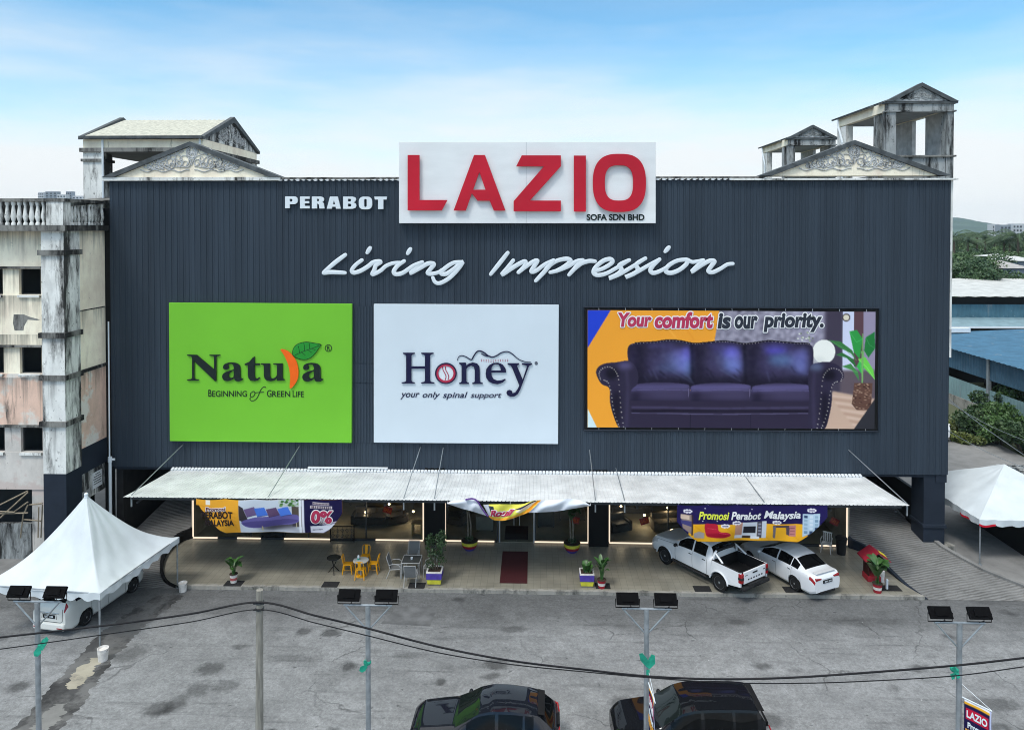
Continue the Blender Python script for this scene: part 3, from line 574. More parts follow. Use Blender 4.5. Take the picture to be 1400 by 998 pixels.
def pediment(pa, pt, pb):
    A, T, B = at(*pa, Y=-.2), at(*pt, Y=-.2), at(*pb, Y=-.2); z0 = ZT + .15
    b = MB(); b.prism([(A.x + .35, z0), (B.x - .35, z0), (T.x, T.z - .16)], 'y', -.12, .6); o = b.build('pediment', M_['cream'], store)
    b = MB()
    for P, s_ in ((A, 1), (B, -1)):
        d = Vector((T.x - P.x, 0, T.z - z0)); d.normalize(); nrm = Vector((-d.z, 0, d.x)) * s_; L = (Vector((T.x, 0, T.z)) - Vector((P.x, 0, z0))).length
        q0 = Vector((P.x, 0, z0)); q1 = Vector((T.x, 0, T.z)); vs = []
        for yy in (-.28, .75): vs += [(q0.x, yy, q0.z), (q1.x, yy, q1.z), (q1.x, yy, q1.z - .22), (q0.x + s_ * .62, yy, q0.z)]
        b.add(vs, [(0, 1, 2, 3), (7, 6, 5, 4), (0, 4, 5, 1), (1, 5, 6, 2), (2, 6, 7, 3), (3, 7, 4, 0)])
    b.build('coping', M_['coping'], o)
    b = MB(); scrollwork(b, (A.x + B.x) / 2, z0 + .28, (B.x - A.x) * .58, (T.z - z0) * .92 - .2, -.14); b.build('scroll_relief', M_['relief'], o, 50)
pediment((140, 243), (260, 194), (384, 242)); pediment((1038, 243), (1168, 192), (1300, 243))
# ground floor: shop box, pillars, glass bays, strip lights
GY = SY + .02
b = MB(); b.box(SX0, SX1, GY, 14, -.02, .02); b.build('shop_floor', mat('shop_floor', (.30, .27, .20), .6, var=.1), store)
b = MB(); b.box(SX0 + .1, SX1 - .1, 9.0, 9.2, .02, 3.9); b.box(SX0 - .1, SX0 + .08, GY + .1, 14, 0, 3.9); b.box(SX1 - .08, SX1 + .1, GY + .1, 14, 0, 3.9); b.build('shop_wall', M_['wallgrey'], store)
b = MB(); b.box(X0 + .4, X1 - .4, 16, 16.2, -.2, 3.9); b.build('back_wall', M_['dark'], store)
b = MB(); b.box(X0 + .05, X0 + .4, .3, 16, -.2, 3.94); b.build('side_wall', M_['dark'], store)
def pillar(xa, xb, y0, y1, z1=3.9):
    b = MB(); b.box(xa, xb, y0, y1, -.2, z1); b.build('pillar', M_['black'], store, bevel=.02)
pillar(at(581, 740, Y=0).x, at(608, 740, Y=0).x, 0.0, 1.2); pillar(at(805, 740, Y=0).x, at(832, 740, Y=0).x, 0.0, 1.2)
b = MB(); cxa, cxb = at(1259, 700, Y=.35).x, at(1288, 700, Y=.35).x; b.box(cxa, cxb, .1, 1.3, -.2, 3.93); b.box(cxa - .06, cxb + .06, .03, 1.36, 1.12, 1.3); b.build('pillar', M_['navy'], store, bevel=.02)
b = MB(); b.box(cxa - 1.9, cxa - .7, 6.2, 7.0, 0, 3.93); b.build('pillar', M_['dark'], store)
gx = lambda px: at(px, 735, Y=GY).x
BAYS = ((265, 580), (609, 680), (732, 804), (833, 1157))
for a, c in BAYS:
    fr = MB(); xa, xb = gx(a), gx(c); fr.box(xa, xb, GY - .04, GY + .06, 0.0, .10); fr.box(xa, xb, GY - .04, GY + .06, 3.3, 3.9)
    nm = max(1, int((xb - xa) / 2.6))
    for k in range(nm + 1):
        x = xa + (xb - xa) * k / nm; fr.box(x - .03, x + .03, GY - .035, GY + .055, .10, 3.3)
    f = fr.build('window', M_['steel'], store); g = MB(); g.box(xa, xb, GY, GY + .012, .1, 3.3); g.build('pane', M_['glass'], f)
def strip(pa, pb, vertical=False):
    b = MB()
    if vertical: x = gx(pa); b.box(x - .03, x + .03, GY - .09, GY - .045, .12, 2.6)
    else: b.box(gx(pa), gx(pb), GY - .09, GY - .045, .04, .105)
    b.build('strip_light', M_['strip'], store)
for a, c in ((265, 298), (325, 357), (389, 453), (514, 579), (609, 634), (650, 676), (731, 774), (788, 804), (833, 905), (1120, 1142)): strip(a, c)
for a in (265, 579, 609, 804, 833, 1157): strip(a, 0, True)
# entrance
xa, xb = gx(682), gx(731); b = MB(); b.box(xa, xa + .07, GY - .03, GY + .07, 0, 3.4); b.box(xb - .07, xb, GY - .03, GY + .07, 0, 3.4); b.box(xa + .07, xb - .07, GY - .03, GY + .07, 2.5, 2.6)
dr = b.build('door_frame', M_['alu'], store)
for s_ in (0, 1):
    x = xa + .1 + s_ * (xb - xa - .2) / 2; b = MB(); b.box(x, x + (xb - xa - .2) / 2 - .02, GY + .01, GY + .022, .05, 2.48); d = b.build('door', M_['glass'], store)
    hx_ = (xa + xb) / 2 + (-.14 if s_ == 0 else .14); b = MB(); b.tube([(hx_, GY - .06, .9), (hx_, GY - .06, 2.0)], .022, 8); b.tube([(hx_, GY - .06, 1.0), (hx_, GY + .01, 1.0)], .014, 6); b.tube([(hx_, GY - .06, 1.9), (hx_, GY + .01, 1.9)], .014, 6); b.build('handle', M_['alu'], d)

# awning
AX0, AX1, AYF = at(243, 645, Y=-.15).x - .32, at(1182, 652, Y=-.15).x, -4.5; AZ0, AZ1 = 3.70, 3.95
aw = thing('awning', 'long white corrugated metal awning over the whole shop front', 'awning', (0, -.2, 3.7)); b = MB()
n = int((AX1 - AX0) / .17); per = (AX1 - AX0) / n; xs = []
for i in range(n):
    a = AX0 + i * per; xs += [(a, 0), (a + per * .58, 0), (a + per * .68, .015), (a + per * .9, .015)]
xs.append((AX1, 0)); vs = []; m_ = len(xs)
for j, t in enumerate((0, .34, .67, 1)):
    for x, d in xs: vs.append((x, -.13 + (AYF + .13) * t - (random.uniform(0, .05) if t == 1 else 0), AZ0 + (AZ1 - AZ0) * t + d - .03 * math.sin(math.pi * t)))
fs = [(j * m_ + k + 1, j * m_ + k, (j + 1) * m_ + k, (j + 1) * m_ + k + 1) for j in range(3) for k in range(m_ - 1)]
b.add(vs, fs); o = b.build('roof_sheet', M_['sheetwhite'], aw); sm = o.modifiers.new('thick', 'SOLIDIFY'); sm.thickness = .008
b = MB(); b.box(AX0 + .3, AX1 - .3, AYF + .1, AYF + .2, AZ1 - .16, AZ1 - .03); b.box(AX0 + .3, AX1 - .3, -2.4, -2.3, AZ0 - .08, AZ0 + .03)
for x in np.linspace(AX0 + .5, AX1 - .5, 13): b.box(x - .04, x + .04, AYF + .2, -.13, AZ0 - .12, AZ0 - .06)
b.build('frame', M_['steel'], aw)
b = MB(); ribs = np.arange(AX0 + .05, AX1 - .05, .17)
for x in ribs: b.tube([(x, -.22, AZ0 + .04), (x, -.05, AZ0 + .10)], .075, 8, flat=.5)
b.build('flashing', M_['white'], aw)
b = MB(); p, q = at(421, 640, Y=-.1), at(530, 641, Y=-.1); b.box(p.x, q.x, -.14, -.02, 3.86, 3.92); b.build('flashing', M_['panelwhite'], aw)
for (fx, fy), (tx, ty) in (((180, 688), (250, 608)), ((367, 682), (410, 609)), ((552, 684), (575, 611)), ((594, 685), (606, 612)), ((814, 690), (806, 615)), ((854, 689), (842, 640)), ((1045, 690), (1018, 650)), ((1240, 691), (1160, 615))):
    p = at(fx, fy, Y=AYF + .15); q = at(tx, ty, Y=-.02); b = MB(); b.tube([(p.x, p.y, AZ1 + .03), tuple(q)], .022, 6); b.box(p.x - .03, p.x + .03, p.y - .03, p.y + .03, AZ1 - .5, AZ1 - .03); b.build('tie_rod', M_['galv'], aw)
# ------------------------------------------------------------------ signs on the facade
def board(name, label, quad, depth, m, cat='billboard', frame=True):
    """quad: four pixel corners, clockwise from top left, lying on the plane y = -depth"""
    P = [at(x, y, Y=-depth) for x, y in quad]; c = (sum((p for p in P), Vector()) / 4); t = thing(name, label, cat, (c.x, -depth / 2, min(p.z for p in P)))
    b = MB(); b.add([tuple(p) for p in P] + [(p.x, -.04, p.z) for p in P], [(0, 3, 2, 1), (0, 1, 5, 4), (1, 2, 6, 5), (2, 3, 7, 6), (3, 0, 4, 7), (4, 5, 6, 7)])
    b.build('panel', m, t, bevel=.012); return t, -depth
t, yy = board('signboard', 'big white signboard with red block letters rising above the roof edge', ((545.5, 194.5), (896.5, 194.5), (896.5, 305.5), (545.5, 305.5)), .45, M_['panelwhite'], 'signboard')
zq = lambda L, s, ox, oy: [(ox + x / s, oy + y / s) for x, y in L]
K = 3.784
def big(L): return [zq(l, K, 540, 185) for l in L]
Oo = [(1160 + 137 * math.copysign(abs(math.cos(a)) ** .72, math.cos(a)), 248 + 150 * math.copysign(abs(math.sin(a)) ** .80, math.sin(a))) for a in np.linspace(0, 2 * math.pi, 60)[:-1]]
Oi = [(1158 + 73 * math.copysign(abs(math.cos(a)) ** .70, math.cos(a)), 248 + 91 * math.copysign(abs(math.sin(a)) ** .72, math.sin(a))) for a in np.linspace(0, 2 * math.pi, 60)[:-1]]
for L in ([[(67, 104), (128, 104), (128, 336), (272, 336), (243, 390), (67, 390)]],
          [[(410, 104), (466, 104), (572, 391), (512, 391), (491, 340), (428, 340), (398, 302), (367, 391), (304, 391)], [(437, 192), (405, 283), (469, 283)]],
          [[(656, 106), (858, 106), (858, 162), (698, 339), (858, 339), (858, 394), (614, 394), (614, 342), (770, 163), (627, 163)]],
          [[(925, 107), (987, 107), (987, 396), (925, 396)]], [Oo, Oi]):
    b = MB(); loops_px(b, big(L), yy - .10, .10); b.build('letter', M_['red'], t)
b = MB(); text_px(b, 'SOFA SDN BHD', 802, 881, 293, 301.5, yy - .002, .03, bold=.03); b.build('lettering', M_['ink'], t)
b = MB(); p = at(719.5, 194.5, Y=yy); b.box(p.x - .012, p.x + .012, yy - .004, yy, at(719, 305, Y=yy).z, p.z); b.build('seam', M_['alu'], t)

# PERABOT
kp = 7.778; pb = lambda L: zq(L, kp, 380, 230)
def rrect(x0, x1, y0, y1, r, n=5):
    o = []
    for cx, cy, a0 in ((x1 - r, y0 + r, -90), (x1 - r, y1 - r, 0), (x0 + r, y1 - r, 90), (x0 + r, y0 + r, 180)):
        o += [(cx + r * math.cos(math.radians(a0 + 90 * k / n)), cy + r * math.sin(math.radians(a0 + 90 * k / n))) for k in range(n + 1)]
    return o
def bowl(x0, x1, y0, y1, r):    # right-rounded block
    return [(x0, y0)] + [(x1 - r + r * math.sin(a), y0 + r - r * math.cos(a)) for a in np.linspace(0, math.pi / 2, 6)] + [(x1 - r + r * math.cos(a), y1 - r + r * math.sin(a)) for a in np.linspace(0, math.pi / 2, 6)] + [(x0, y1)]
PER = [
    [bowl(82, 215, 302, 385, 38)[:-1] + [(130, 385), (130, 428), (82, 428)], bowl(130, 160, 328, 358, 14)],
    [[(240, 303), (342, 303), (342, 328), (290, 328), (290, 352), (336, 352), (336, 376), (290, 376), (290, 403), (343, 403), (343, 430), (240, 430)]],
    [[(366, 303), (458, 303), (485, 312), (495, 332), (490, 352), (474, 364), (490, 374), (500, 431), (446, 431), (440, 388), (428, 380), (420, 380), (420, 431), (366, 431)], bowl(420, 442, 328, 354, 10)],
    [[(558, 304), (640, 304), (672, 433), (622, 433), (618, 412), (582, 412), (576, 433), (524, 433)], [(600, 340), (588, 386), (613, 386)]],
    [[(698, 304), (795, 304), (826, 312), (834, 335), (824, 358), (806, 366), (830, 376), (838, 400), (828, 424), (798, 434), (698, 434)], bowl(748, 782, 328, 356, 12), bowl(748, 784, 380, 410, 13)],
    [rrect(864, 1005, 305, 440, 48), rrect(920, 948, 330, 414, 12)],
    [[(1028, 305), (1162, 305), (1158, 336), (1124, 336), (1124, 437), (1068, 437), (1068, 336), (1034, 336)]]]
t = thing('wall_lettering', 'heavy white block capitals left of the red-lettered signboard', 'lettering', (at(459, 287, Y=0).x, -.1, at(459, 287, Y=0).z))
for L in PER: b = MB(); loops_px(b, [pb(l) for l in L], -.06, .09); b.build('letter', M_['letterwhite'], t)
# script
t = thing('script_lettering', 'white handwritten script letters spread across the upper facade', 'lettering', (at(720, 385, Y=0).x, -.1, at(720, 385, Y=0).z))
A = lambda L: [(430 + x / 4.667, 325 + y / 4.667) for x, y in L]; B2 = lambda L: [(720 + x / 4.667, 325 + y / 4.667) for x, y in L]
STROKES = [
    A([(197, 110), (130, 160), (58, 222)]), A([(58, 226), (110, 221), (195, 225)]),
    A([(302, 144), (262, 175), (238, 208), (250, 224), (290, 214), (340, 185), (372, 160), (408, 152), (420, 158), (392, 176), (382, 205), (370, 235), (420, 212), (455, 182), (500, 164), (545, 160)]),
    A([(572, 150), (530, 180), (506, 215), (520, 234), (565, 224), (630, 180), (688, 156)]), A([(688, 158), (650, 190), (612, 226), (670, 196), (725, 166), (762, 170), (740, 200), (722, 225), (745, 232), (790, 222), (815, 205)]),
    A([(940, 156), (885, 162), (830, 198), (808, 228), (840, 232), (890, 200), (944, 156), (912, 205), (860, 258), (802, 290), (770, 284), (755, 256)]),
    A([(355, 66), (336, 97)]), A([(612, 73), (594, 102)]),
    A([(1233, 97), (1180, 165), (1124, 234)]), A([(1268, 146), (1230, 195), (1197, 236), (1260, 195), (1310, 165), (1345, 152), (1340, 180), (1300, 222)]),
    B2([(-52, 222), (0, 182), (40, 155), (68, 148), (50, 180), (30, 216), (60, 212), (115, 172), (172, 144)]), B2([(172, 146), (118, 212), (58, 276)]), B2([(125, 196), (190, 150), (255, 136), (280, 150), (245, 182), (190, 212), (150, 222)]),
    B2([(190, 214), (260, 185), (320, 152), (358, 143)]), B2([(358, 143), (318, 185), (270, 238)]), B2([(300, 205), (350, 165), (400, 150), (438, 152)]),
    B2([(432, 214), (490, 196), (545, 160), (536, 138), (490, 148), (440, 190), (428, 224), (455, 240), (515, 226), (590, 184), (655, 144)]),
    B2([(655, 144), (606, 166), (590, 182), (606, 205), (580, 234), (526, 260), (600, 230), (690, 176), (758, 133)]), B2([(758, 133), (712, 160), (698, 178), (712, 205), (688, 228), (630, 253), (700, 222), (780, 176), (848, 139)]),
    B2([(848, 139), (808, 178), (790, 208), (808, 226), (850, 214), (900, 186)]), B2([(1020, 140), (960, 148), (905, 180), (888, 214), (920, 226), (975, 206), (1022, 166), (1022, 142), (1060, 156), (1128, 144)]),
    B2([(1128, 146), (1090, 180), (1054, 218), (1110, 180), (1165, 150), (1198, 152), (1180, 180), (1160, 212), (1185, 222), (1235, 200), (1280, 172), (1316, 167)]), B2([(908, 62), (884, 90)])]
b = MB()
for i, st in enumerate(STROKES):
    pts = [tuple(at(x, y, Y=-.12 - .004 * (i % 4))) for x, y in catmull(st, 7)]; n = len(pts)
    rad = [.098 * (.80 + .35 * math.sin(math.pi * min(1, .18 + .72 * k / (n - 1)))) for k in range(n)]
    b.tube(pts, rad, 12, flat=.2, axis=(0, -1, 0))
    for p, r in ((pts[0], rad[0]), (pts[-1], rad[-1])): b.sphere(p, (r * .99, r * .2, r * .99), 12, 6)
b.build('script_strokes', M_['letterwhite'], t, 50)

# green billboard
t, yy = board('billboard', 'bright green billboard with black serif letters and a leaf above an orange crescent', ((230.8, 414), (481, 415.5), (480.5, 605.5), (232, 603)), .22, M_['green'])
z7 = lambda L: zq(L, 7.0, 250, 470)
Nn = [(45, 103), (137, 105), (302, 245), (302, 125), (296, 116), (258, 113), (258, 104), (360, 104), (360, 112), (332, 117), (323, 128), (323, 356), (312, 356), (112, 165), (112, 325), (120, 336), (155, 341), (155, 350), (45, 350), (45, 341), (82, 336), (92, 325), (92, 132), (80, 117), (45, 113)]
aO = [(388, 225), (395, 200), (420, 185), (460, 178), (510, 183), (542, 202), (553, 232), (554, 308), (558, 326), (568, 332), (578, 328), (574, 342), (550, 356), (518, 356), (500, 346), (493, 328), (470, 345), (430, 356), (395, 346), (380, 318), (386, 290), (412, 270), (450, 256), (488, 243), (488, 215), (478, 195), (455, 190), (440, 196), (436, 206), (443, 220), (438, 238), (415, 246), (395, 240)]
aI = [(488, 258), (460, 272), (445, 290), (443, 310), (455, 325), (475, 322), (488, 312)]
tT = [(595, 190), (640, 170), (672, 130), (690, 120), (690, 187), (738, 187), (738, 203), (690, 203), (690, 300), (695, 325), (712, 332), (735, 318), (742, 325), (722, 348), (690, 356), (650, 350), (632, 330), (625, 300), (625, 203), (595, 203)]
uU = [(750, 187), (837, 187), (837, 300), (843, 325), (861, 332), (885, 322), (903, 300), (903, 205), (895, 199), (868, 196), (868, 187), (957, 187), (957, 325), (963, 336), (977, 339), (977, 347), (905, 353), (903, 330), (880, 348), (845, 357), (805, 350), (785, 330), (778, 300), (778, 207), (770, 199), (750, 197)]
sh = lambda L, dx, dy: [(x + dx, y + dy) for x, y in L]
smo = lambda L: [tuple(p) for p in catmull(L, 4, True)]
for L in ([Nn], [smo(aO), smo(aI)], [tT], [uU], [smo(sh(aO, 766, 4)), smo(sh(aI, 766, 4))]):
    b = MB(); loops_px(b, [z7(l) for l in L], yy - .03, .05); b.build('letter', M_['ink'], t)
b = MB(); loops_px(b, [z7(smo([(938, 52), (1000, 65), (1050, 110), (1090, 170), (1108, 250), (1105, 320), (1085, 370), (1050, 415), (1030, 426), (1026, 400), (1030, 330), (1025, 260), (1005, 180), (970, 105)]))], yy - .03, .06); b.build('crescent', M_['orange'], t)
z4 = lambda L: zq(L, 4.536, 220, 400)
lf = [(818, 388), (817, 358), (832, 330), (862, 312), (905, 305), (950, 312), (995, 322), (980, 345), (955, 382), (925, 408), (890, 418), (850, 410)]
b = MB(); loops_px(b, [z4(smo(sh(lf, 0, 0)))], yy - .02, .02); lo_ = b.build('leaf_outline', M_['ink'], t)
c0 = np.mean(lf, 0); b = MB(); loops_px(b, [z4(smo([(c0[0] + (x - c0[0]) * .96, c0[1] + (y - c0[1]) * .93) for x, y in lf]))], yy - .044, .03); b.build('leaf', M_['leafgreen'], t)
b = MB()
for L in ([(830, 388), (880, 365), (940, 345), (990, 325)], [(860, 374), (855, 345), (850, 330)], [(890, 362), (890, 335), (885, 312)], [(922, 350), (922, 330), (918, 310)], [(870, 370), (895, 388)], [(910, 356), (935, 372)], [(935, 347), (958, 358)]):
    b.tube([tuple(at(x, y, Y=yy - .08)) for x, y in z4(L)], .010, 5)
b.build('leaf_vein', M_['ink'], t)
b = MB(); loops_px(b, [z4(circle(1039, 344, 22)), z4(circle(1039, 344, 18.5))], yy - .002, .02); text_px(b, 'R', *[220 + x / 4.536 for x in (1031, 1049)], *[400 + y / 4.536 for y in (333, 356)], yy - .002, .02)
TXT = ((' B', 245, 275, 440, 504), ('EGINNING', 282, 614, 450, 505), ('G', 806, 848, 442, 508), ('REEN', 856, 1027, 452, 507), ('L', 1052, 1078, 446, 508), ('IFE', 1086, 1157, 455, 509))
for s_, x0, x1, y0, y1 in TXT: text_px(b, s_.strip(), 250 + x0 / 7, 250 + x1 / 7, 470 + y0 / 7, 470 + y1 / 7, yy - .002, .02)
for st in ([(670, 455), (648, 475), (645, 500), (662, 508), (685, 490), (688, 462), (672, 455)], [(796, 420), (775, 412), (745, 440), (715, 510), (685, 540), (655, 545), (640, 525), (650, 515)], [(690, 470), (720, 465), (775, 462)]):
    b.tube([tuple(at(x, y, Y=yy - .012)) for x, y in z7(catmull(st, 5))], .018, 6)
b.build('lettering', M_['ink'], t)

# pale billboard
t, yy = board('billboard', 'pale blue-white billboard with navy serif letters under a reclining wave line', ((511, 415.8), (764, 417), (763, 607), (511, 605)), .22, M_['paleblue'])
h7 = lambda L: zq(L, 7.0, 540, 465)
Hh = [(78, 120), (190, 120), (190, 130), (165, 137), (158, 150), (158, 250), (288, 250), (288, 150), (280, 137), (252, 130), (252, 120), (370, 120), (370, 130), (345, 137), (336, 150), (336, 385), (345, 398), (378, 404), (378, 413), (252, 413), (252, 404), (280, 398), (288, 385), (288, 272), (158, 272), (158, 385), (165, 398), (190, 404), (190, 413), (65, 413), (65, 404), (98, 398), (108, 385), (108, 150), (98, 137), (78, 130)]
nn_ = [(615, 215), (680, 215), (682, 242), (710, 222), (745, 213), (785, 222), (808, 250), (812, 290), (812, 390), (820, 403), (840, 408), (840, 418), (740, 418), (740, 408), (758, 403), (764, 390), (764, 290), (756, 255), (730, 243), (700, 255), (684, 275), (684, 390), (690, 403), (708, 408), (708, 418), (615, 418), (615, 408), (632, 403), (638, 390), (638, 245), (630, 232), (615, 226)]
eO = [(1065, 308), (922, 308), (927, 345), (945, 373), (980, 387), (1020, 383), (1055, 368), (1060, 378), (1030, 405), (985, 420), (940, 415), (900, 395), (875, 360), (868, 320), (875, 275), (900, 240), (940, 218), (985, 215), (1030, 232), (1058, 270)]
eI = [(922, 290), (926, 260), (940, 238), (965, 228), (990, 232), (1008, 255), (1013, 290)]
yY = [(1078, 220), (1188, 220), (1188, 232), (1170, 240), (1172, 255), (1222, 375), (1262, 255), (1258, 240), (1215, 232), (1215, 220), (1312, 220), (1312, 232), (1290, 240), (1278, 258), (1200, 470), (1175, 515), (1140, 538), (1105, 540), (1075, 522), (1066, 500), (1078, 480), (1100, 475), (1120, 487), (1125, 508), (1150, 500), (1175, 465), (1190, 432), (1120, 260), (1105, 240), (1078, 232)]
for L in ([Hh], [nn_], [eO, eI], [yY]): b = MB(); loops_px(b, [h7(l) for l in L], yy - .03, .05); b.build('letter', M_['inknavy'], t)
b = MB(); loops_px(b, [h7(circle(488, 317, 104, 101)), h7(circle(488, 317, 92, 90))], yy - .03, .05); b.build('letter', M_['inknavy'], t)
b = MB(); loops_px(b, [h7(circle(488, 317, 91.5, 89.5)), h7(circle(488, 317, 72, 70))], yy - .02, .04); b.build('ring', M_['crimson'], t)
b = MB(); loops_px(b, [h7(circle(488, 317, 71.5, 69.5))], yy - .004, .02); b.build('disc', M_['letterwhite'], t)
b = MB()
for off in (-12, 14):
    P = catmull([(468 + off, 255), (472 + off, 285), (488 + off, 315), (500 + off, 345), (494 + off, 378)], 5)
    for q in P: p = at(*h7([tuple(q)])[0], Y=yy - .03); b.cbox(tuple(p), (.045, .02, .025))
for k in range(12):
    for d in (-6, 8):
        x = 828 + k * 22.7; y = 192 + 8 * math.sin(k / 11 * math.pi) * (1 if k < 6 else .2) + d; p = at(*h7([(x, y)])[0], Y=yy - .012); b.cbox(tuple(p), (.035, .015, .03)); 
b.build('dotted_line', M_['crimson'], t)
b = MB()
for st, r in (([(597, 195), (606, 165), (635, 148), (680, 160), (715, 182), (735, 185), (752, 155), (780, 115), (810, 103), (850, 118), (890, 148), (930, 162), (970, 150), (1020, 120), (1075, 110), (1120, 130), (1180, 180), (1240, 205), (1300, 211)], .028), ([(825, 128), (870, 150), (915, 156)], .024)):
    P = catmull(st, 5); b.tube([tuple(at(*h7([tuple(q)])[0], Y=yy - .03)) for q in P], [r * (.45 + .75 * math.sin(math.pi * (k + 1) / (len(P) + 1))) for k in range(len(P))], 8)
b.build('wave_line', M_['inknavy'], t)
b = MB(); text_px(b, 'your', 540 + 52 / 7, 540 + 236 / 7, 465 + 505 / 7, 465 + 566 / 7, yy - .002, .02, shear=.28, bold=.008)
text_px(b, 'only', 540 + 264 / 7, 540 + 430 / 7, 465 + 496 / 7, 465 + 566 / 7, yy - .002, .02, shear=.28, bold=.008); text_px(b, 'spinal', 540 + 458 / 7, 540 + 695 / 7, 465 + 496 / 7, 465 + 570 / 7, yy - .002, .02, shear=.28, bold=.008); text_px(b, 'support', 540 + 724 / 7, 540 + 1020 / 7, 465 + 508 / 7, 465 + 568 / 7, yy - .002, .02, shear=.28, bold=.008)
loops_px(b, [h7(circle(1352, 221, 15)), h7(circle(1352, 221, 11))], yy - .002, .02); text_px(b, 'R', 540 + 1346 / 7, 540 + 1359 / 7, 465 + 213 / 7, 465 + 229 / 7, yy - .002, .02)
b.build('lettering', M_['inknavy'], t)

# sofa billboard in its black frame
fq = [at(x, y, Y=-.04) for x, y in ((798, 420), (1202, 421.5), (1200.5, 589.5), (798, 588))]
t = thing('billboard', 'wide printed billboard showing a dark leather sofa in a black recessed frame', 'billboard', (at(1000, 588, Y=0).x, -.1, at(1000, 588, Y=0).z))
b = MB(); b.add([tuple(p) for p in fq] + [(p.x, -.012, p.z) for p in fq], [(0, 3, 2, 1), (0, 1, 5, 4), (1, 2, 6, 5), (2, 3, 7, 6), (3, 0, 4, 7)]); b.build('backing', M_['black'], t)
b = MB()
for i in range(4):
    p, q = fq[i], fq[(i + 1) % 4]; b.tube([(p.x, -.07, p.z), (q.x, -.07, q.z)], .035, 4)
b.build('frame', M_['navy'], t)
PX = Paint(803, 1197, 425, 586, 470, 192, (236, 158, 52))
leather = (42, 37, 57)
PX.poly([(985, 420), (1200, 420), (1200, 590), (960, 590)], (140, 136, 152)); wallm = PX.mask([(985, 420), (1155, 420), (1155, 540), (960, 540)]); PX.speckle(wallm, 16, 2)
PX.ell(1110, 440, 30, 22, (175, 170, 195), alpha=.5, blur=12); PX.rect(1128, 1154, 420, 545, (66, 60, 76), blur=3); PX.rect(1153, 1169, 424, 512, (205, 210, 232)); PX.rect(1168, 1181, 424, 500, (92, 66, 74)); PX.rect(1181, 1200, 424, 545, (150, 140, 164)); PX.rect(1150, 1200, 505, 548, (96, 84, 92), blur=2)
PX.poly([(1120, 586), (1140, 534), (1172, 540), (1200, 545), (1200, 590)], (196, 166, 146), blur=1)
for k in range(9): PX.line([(1135 + k * 4, 540 + k * 5), (1178 + k * 2, 545 + k * 5)], 1.6, (160, 122, 104) if k % 2 else (232, 206, 190), alpha=.6, blur=1)
PX.poly([(803, 425), (835, 425), (803, 477)], (38, 66, 196)); PX.poly([(803, 560), (817, 588), (803, 588)], (205, 225, 228)); PX.line([(903, 437), (925, 462)], 1.5, (250, 185, 90), .6, 1); PX.line([(935, 445), (950, 465)], 1.5, (225, 140, 40), .6, 1)
PX.ell(1127.5, 480, 15.5, 16.5, (238, 238, 230)); PX.ell(1120, 492, 10, 5, (210, 212, 205), alpha=.6, blur=3); PX.ell(1157.5, 433, 5.5, 5.5, (70, 60, 60)); PX.ell(1157.5, 433, 4, 4, (220, 212, 190))
for k in range(16): PX.ell(1098 + random.uniform(-9, 16), 455 + random.uniform(-4, 12), 1.3, 1.0, random.choice([(150, 165, 130), (215, 218, 205), (105, 115, 95)]))
for L, c in (([(1134, 464), (1150, 466), (1166, 478), (1172, 492), (1164, 482), (1148, 474)], (60, 120, 66)), ([(1162, 452), (1172, 450), (1180, 462), (1176, 490), (1168, 480)], (50, 150, 70)), ([(1184, 460), (1196, 452), (1197, 475), (1188, 488), (1182, 478)], (38, 120, 60)), ([(1144, 484), (1152, 481), (1168, 490), (1172, 502), (1158, 488)], (50, 110, 60)), ([(1174, 490), (1184, 487), (1195, 505), (1197, 518), (1188, 508), (1180, 500)], (110, 205, 80)), ([(1152, 500), (1164, 496), (1174, 508), (1176, 520), (1166, 505)], (70, 135, 75)), ([(1176, 492), (1182, 500), (1180, 512), (1172, 500)], (60, 175, 80))):
    PX.poly(L, c); PX.line([L[0], tuple(np.mean(L, 0)), L[len(L) // 2]], .6, tuple(min(255, v + 45) for v in c), .7)
for x in (1177, 1180, 1183): PX.line([(x + (x - 1180) * -.6, 455 + abs(x - 1180) * 8), (1180, 524)], 1.3, (120, 175, 100))
PX.poly([(1169, 523), (1194, 523), (1192, 555), (1188, 560), (1173, 560), (1166, 552)], (96, 68, 58)); pm = PX.mask([(1169, 523), (1194, 523), (1192, 555), (1188, 560), (1173, 560), (1166, 552)])
for k in range(60): PX.ell(random.uniform(1167, 1194), random.uniform(524, 559), 1.6, .8, random.choice([(140, 108, 92), (58, 38, 34), (170, 140, 120)]), alpha=.9, clip=pm)
PX.poly([(1168, 588), (1198, 543), (1198, 588)], (48, 48, 54))
back = smo([(860, 500), (858, 482), (862, 472), (876, 469), (895, 468), (912, 465.5), (930, 466), (948, 469.5), (962, 469), (985, 466.5), (1000, 467), (1018, 469.5), (1034, 468), (1052, 465.5), (1072, 467), (1092, 468.5), (1106, 469), (1113, 477), (1113, 500), (1112, 530), (860, 530)])
PX.poly(back, leather); bm = PX.mask(back)
for cx, w_ in ((915, 34), (990, 32), (1062, 36)): PX.ell(cx, 497, w_, 22, (72, 67, 104), alpha=.65, blur=10, clip=bm)
for cx, cy, rx, ry, c, a in ((940, 487, 7, 13, (104, 100, 200), .8), (941, 503, 6, 12, (92, 120, 170), .7), (1001, 482, 11, 9, (92, 88, 190), .8), (1003, 500, 12, 8, (84, 104, 160), .6), (1062, 478, 16, 6, (88, 80, 200), .8), (1068, 492, 16, 8, (88, 116, 160), .7), (1100, 482, 6, 8, (90, 96, 140), .6), (868, 490, 5, 12, (70, 62, 96), .7), (915, 504, 18, 6, (70, 84, 120), .5), (985, 478, 10, 6, (66, 62, 120), .5)): PX.ell(cx, cy, rx, ry, c, alpha=a, blur=5, clip=bm)
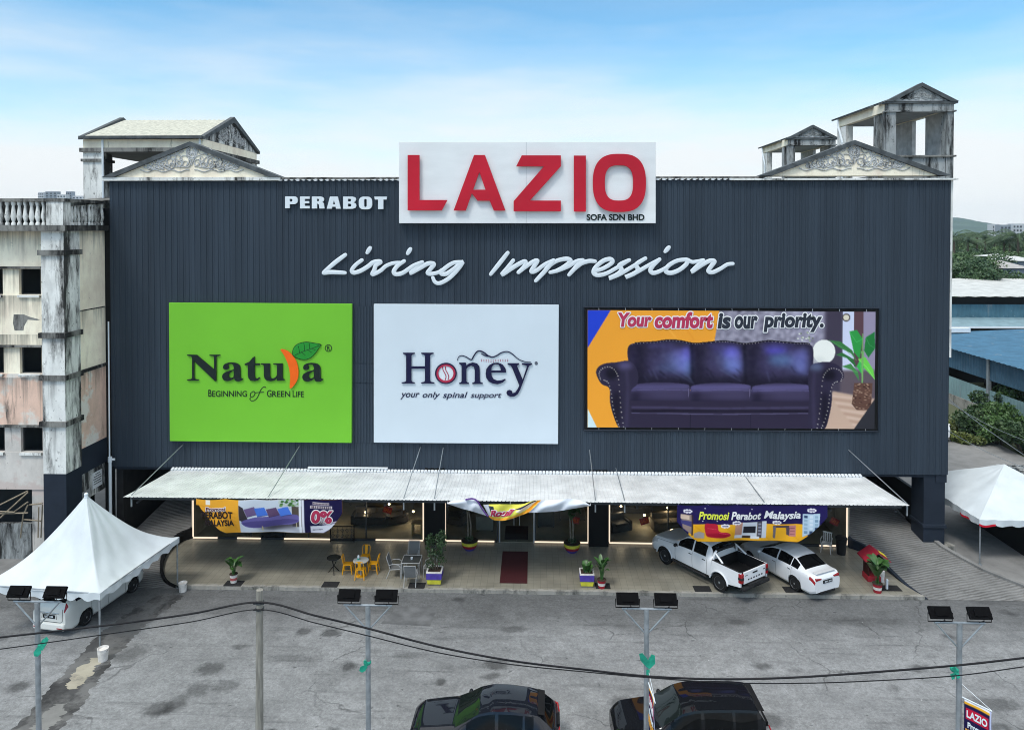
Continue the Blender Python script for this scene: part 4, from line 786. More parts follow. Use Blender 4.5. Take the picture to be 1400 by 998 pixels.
for x in (946.5, 1019): PX.line([(x, 470), (x + 1, 500), (x + 2, 527)], 3, (16, 14, 26), .9, 2, bm)
for x0, xr in ((866, 944), (949, 1017), (1022, 1108)):
    for k in range(5): PX.poly([(xr - 22 - k * 5, 474 + k * 3), (xr - 3, 478 + k * 4), (xr - 4, 512), (xr - 16 - k * 3, 508 - k * 2)], (128, 124, 214) if k < 3 else (112, 140, 192), alpha=.22, blur=4 + k, clip=bm)
    PX.poly([(x0, 472), (x0 + 14, 474), (x0 + 16, 515), (x0, 520)], (18, 16, 30), alpha=.55, blur=7, clip=bm); PX.poly([(x0 + 18, 470), (xr - 18, 470), (xr - 24, 476), (x0 + 22, 477)], (70, 66, 116), alpha=.5, blur=3, clip=bm)
    for k in range(9): a = random.uniform(.2, 1.2); xx_, yy_ = random.uniform(x0 + 12, xr - 8), random.uniform(500, 522); PX.line([(xx_, yy_), (xx_ + 10 * math.cos(a), yy_ + 10 * math.sin(a))], random.uniform(1, 2.2), random.choice([(14, 12, 24), (88, 92, 136)]), .45, 1, bm)
PX.speckle(bm, 3, 2)
PX.rect(862, 1112, 518, 530, (18, 16, 28), alpha=.7, blur=6, clip=bm)
for x0, x1, y0, y1 in ((905, 948, 500, 524), (922, 946, 498, 520), (936, 950, 505, 526), (985, 1015, 505, 522), (1050, 1054, 508, 522), (893, 900, 505, 520)): PX.line([(x0, y0), (x1, y1)], 1.2, (96, 104, 140), .5, 1, bm)
top = back[4:72]
PX.line([p for p in back if p[1] < 470.6], 1.6, (20, 18, 26))
for i, p in enumerate([q for q in back if q[1] < 470.8 and 864 < q[0] < 1110]):
    PX.ell(p[0], p[1] + .9, .6, .6, (190, 185, 180), alpha=.8)
armL = smo([(815, 512), (818, 503), (828, 498), (845, 496), (859, 494), (868, 500), (873, 512), (872, 526), (864, 534), (861, 548), (862, 588), (848, 588), (839, 570), (834, 550), (833, 532), (822, 526)])
armR = smo([(1113, 497), (1130, 494), (1144, 497), (1152, 504), (1155, 514), (1150, 521), (1139, 528), (1139, 545), (1136, 565), (1128, 588), (1108, 588), (1107, 560), (1108, 540), (1106, 520), (1108, 504)])
for k, (xa, xb, xm) in enumerate(((862, 944, 903), (945, 1028, 985), (1029, 1111, 1070))):
    cu_ = smo([(xa, 534), (xa + 6, 527), (xm, 523.5), (xb - 5, 526), (xb, 532), (xb, 552), (xm, 555), (xa, 555)]); PX.poly(cu_, (54, 48, 72)); cm = PX.mask(cu_)
    PX.poly([(xa, 527), (xb, 525), (xb, 533), (xa, 536)], (100, 93, 142) if k else (88, 82, 124), alpha=.8, blur=3, clip=cm); PX.line([(xa + 2, 535), (xm, 533.5), (xb - 2, 534)], .8, (112, 104, 150), .6, 0, cm); PX.rect(xa, xb, 548, 556, (24, 21, 38), alpha=.7, blur=3, clip=cm); PX.poly([(xa + 20, 535), (xb - 4, 534), (xb - 4, 546), (xa + 34, 545)], (82, 75, 108), alpha=.55, blur=6, clip=cm); PX.poly([(xa + 2, 536), (xa + 14, 536), (xa + 12, 552), (xa + 2, 552)], (26, 22, 40), alpha=.6, blur=4, clip=cm); PX.line([(xb - 1.5, 532), (xb - 1.5, 553)], 1.1, (128, 120, 150), .6)
PX.rect(860, 1112, 549, 588, (46, 40, 60)); PX.line([(864, 558), (985, 559), (1109, 557)], 1.6, (92, 86, 122), .8, 1); PX.line([(864, 566), (985, 567), (1108, 565)], 1.2, (98, 92, 124), .8, 0); PX.line([(864, 563), (1109, 562)], 2, (18, 15, 26), .9, 1); PX.line([(945, 567), (945, 588)], .8, (18, 15, 26), .8); PX.line([(1028, 567), (1028, 588)], .8, (18, 15, 26), .8)
for arm, s_ in ((armL, 1), (armR, -1)):
    PX.poly(arm, (46, 41, 62)); am = PX.mask(arm); cx = 847 if s_ > 0 else 1125
    PX.ell(cx + 8 * s_, 501, 10, 5, (104, 96, 140) if s_ > 0 else (110, 126, 160), alpha=.7, blur=4, clip=am); PX.line([(cx + 10 * s_, 508), (cx + 12 * s_, 530), (cx + 10 * s_, 586)], 3, (70, 64, 90), .7, 2, am); PX.ell(cx - 10 * s_, 512, 9, 8, (20, 18, 28), alpha=.8, blur=3, clip=am); PX.ell(cx - 4 * s_, 560, 6, 25, (24, 21, 34), alpha=.8, blur=4, clip=am)
    f = (lambda x: x) if s_ > 0 else (lambda x: 1972 - x)
    for L in ([(821, 520), (819, 512), (824, 505), (834, 503), (842, 509), (846, 520), (848, 545), (850, 565), (853, 585)], [(826, 521), (832, 525), (836, 540), (838, 556), (842, 572), (847, 585)]):
        for q in catmull(L, 3): PX.ell(f(q[0]), q[1], .75, .75, (205, 200, 190), alpha=.9)
ct = [at(x, y, Y=-.10) for x, y in ((803.3, 424), (1197, 426.5), (1195.5, 586.5), (803.3, 584))]
def bil(u, v): p = ct[0].lerp(ct[1], u).lerp(ct[3].lerp(ct[2], u), v); return (p.x, -.10 - .012 * math.sin(u * 40) * math.sin(v * 9), p.z)
pn = PX.sheet('printed_panel', bil, M_['print'], t)
b = MB()
for u in np.linspace(.04, .97, 11):
    for v in (0, 1): p = bil(u, v); b.tube([(p[0], -.10, p[2]), (p[0], -.06, p[2] + (.12 if v == 0 else -.12))], .012, 5)
b.build('lacing', M_['alu'], t)
WORDS = (('Your', 845, 891, 427.5, 447, 0), ('comfort', 895, 975, 426.5, 449, 0), ('is', 981, 999, 428, 449.5, 1), ('our', 1004.5, 1036, 432, 449.5, 1), ('priority.', 1044, 1126, 428, 454, 1))
mw = mat('print_white', (.8, .8, .8), .5, var=0); mr = mat('print_crimson', (.45, .035, .09), .5, var=0); mg = mat('print_slate', (.025, .03, .045), .5, var=0)
bw, br_, bg_ = MB(), MB(), MB()
for wd, x0, x1, y0, y1, k in WORDS:
    V, Fc = text_mesh(wd, bold=.045, shear=.14, space=1.02); Vf = fit(V, x0, x1, y0, y1); on_plane(br_ if k == 0 else bg_, Vf, Fc, -.132, .012)
    outline_words(bw, Vf, Fc, lambda m_, W_, F_, q: on_plane(m_, W_, F_, -.114 - .0008 * q, .008), 1.5, 12)
bw.build('word_outline', mw, t); br_.build('lettering', mr, t); bg_.build('lettering', mg, t)

# ------------------------------------------------------------------ banners hanging from the awning
def hang(px0, px1, py0, py1, Y, bottom, wave, seed):
    """cloth: u across, v down; bottom(u) is how far down the cloth still hangs open (1 = full)"""
    rr = random.Random(seed); ph = [rr.uniform(0, 6) for _ in range(6)]
    def f(u, v, off=0.0):
        p = at(px0 + (px1 - px0) * u, py0 + (py1 - py0) * v, Y=Y); lift = max(0, v - bottom(u))
        sag = -.05 * abs(math.sin(u * math.pi * 5)) * (1 - v)
        yy = Y - off + wave * (math.sin(u * 9 + ph[0] + v * 2) * .5 + math.sin(u * 23 + ph[1] + v * 5) * .25) * (.25 + v) + .25 * v * v
        return (p.x, yy, p.z + sag)
    return f
def btext(mb, f, P, s, x0, x1, y0, y1, off, **kw):
    V, Fc = text_mesh(s, **kw); V = fit(V, x0, x1, y0, y1); sx, sy = P.x1 - P.x0, P.y1 - P.y0
    mb.add([f((x - P.x0) / sx, (y - P.y0) / sy, off + .006 * z) for x, y, z in V], Fc)
def keep_by(bottom): return lambda u, v: v <= bottom(u)
P = Paint(268, 468, 683, 731, 300, 84, (238, 168, 52))
P.poly([(268, 683), (326, 683), (326, 731), (268, 731)], (234, 166, 52)); P.rect(281, 287, 683, 690, (240, 235, 220))
for k in range(5): P.line([(268 + k * 12, 690 + k * 5), (322, 702 + k * 6)], 1.4, (206, 134, 30), .5, 1)
P.rect(326, 412, 683, 731, (205, 212, 222)); P.rect(326, 412, 683, 696, (196, 204, 214)); P.rect(398, 412, 692, 722, (90, 80, 72)); 
for k in range(30): P.ell(random.uniform(382, 409), random.uniform(683, 692), 2.4, 1.6, random.choice([(70, 110, 60), (110, 150, 90), (190, 200, 190)]))
P.poly([(326, 690), (332, 694), (338, 712), (330, 714), (326, 712)], (60, 55, 60)); P.poly([(352, 728), (380, 719), (404, 722), (410, 730)], (170, 172, 182), blur=3); P.poly([(348, 724), (372, 718), (408, 714), (404, 722), (370, 727)], (48, 44, 54), alpha=.8, blur=3)
P.poly(smo([(329, 714), (345, 709), (370, 706), (400, 704), (408, 707), (407, 714), (395, 719), (370, 721), (350, 724), (334, 722)]), (104, 96, 156)); P.poly(smo([(331, 716), (360, 713), (400, 711), (405, 714), (380, 720), (350, 723), (336, 721)]), (78, 70, 126), alpha=.8)
for x0, c in ((333, (112, 92, 134)), (347, (74, 118, 210)), (363, (100, 76, 108)), (379, (84, 130, 226))): P.poly([(x0, 696), (x0 + 14, 693.5), (x0 + 19, 704.5), (x0 + 4, 708)], c); P.line([(x0 + 4, 707.5), (x0 + 19, 704.5)], .8, (50, 45, 80), .7)
P.line([(357, 721), (357, 728)], 1, (210, 190, 130)); P.line([(404, 716), (404, 723)], 1, (190, 180, 150))
P.rect(412, 468, 683, 731, (30, 26, 66)); P.rect(412, 415, 683, 731, (225, 225, 235)); P.rect(408, 411, 683, 731, (235, 235, 240)); P.poly([(423, 721), (438, 720), (458, 716), (455, 722), (440, 731), (423, 731)], (222, 222, 232))
P.rect(427, 450, 687, 690.5, (215, 205, 205)); P.rect(424, 454, 691.5, 695.5, (215, 205, 205)); P.poly([(440, 717), (460, 713), (460, 715), (440, 719)], (190, 180, 195)); P.ell(440, 706, 17, 10, (40, 34, 78), alpha=.6, blur=3)
for k in range(11): P.rect(428 + k * 2, 429.2 + k * 2, 688, 689.8, (70, 55, 70)); P.rect(425.5 + k * 2.5, 427 + k * 2.5, 692.2, 695, (70, 55, 70))
P.line([(426, 726.5), (440, 725.5)], 1, (90, 90, 110))
def botL(u): return max(.16, 1 - max(0, (.20 - u) / .20) ** 1.5 * .95) if u < .5 else 1 - max(0, (u - .86) / .14) ** 1.4 * .62
f = hang(268, 468, 682, 731, -4.52, botL, .10, 3)
t = thing('banner', 'wide sale banner with a purple daybed, orange left end and a big red 0%', 'banner', tuple(Vector(f(.5, 1)) ))
P.sheet('cloth', f, M_['print'], t, keep_by(botL))
mk = mat('print_black', (.02, .012, .012), .5, var=0); b = MB(); btext(b, f, P, 'PERABOT', 275, 318, 699.5, 709.5, .02, bold=.032); btext(b, f, P, 'MALAYSIA', 279, 319, 711, 720, .02, bold=.032); b.build('lettering', mk, t)
b = MB(); [btext(b, f, P, s_, x0 + r_ * math.cos(a), x1 + r_ * math.cos(a), y0 + r_ * math.sin(a), y1 + r_ * math.sin(a), .012 + .0008 * a, bold=bo, shear=.12) for s_, x0, x1, y0, y1, r_, bo in (('Promosi', 281, 308, 693.3, 699, .8, .02), ('0%', 425, 455, 698, 716.5, 1.3, .05)) for a in np.linspace(0, 5.6, 10)]; b.build('word_outline', mw, t)
b = MB(); btext(b, f, P, '0%', 425, 455, 698, 716.5, .030, bold=.05, shear=.12); b.build('lettering', mr, t)
b = MB(); btext(b, f, P, 'Promosi', 281, 308, 693.3, 699, .026, bold=.02, shear=.12); b.build('lettering', mat('print_maroon', (.12, .01, .02), .5, var=0), t)
b = MB()
for u in np.linspace(.0, 1, 7): p = f(u, 0); b.tube([p, (p[0], p[1] + .15, AZ1 - .05)], .008, 5)
b.build('tie_cord', M_['white'], t)

P = Paint(926, 1131, 690, 743, 310, 88, (36, 30, 84))
P.poly([(926, 690), (1131, 690), (1131, 718), (1100, 718), (1040, 716), (980, 716), (950, 715), (926, 708)], (36, 29, 82))
P.poly([(944, 716), (985, 717), (1040, 717), (1105, 717), (1105, 743), (940, 743)], (244, 178, 42))
for k in range(4): P.line([(950 + k * 40, 718), (975 + k * 40, 742)], 1.5, (222, 150, 24), .5, 1)
P.poly([(931, 702), (946, 703), (947, 732), (934, 722)], (150, 130, 122)); P.poly([(931, 711), (946, 712), (946, 720), (932, 716)], (70, 68, 120)); P.poly([(931, 703), (943, 704), (943, 710), (931, 709)], (215, 190, 170)); P.rect(946, 948, 703, 733, (60, 45, 50))
P.poly([(949, 730), (956, 727), (964, 730), (964, 738), (950, 737)], (176, 164, 160))
P.poly(smo([(964, 717), (972, 716), (981, 717), (984, 727), (996, 729), (1000, 734), (990, 737), (972, 736), (966, 732)]), (196, 36, 60)); P.poly([(966, 732), (984, 729), (1000, 733), (990, 737), (970, 736)], (150, 18, 44), alpha=.7, blur=1); P.line([(968, 723), (980, 724)], .8, (235, 90, 110), .8); P.line([(984, 729), (998, 732)], .8, (235, 90, 110), .8)
P.rect(1006, 1016, 714, 738, (200, 150, 130)); P.rect(1016, 1037, 714, 738, (214, 218, 226)); P.rect(1017.5, 1035, 720.5, 731, (40, 40, 48)); P.rect(1037, 1043, 713, 738, (80, 78, 90)); P.rect(1043, 1049, 713, 738, (206, 212, 220)); P.rect(1006, 1017, 734, 739, (225, 225, 228)); P.rect(1028, 1040, 736, 740, (235, 235, 236)); P.rect(1017, 1028, 735, 739, (70, 55, 45))
for k in range(4): P.rect(1038, 1042, 716 + k * 5, 718.5 + k * 5, (150, 150, 165))
P.rect(1058, 1082, 719, 722, (86, 68, 76)); P.poly([(1058, 720), (1062, 720), (1062, 739), (1059, 738)], (110, 104, 116)); P.rect(1080, 1089, 719, 735, (200, 130, 128)); P.poly([(1076, 722), (1081, 722), (1081, 734), (1077, 733)], (92, 76, 86)); 
for k in range(3): P.line([(1081.5, 723 + k * 4.5), (1088, 723 + k * 4.5)], .7, (120, 70, 76))
P.poly([(1098, 702), (1121, 701), (1120, 724), (1098, 735)], (184, 206, 222))
for i in range(3):
    for k in range(5): P.rect(1100 + i * 7, 1104.5 + i * 7, 704 + k * 5.5, 707.8 + k * 5.5, random.choice([(120, 150, 175), (150, 178, 198), (58, 78, 110), (210, 222, 232)]))
for cx, cy in ((940.5, 698), (1110, 696.5), (992, 719), (1007.5, 715), (1063, 714.5)):
    for k in range(7): a = k / 7 * 6.28; P.ell(cx + 4.4 * math.cos(a), cy + 1.6 * math.sin(a), 2, 1.7, (236, 232, 236))
    P.line([(cx - 4, cy + .4), (cx + 4, cy)], 1.3, (70, 60, 110))
for x, y in ((964, 694.5), (1028, 694.5), (961, 712), (981, 712)): P.ell(x, y, .9, .7, (235, 235, 240))
def botR(u): return max(.42, 1 - max(0, (.15 - u) / .15) ** 1.3 * .55) if u < .5 else 1 - max(0, (u - .80) / .20) ** 1.3 * .70
f = hang(926, 1131, 690, 743, -4.50, botR, .12, 8)
t = thing('banner', 'purple and yellow furniture sale banner hung above the white pickup and sedan', 'banner', tuple(Vector(f(.5, 1))))
P.sheet('cloth', f, M_['print'], t, keep_by(botR))
b = MB(); btext(b, f, P, 'Promosi', 955, 997, 698.2, 709.8, .02, bold=.03, shear=.22); b.build('lettering', mat('print_yellow', (.75, .80, .08), .5, var=0), t)
b = MB(); btext(b, f, P, 'Perabot', 999.5, 1041, 698.7, 710, .02, bold=.03, shear=.22); btext(b, f, P, 'Malaysia', 1045, 1095, 698.2, 712.3, .02, bold=.03, shear=.22); b.build('lettering', mw, t)
b = MB()
for u in np.linspace(.01, .99, 6): p = f(u, 0); b.tube([p, (p[0], p[1] + .15, AZ1 - .05)], .008, 5)
b.build('tie_cord', M_['white'], t)

# twisted banner over the entrance
t = thing('banner', 'crumpled yellow banner folded over itself above the entrance showing its white back', 'banner', tuple(at(700, 712, Y=-4.7)))
zt = lambda L: zq(L, 6.364, 600, 670)
def cloth(top, bot, Y0_, bulge, seed, nu=40, nv=12):
    T = catmull(zt(top), 10); Bm = catmull(zt(bot), 10); rr = random.Random(seed); a, c = rr.uniform(0, 6), rr.uniform(0, 6)
    def at_(L, u): x = u * (len(L) - 1); i = min(int(x), len(L) - 2); return L[i] * (1 - (x - i)) + L[i + 1] * (x - i)
    def f(u, v, off=0):
        q = at_(T, u) * (1 - v) + at_(Bm, u) * v; y = Y0_ - off - bulge * math.sin(math.pi * v) + .06 * math.sin(u * 13 + a + 3 * v) + .03 * math.sin(u * 31 + c) * v
        return tuple(at(q[0], q[1], Y=y))
    return f
mback = mat('banner_back', (.66, .70, .76), .6, var=.05, scale=2)
fl_ = cloth([(72, 115), (120, 88), (235, 85), (290, 72), (335, 92), (375, 145), (425, 222)], [(72, 118), (140, 140), (200, 160), (260, 175), (310, 190), (360, 205), (425, 226)], -4.72, .12, 1); b = MB(); b.grid(40, 10, fl_); b.build('folded_back', mback, t, 70)
fr_ = cloth([(890, 92), (980, 84), (1080, 78), (1180, 76), (1260, 98), (1320, 132)], [(780, 196), (880, 192), (1000, 186), (1100, 172), (1220, 152), (1320, 136)], -4.74, .14, 2); b = MB(); b.grid(40, 10, fr_); b.build('folded_back', mback, t, 70)
P = Paint(0, 1, 0, 1, 160, 60, (226, 220, 90)); P.rect(0, .10, 0, 1, (170, 176, 186)); P.poly([(.09, .1), (.16, .15), (.2, .7), (.12, .8)], (50, 56, 62)); P.poly([(.0, .85), (.3, .86), (.75, .8), (1, .6), (1, 1), (0, 1)], (240, 170, 60)); P.poly([(.55, .5), (.8, .1), (1, 0), (1, .3), (.7, .75)], (236, 226, 200)); P.poly([(.9, 0), (1, 0), (.92, .8), (.8, .9)], (232, 150, 40)); P.poly([(.5, .35), (.62, .22), (.85, .0), (.88, .05), (.64, .42)], (50, 44, 70))
fm_ = cloth([(385, 125), (500, 122), (620, 122), (730, 120), (820, 92), (892, 86)], [(440, 235), (480, 260), (560, 264), (640, 246), (720, 216), (790, 190)], -4.62, .05, 3)
P.sheet('printed_cloth', fm_, M_['print'], t)
b = MB(); V, Fc = text_mesh('Rouli', bold=.05, shear=.2); V = fit(V, .10, .52, .42, .84); b.add([fm_(x, y - .28 * (x - .1), .03 + .01 * z) for x, y, z in V], Fc); b.build('lettering', mr, t)
b = MB(); V, Fc = text_mesh('Rouli', bold=.14, shear=.2); V = fit(V, .09, .53, .38, .88); b.add([fm_(x, y - .28 * (x - .1), .018 + .006 * z) for x, y, z in V], Fc); b.build('word_outline', mw, t)
b = MB(); E = catmull(zt([(232, 82), (290, 74), (335, 95), (370, 150), (400, 195), (428, 226)]), 8); b.tube([tuple(at(q[0], q[1], Y=-4.86)) for q in E], .07, 8, flat=.4); b.build('hem', mat('print_purple', (.09, .035, .20), .5, var=.1), t)
b = MB()
for q in ((72, 115), (300, 74), (620, 122), (900, 90), (1320, 132)): x, y = zt([q])[0]; p = at(x, y, Y=-4.7); b.tube([tuple(p), (p.x, AYF + .1, AZ1 - .04)], .008, 5)
b.build('tie_cord', M_['white'], t)
# ------------------------------------------------------------------ weathered neighbour on the left
nb = thing('old_building', 'stained cream and peach concrete block with balustrade left of the navy store', 'building', (-23, -2.5, -.15))
FY, PY = -2.6, -3.2; FX = -21.88
zz = lambda py, Y=FY: at(30, py, Y=Y).z; xx = lambda px, Y=FY: at(px, 450, Y=Y).x
px0, px1 = xx(57, PY), xx(88, PY)                    # corner pillar front
WX0 = -34.0; pitch = xx(56) - xx(4); ww = xx(56) - xx(26); wl0 = xx(26)
wins = [wl0 - k * pitch for k in range(8)]
rows = [(zz(403), zz(368)), (zz(511), zz(475)), (zz(618), zz(584))]
bands = [(rows[0][1], zz(313), 'cream'), (rows[1][1], rows[0][0], 'cream'), (rows[2][1], rows[1][0], 'peach'), (zz(669), rows[2][0], 'oldcream2')]
M_['oldcream2'] = weathered('old_pinkish_render', (.60, .57, .53), (.06, .06, .06), .25, second=(.58, .50, .46))
for z0, z1, mm in bands:
    b = MB(); b.box(WX0, px0 + .02, FY, FY + .25, z0, z1); b.build('wall', M_[mm], nb)
for z0, z1 in rows:
    edges = sorted(wins)
    xs = [WX0] + [v for a in edges for v in (a, a + ww)] + [px0 + .02]
    for a, c in zip(xs[::2], xs[1::2]):
        if c > a: b = MB(); b.box(a, c, FY + .03, FY + .25, z0, z1); b.build('mullion_wall', M_['cream'] if z0 > 8 else M_['oldcream2'], nb)
    for a in edges:
        b = MB(); b.box(a, a + ww, FY + .22, FY + .26, z0, z0 + .05); b.box(a, a + .05, FY + .2, FY + .26, z0 + .05, z1); b.box(a + ww - .05, a + ww, FY + .2, FY + .26, z0 + .05, z1); wn = b.build('window', M_['steel'], nb)
        b = MB(); b.box(a, a + ww, FY - .10, FY + .2, z0 - .13, z0 - .01); b.build('sill', M_['oldwhite'], wn)
        if z0 < 7 and a > -24:
            b = MB()
            for k in range(4): b.cbox((a + ww * .35, FY + .45, z0 + .2 + k * .26), (ww * .6, .02, .14), Matrix.Rotation(.5, 3, 'X') @ Matrix.Rotation(.25, 3, 'Y'))
            b.build('louvre', M_['alu'], wn)
    b = MB(); b.box(WX0, px0, FY - .13, FY, z1 + .02, z1 + .12); b.build('string_course', M_['mould'], nb)
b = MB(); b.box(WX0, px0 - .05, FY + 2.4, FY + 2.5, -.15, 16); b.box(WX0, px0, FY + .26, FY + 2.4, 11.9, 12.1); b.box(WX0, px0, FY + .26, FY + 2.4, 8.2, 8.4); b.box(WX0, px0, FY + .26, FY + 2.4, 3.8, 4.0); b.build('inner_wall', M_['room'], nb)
b = MB(); b.prism([(xx(19), zz(430)), (xx(33), zz(430)), (xx(40), zz(433)), (xx(55), zz(437)), (xx(50), zz(438)), (xx(38), zz(437)), (xx(33), zz(446)), (xx(32), zz(452)), (xx(20), zz(452)), (xx(18), zz(442))], 'y', FY - .006, FY + .0); b.build('peeled_patch', M_['mould'], nb)
# corner pillar, its lower navy coat, collars
zp = lambda py: at(70, py, Y=PY).z; zN = zp(648)
b = MB(); b.box(px0, FX, PY, -2.0, zN, zp(316)); b.build('pillar', M_['oldwhite'], nb, bevel=.015)
b = MB(); b.box(px0 + .002, FX + .002, PY - .004, -2.0, -.15, zN - .004); b.build('pillar_base', M_['navy'], nb, bevel=.015)
for py in (346, 459, 517, 580): b = MB(); b.box(px0 - .10, FX + .10, PY - .12, -1.95, zp(py + 3), zp(py - 4)); b.build('collar', M_['mould'], nb)
# flank wall facing the camera's right, running back to the store
b = MB(); b.box(FX - .9, FX - .03, -2.0, .1, zp(516), zp(316)); b.build('wall', M_['flankcream'], nb)
zb_ = [zp(640), zp(613)]
b = MB(); b.box(FX - .9, FX - .03, -2.0, .1, 5.3, zp(516) - .004); b.build('wall', M_['flankpeach'], nb)
b = MB(); b.box(FX - .9, FX + .02, -2.0, .1, zp(516) - .06, zp(516) + .10); b.box(FX - .9, FX - .01, -2.0, .1, zp(430), zp(430) + .05); b.build('string_course', M_['mould'], nb)
b = MB(); b.box(FX - .9, FX - .02, -2.0, .3, 4.05, 5.296); b.build('lintel', M_['navy'], nb)
b = MB(); b.box(FX - .3, FX - .16, -2.0, .3, 2.65, 4.046); b.box(FX - .3, FX - .16, -2.0, -1.1, -.15, 2.65); b.build('wall', M_['oldwhite'], nb)
b = MB(); b.box(FX - .17, FX - .135, -1.95, -1.15, -.1, 3.1); b.build('door', mat('old_door', (.30, .31, .31), .6, var=.15), nb)
b = MB(); b.box(FX - .9, FX - .8, -1.1, .3, -.15, 2.65); b.build('inner_wall', M_['black'], nb)
b = MB(); b.box(FX - .12, X0 - .02, .1, .3, -.15, 17); b.build('gap_wall', M_['black'], nb)
t = thing('notice_board', 'small white notice with lines of dark print on the wall behind the left tent', 'notice', (FX - .155, -.5, 3.1))
b = MB(); b.box(FX - .158, FX - .14, -.92, -.12, 2.95, 3.75); b.build('panel', M_['panelwhite'], t); b = MB()
for k, w_ in enumerate((.36, .62, .70, .60, .66)): b.box(FX - .141, FX - .137, -.52 - w_ / 2, -.52 + w_ / 2, 3.62 - k * .12, 3.66 - k * .12)
b.build('print_lines', M_['steel'], t)
# ground floor of the front: open bay with a pier
b = MB(); b.box(xx(40), px0 - .01, FY + .06, FY + .4, -.15, zz(669) - .004); b.build('pier', M_['oldcream2'], nb)
b = MB(); b.box(xx(40) - 4.6, xx(40) - 4.0, FY + .06, FY + .4, -.15, zz(669) - .004); b.build('pier', M_['oldcream2'], nb)
# cornice + balustrade
zc0, zc1 = zp(316), zp(308); ztop = zp(276)
b = MB(); b.box(WX0, FX + .22, PY - .25, FY + .5, zc0, zc1); b.box(FX - .6, FX + .22, FY + .5, .12, zc0, zc1); b.box(WX0, FX + .1, PY - .1, FY + .3, ztop, ztop + .15); b.box(FX - .35, FX + .1, FY + .3, .12, ztop, ztop + .15); b.build('cornice', M_['mould'], nb)
b = MB(); b.box(xx(66, PY), FX + .02, PY - .06, PY + .5, zc1, ztop); b.build('balustrade_pier', M_['oldwhite'], nb)
def baluster(mb, x, y, z0, z1):
    h = z1 - z0; mb.lathe([(.10, z0), (.10, z0 + h * .08), (.06, z0 + h * .14), (.125, z0 + h * .36), (.085, z0 + h * .62), (.06, z0 + h * .82), (.10, z0 + h * .9), (.10, z1)], (x, y, 0), 10)
x = xx(66, PY) - .2
while x > WX0: b = MB(); baluster(b, x, PY + .08, zc1, ztop); b.build('baluster', M_['oldwhite'], nb, 40); x -= .29
y = -2.45
while y < .0: b = MB(); baluster(b, FX - .1, y, zc1, ztop); b.build('baluster', M_['oldwhite'], nb, 40); y += .27
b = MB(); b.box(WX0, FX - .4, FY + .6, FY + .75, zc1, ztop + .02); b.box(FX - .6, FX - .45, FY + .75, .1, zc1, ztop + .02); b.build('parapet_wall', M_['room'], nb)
b = MB(); b.box(WX0, FX - .3, FY + .5, 13, zc1 - .4, zc1 - .1); b.build('roof', M_['mould'], nb)
b = MB(); b.prism([(-3, 17.0), (8, 17.9), (8, 18.05), (-3, 17.15)], 'x', FX - 2.2, FX + .0); b.build('roof', M_['mould'], nb)
# drainpipe
t = thing('drainpipe', 'grey-white drainpipe down the corner between the old block and the navy store', 'pipe', (at(151, 690, Y=-.35).x, -.35, -.15)); x = at(151, 690, Y=-.35).x
b = MB(); b.tube([(x, -.35, -.15), (x, -.35, at(150, 625, Y=-.35).z)], .075, 10); z = at(150, 625, Y=-.35).z; b.tube([(x, -.35, z - .25), (x, -.35, z + .02)], .10, 10); b.tube([(x, -.35, z - .12), (x + .22, -.3, z - .12)], .06, 8); b.tube([(x - .05, -.3, z), (x - .1, -.2, at(146, 440, Y=-.3).z)], .035, 8); b.build('pipe', M_['letterwhite'], t, 40)
# timber frames stored in the open bay
t = thing('timber_frame', 'broken timber bed frames heaped in the open bay of the old block', 'wood pile', (xx(20), FY - .2, -.15))
b = MB()
for a, c in (((0, 708), (38, 673)), ((0, 690), (38, 671)), ((0, 699), (20, 700)), ((20, 699), (38, 686)), ((0, 702), (38, 701)), ((32, 701), (28, 735)), ((38, 690), (33, 702)), ((40, 690), (58, 688)), ((53, 693), (52, 735)), ((58, 690), (56, 735)), ((32, 710), (56, 712))):
    p, q = at(*a, Y=FY - .35 + random.uniform(-.1, .2)), at(*c, Y=FY - .35 + random.uniform(-.1, .2)); b.tube([tuple(p), tuple(q)], .035, 4)
b.build('timber', M_['wood'], t)
t = tag(MB().grid(8, 4, lambda u, v: tuple(at(0 + 20 * u, 727 + 8 * v + 2 * math.sin(u * 7), Z=-.1 + .15 * math.sin(u * 3.1)))).build('tarpaulin', M_['fabric'], None, 60), 'pale crumpled tarpaulin on the ground under the old block', 'tarpaulin')
tag(MB().box(-30, -24.5, -1.9, -1.7, -.15, 1.6).build('low_wall', M_['oldgrey']), 'low grey plaster wall inside the open bay of the old block', 'wall')

# ------------------------------------------------------------------ rooftop pavilion, left
pv = thing('rooftop_pavilion', 'open rooftop pavilion with pale tiled gable roof and stained pillars', 'pavilion', (-21.4, 7.3, 17.2))
y0, y1 = 3.4, 11.3; x0, x1 = at(109, 190, Y=y0).x, at(281, 190, Y=y0).x; ze = at(200, 190, Y=y0).z; ym = (y0 + y1) / 2; zr = at(300, 166, Y=ym).z
b = MB()
for xa in (x0, x1 - .25):
    vs = []
    for xq in (xa, xa + .25): vs += [(xq, y0 - .15, ze - .05), (xq, y0 - .15, ze + .12), (xq, ym, zr + .25), (xq, y1 + .15, ze + .12), (xq, y1 + .15, ze - .05), (xq, ym, zr - .1)]
    b = MB(); b.add(vs, [(0, 1, 2, 5), (5, 2, 3, 4), (11, 8, 7, 6), (10, 9, 8, 11), (1, 7, 8, 2), (2, 8, 9, 3), (0, 6, 7, 1), (3, 9, 10, 4), (6, 0, 5, 11), (11, 5, 4, 10)]); b.build('gable_coping', M_['coping'], pv)
b = MB(); n = 46
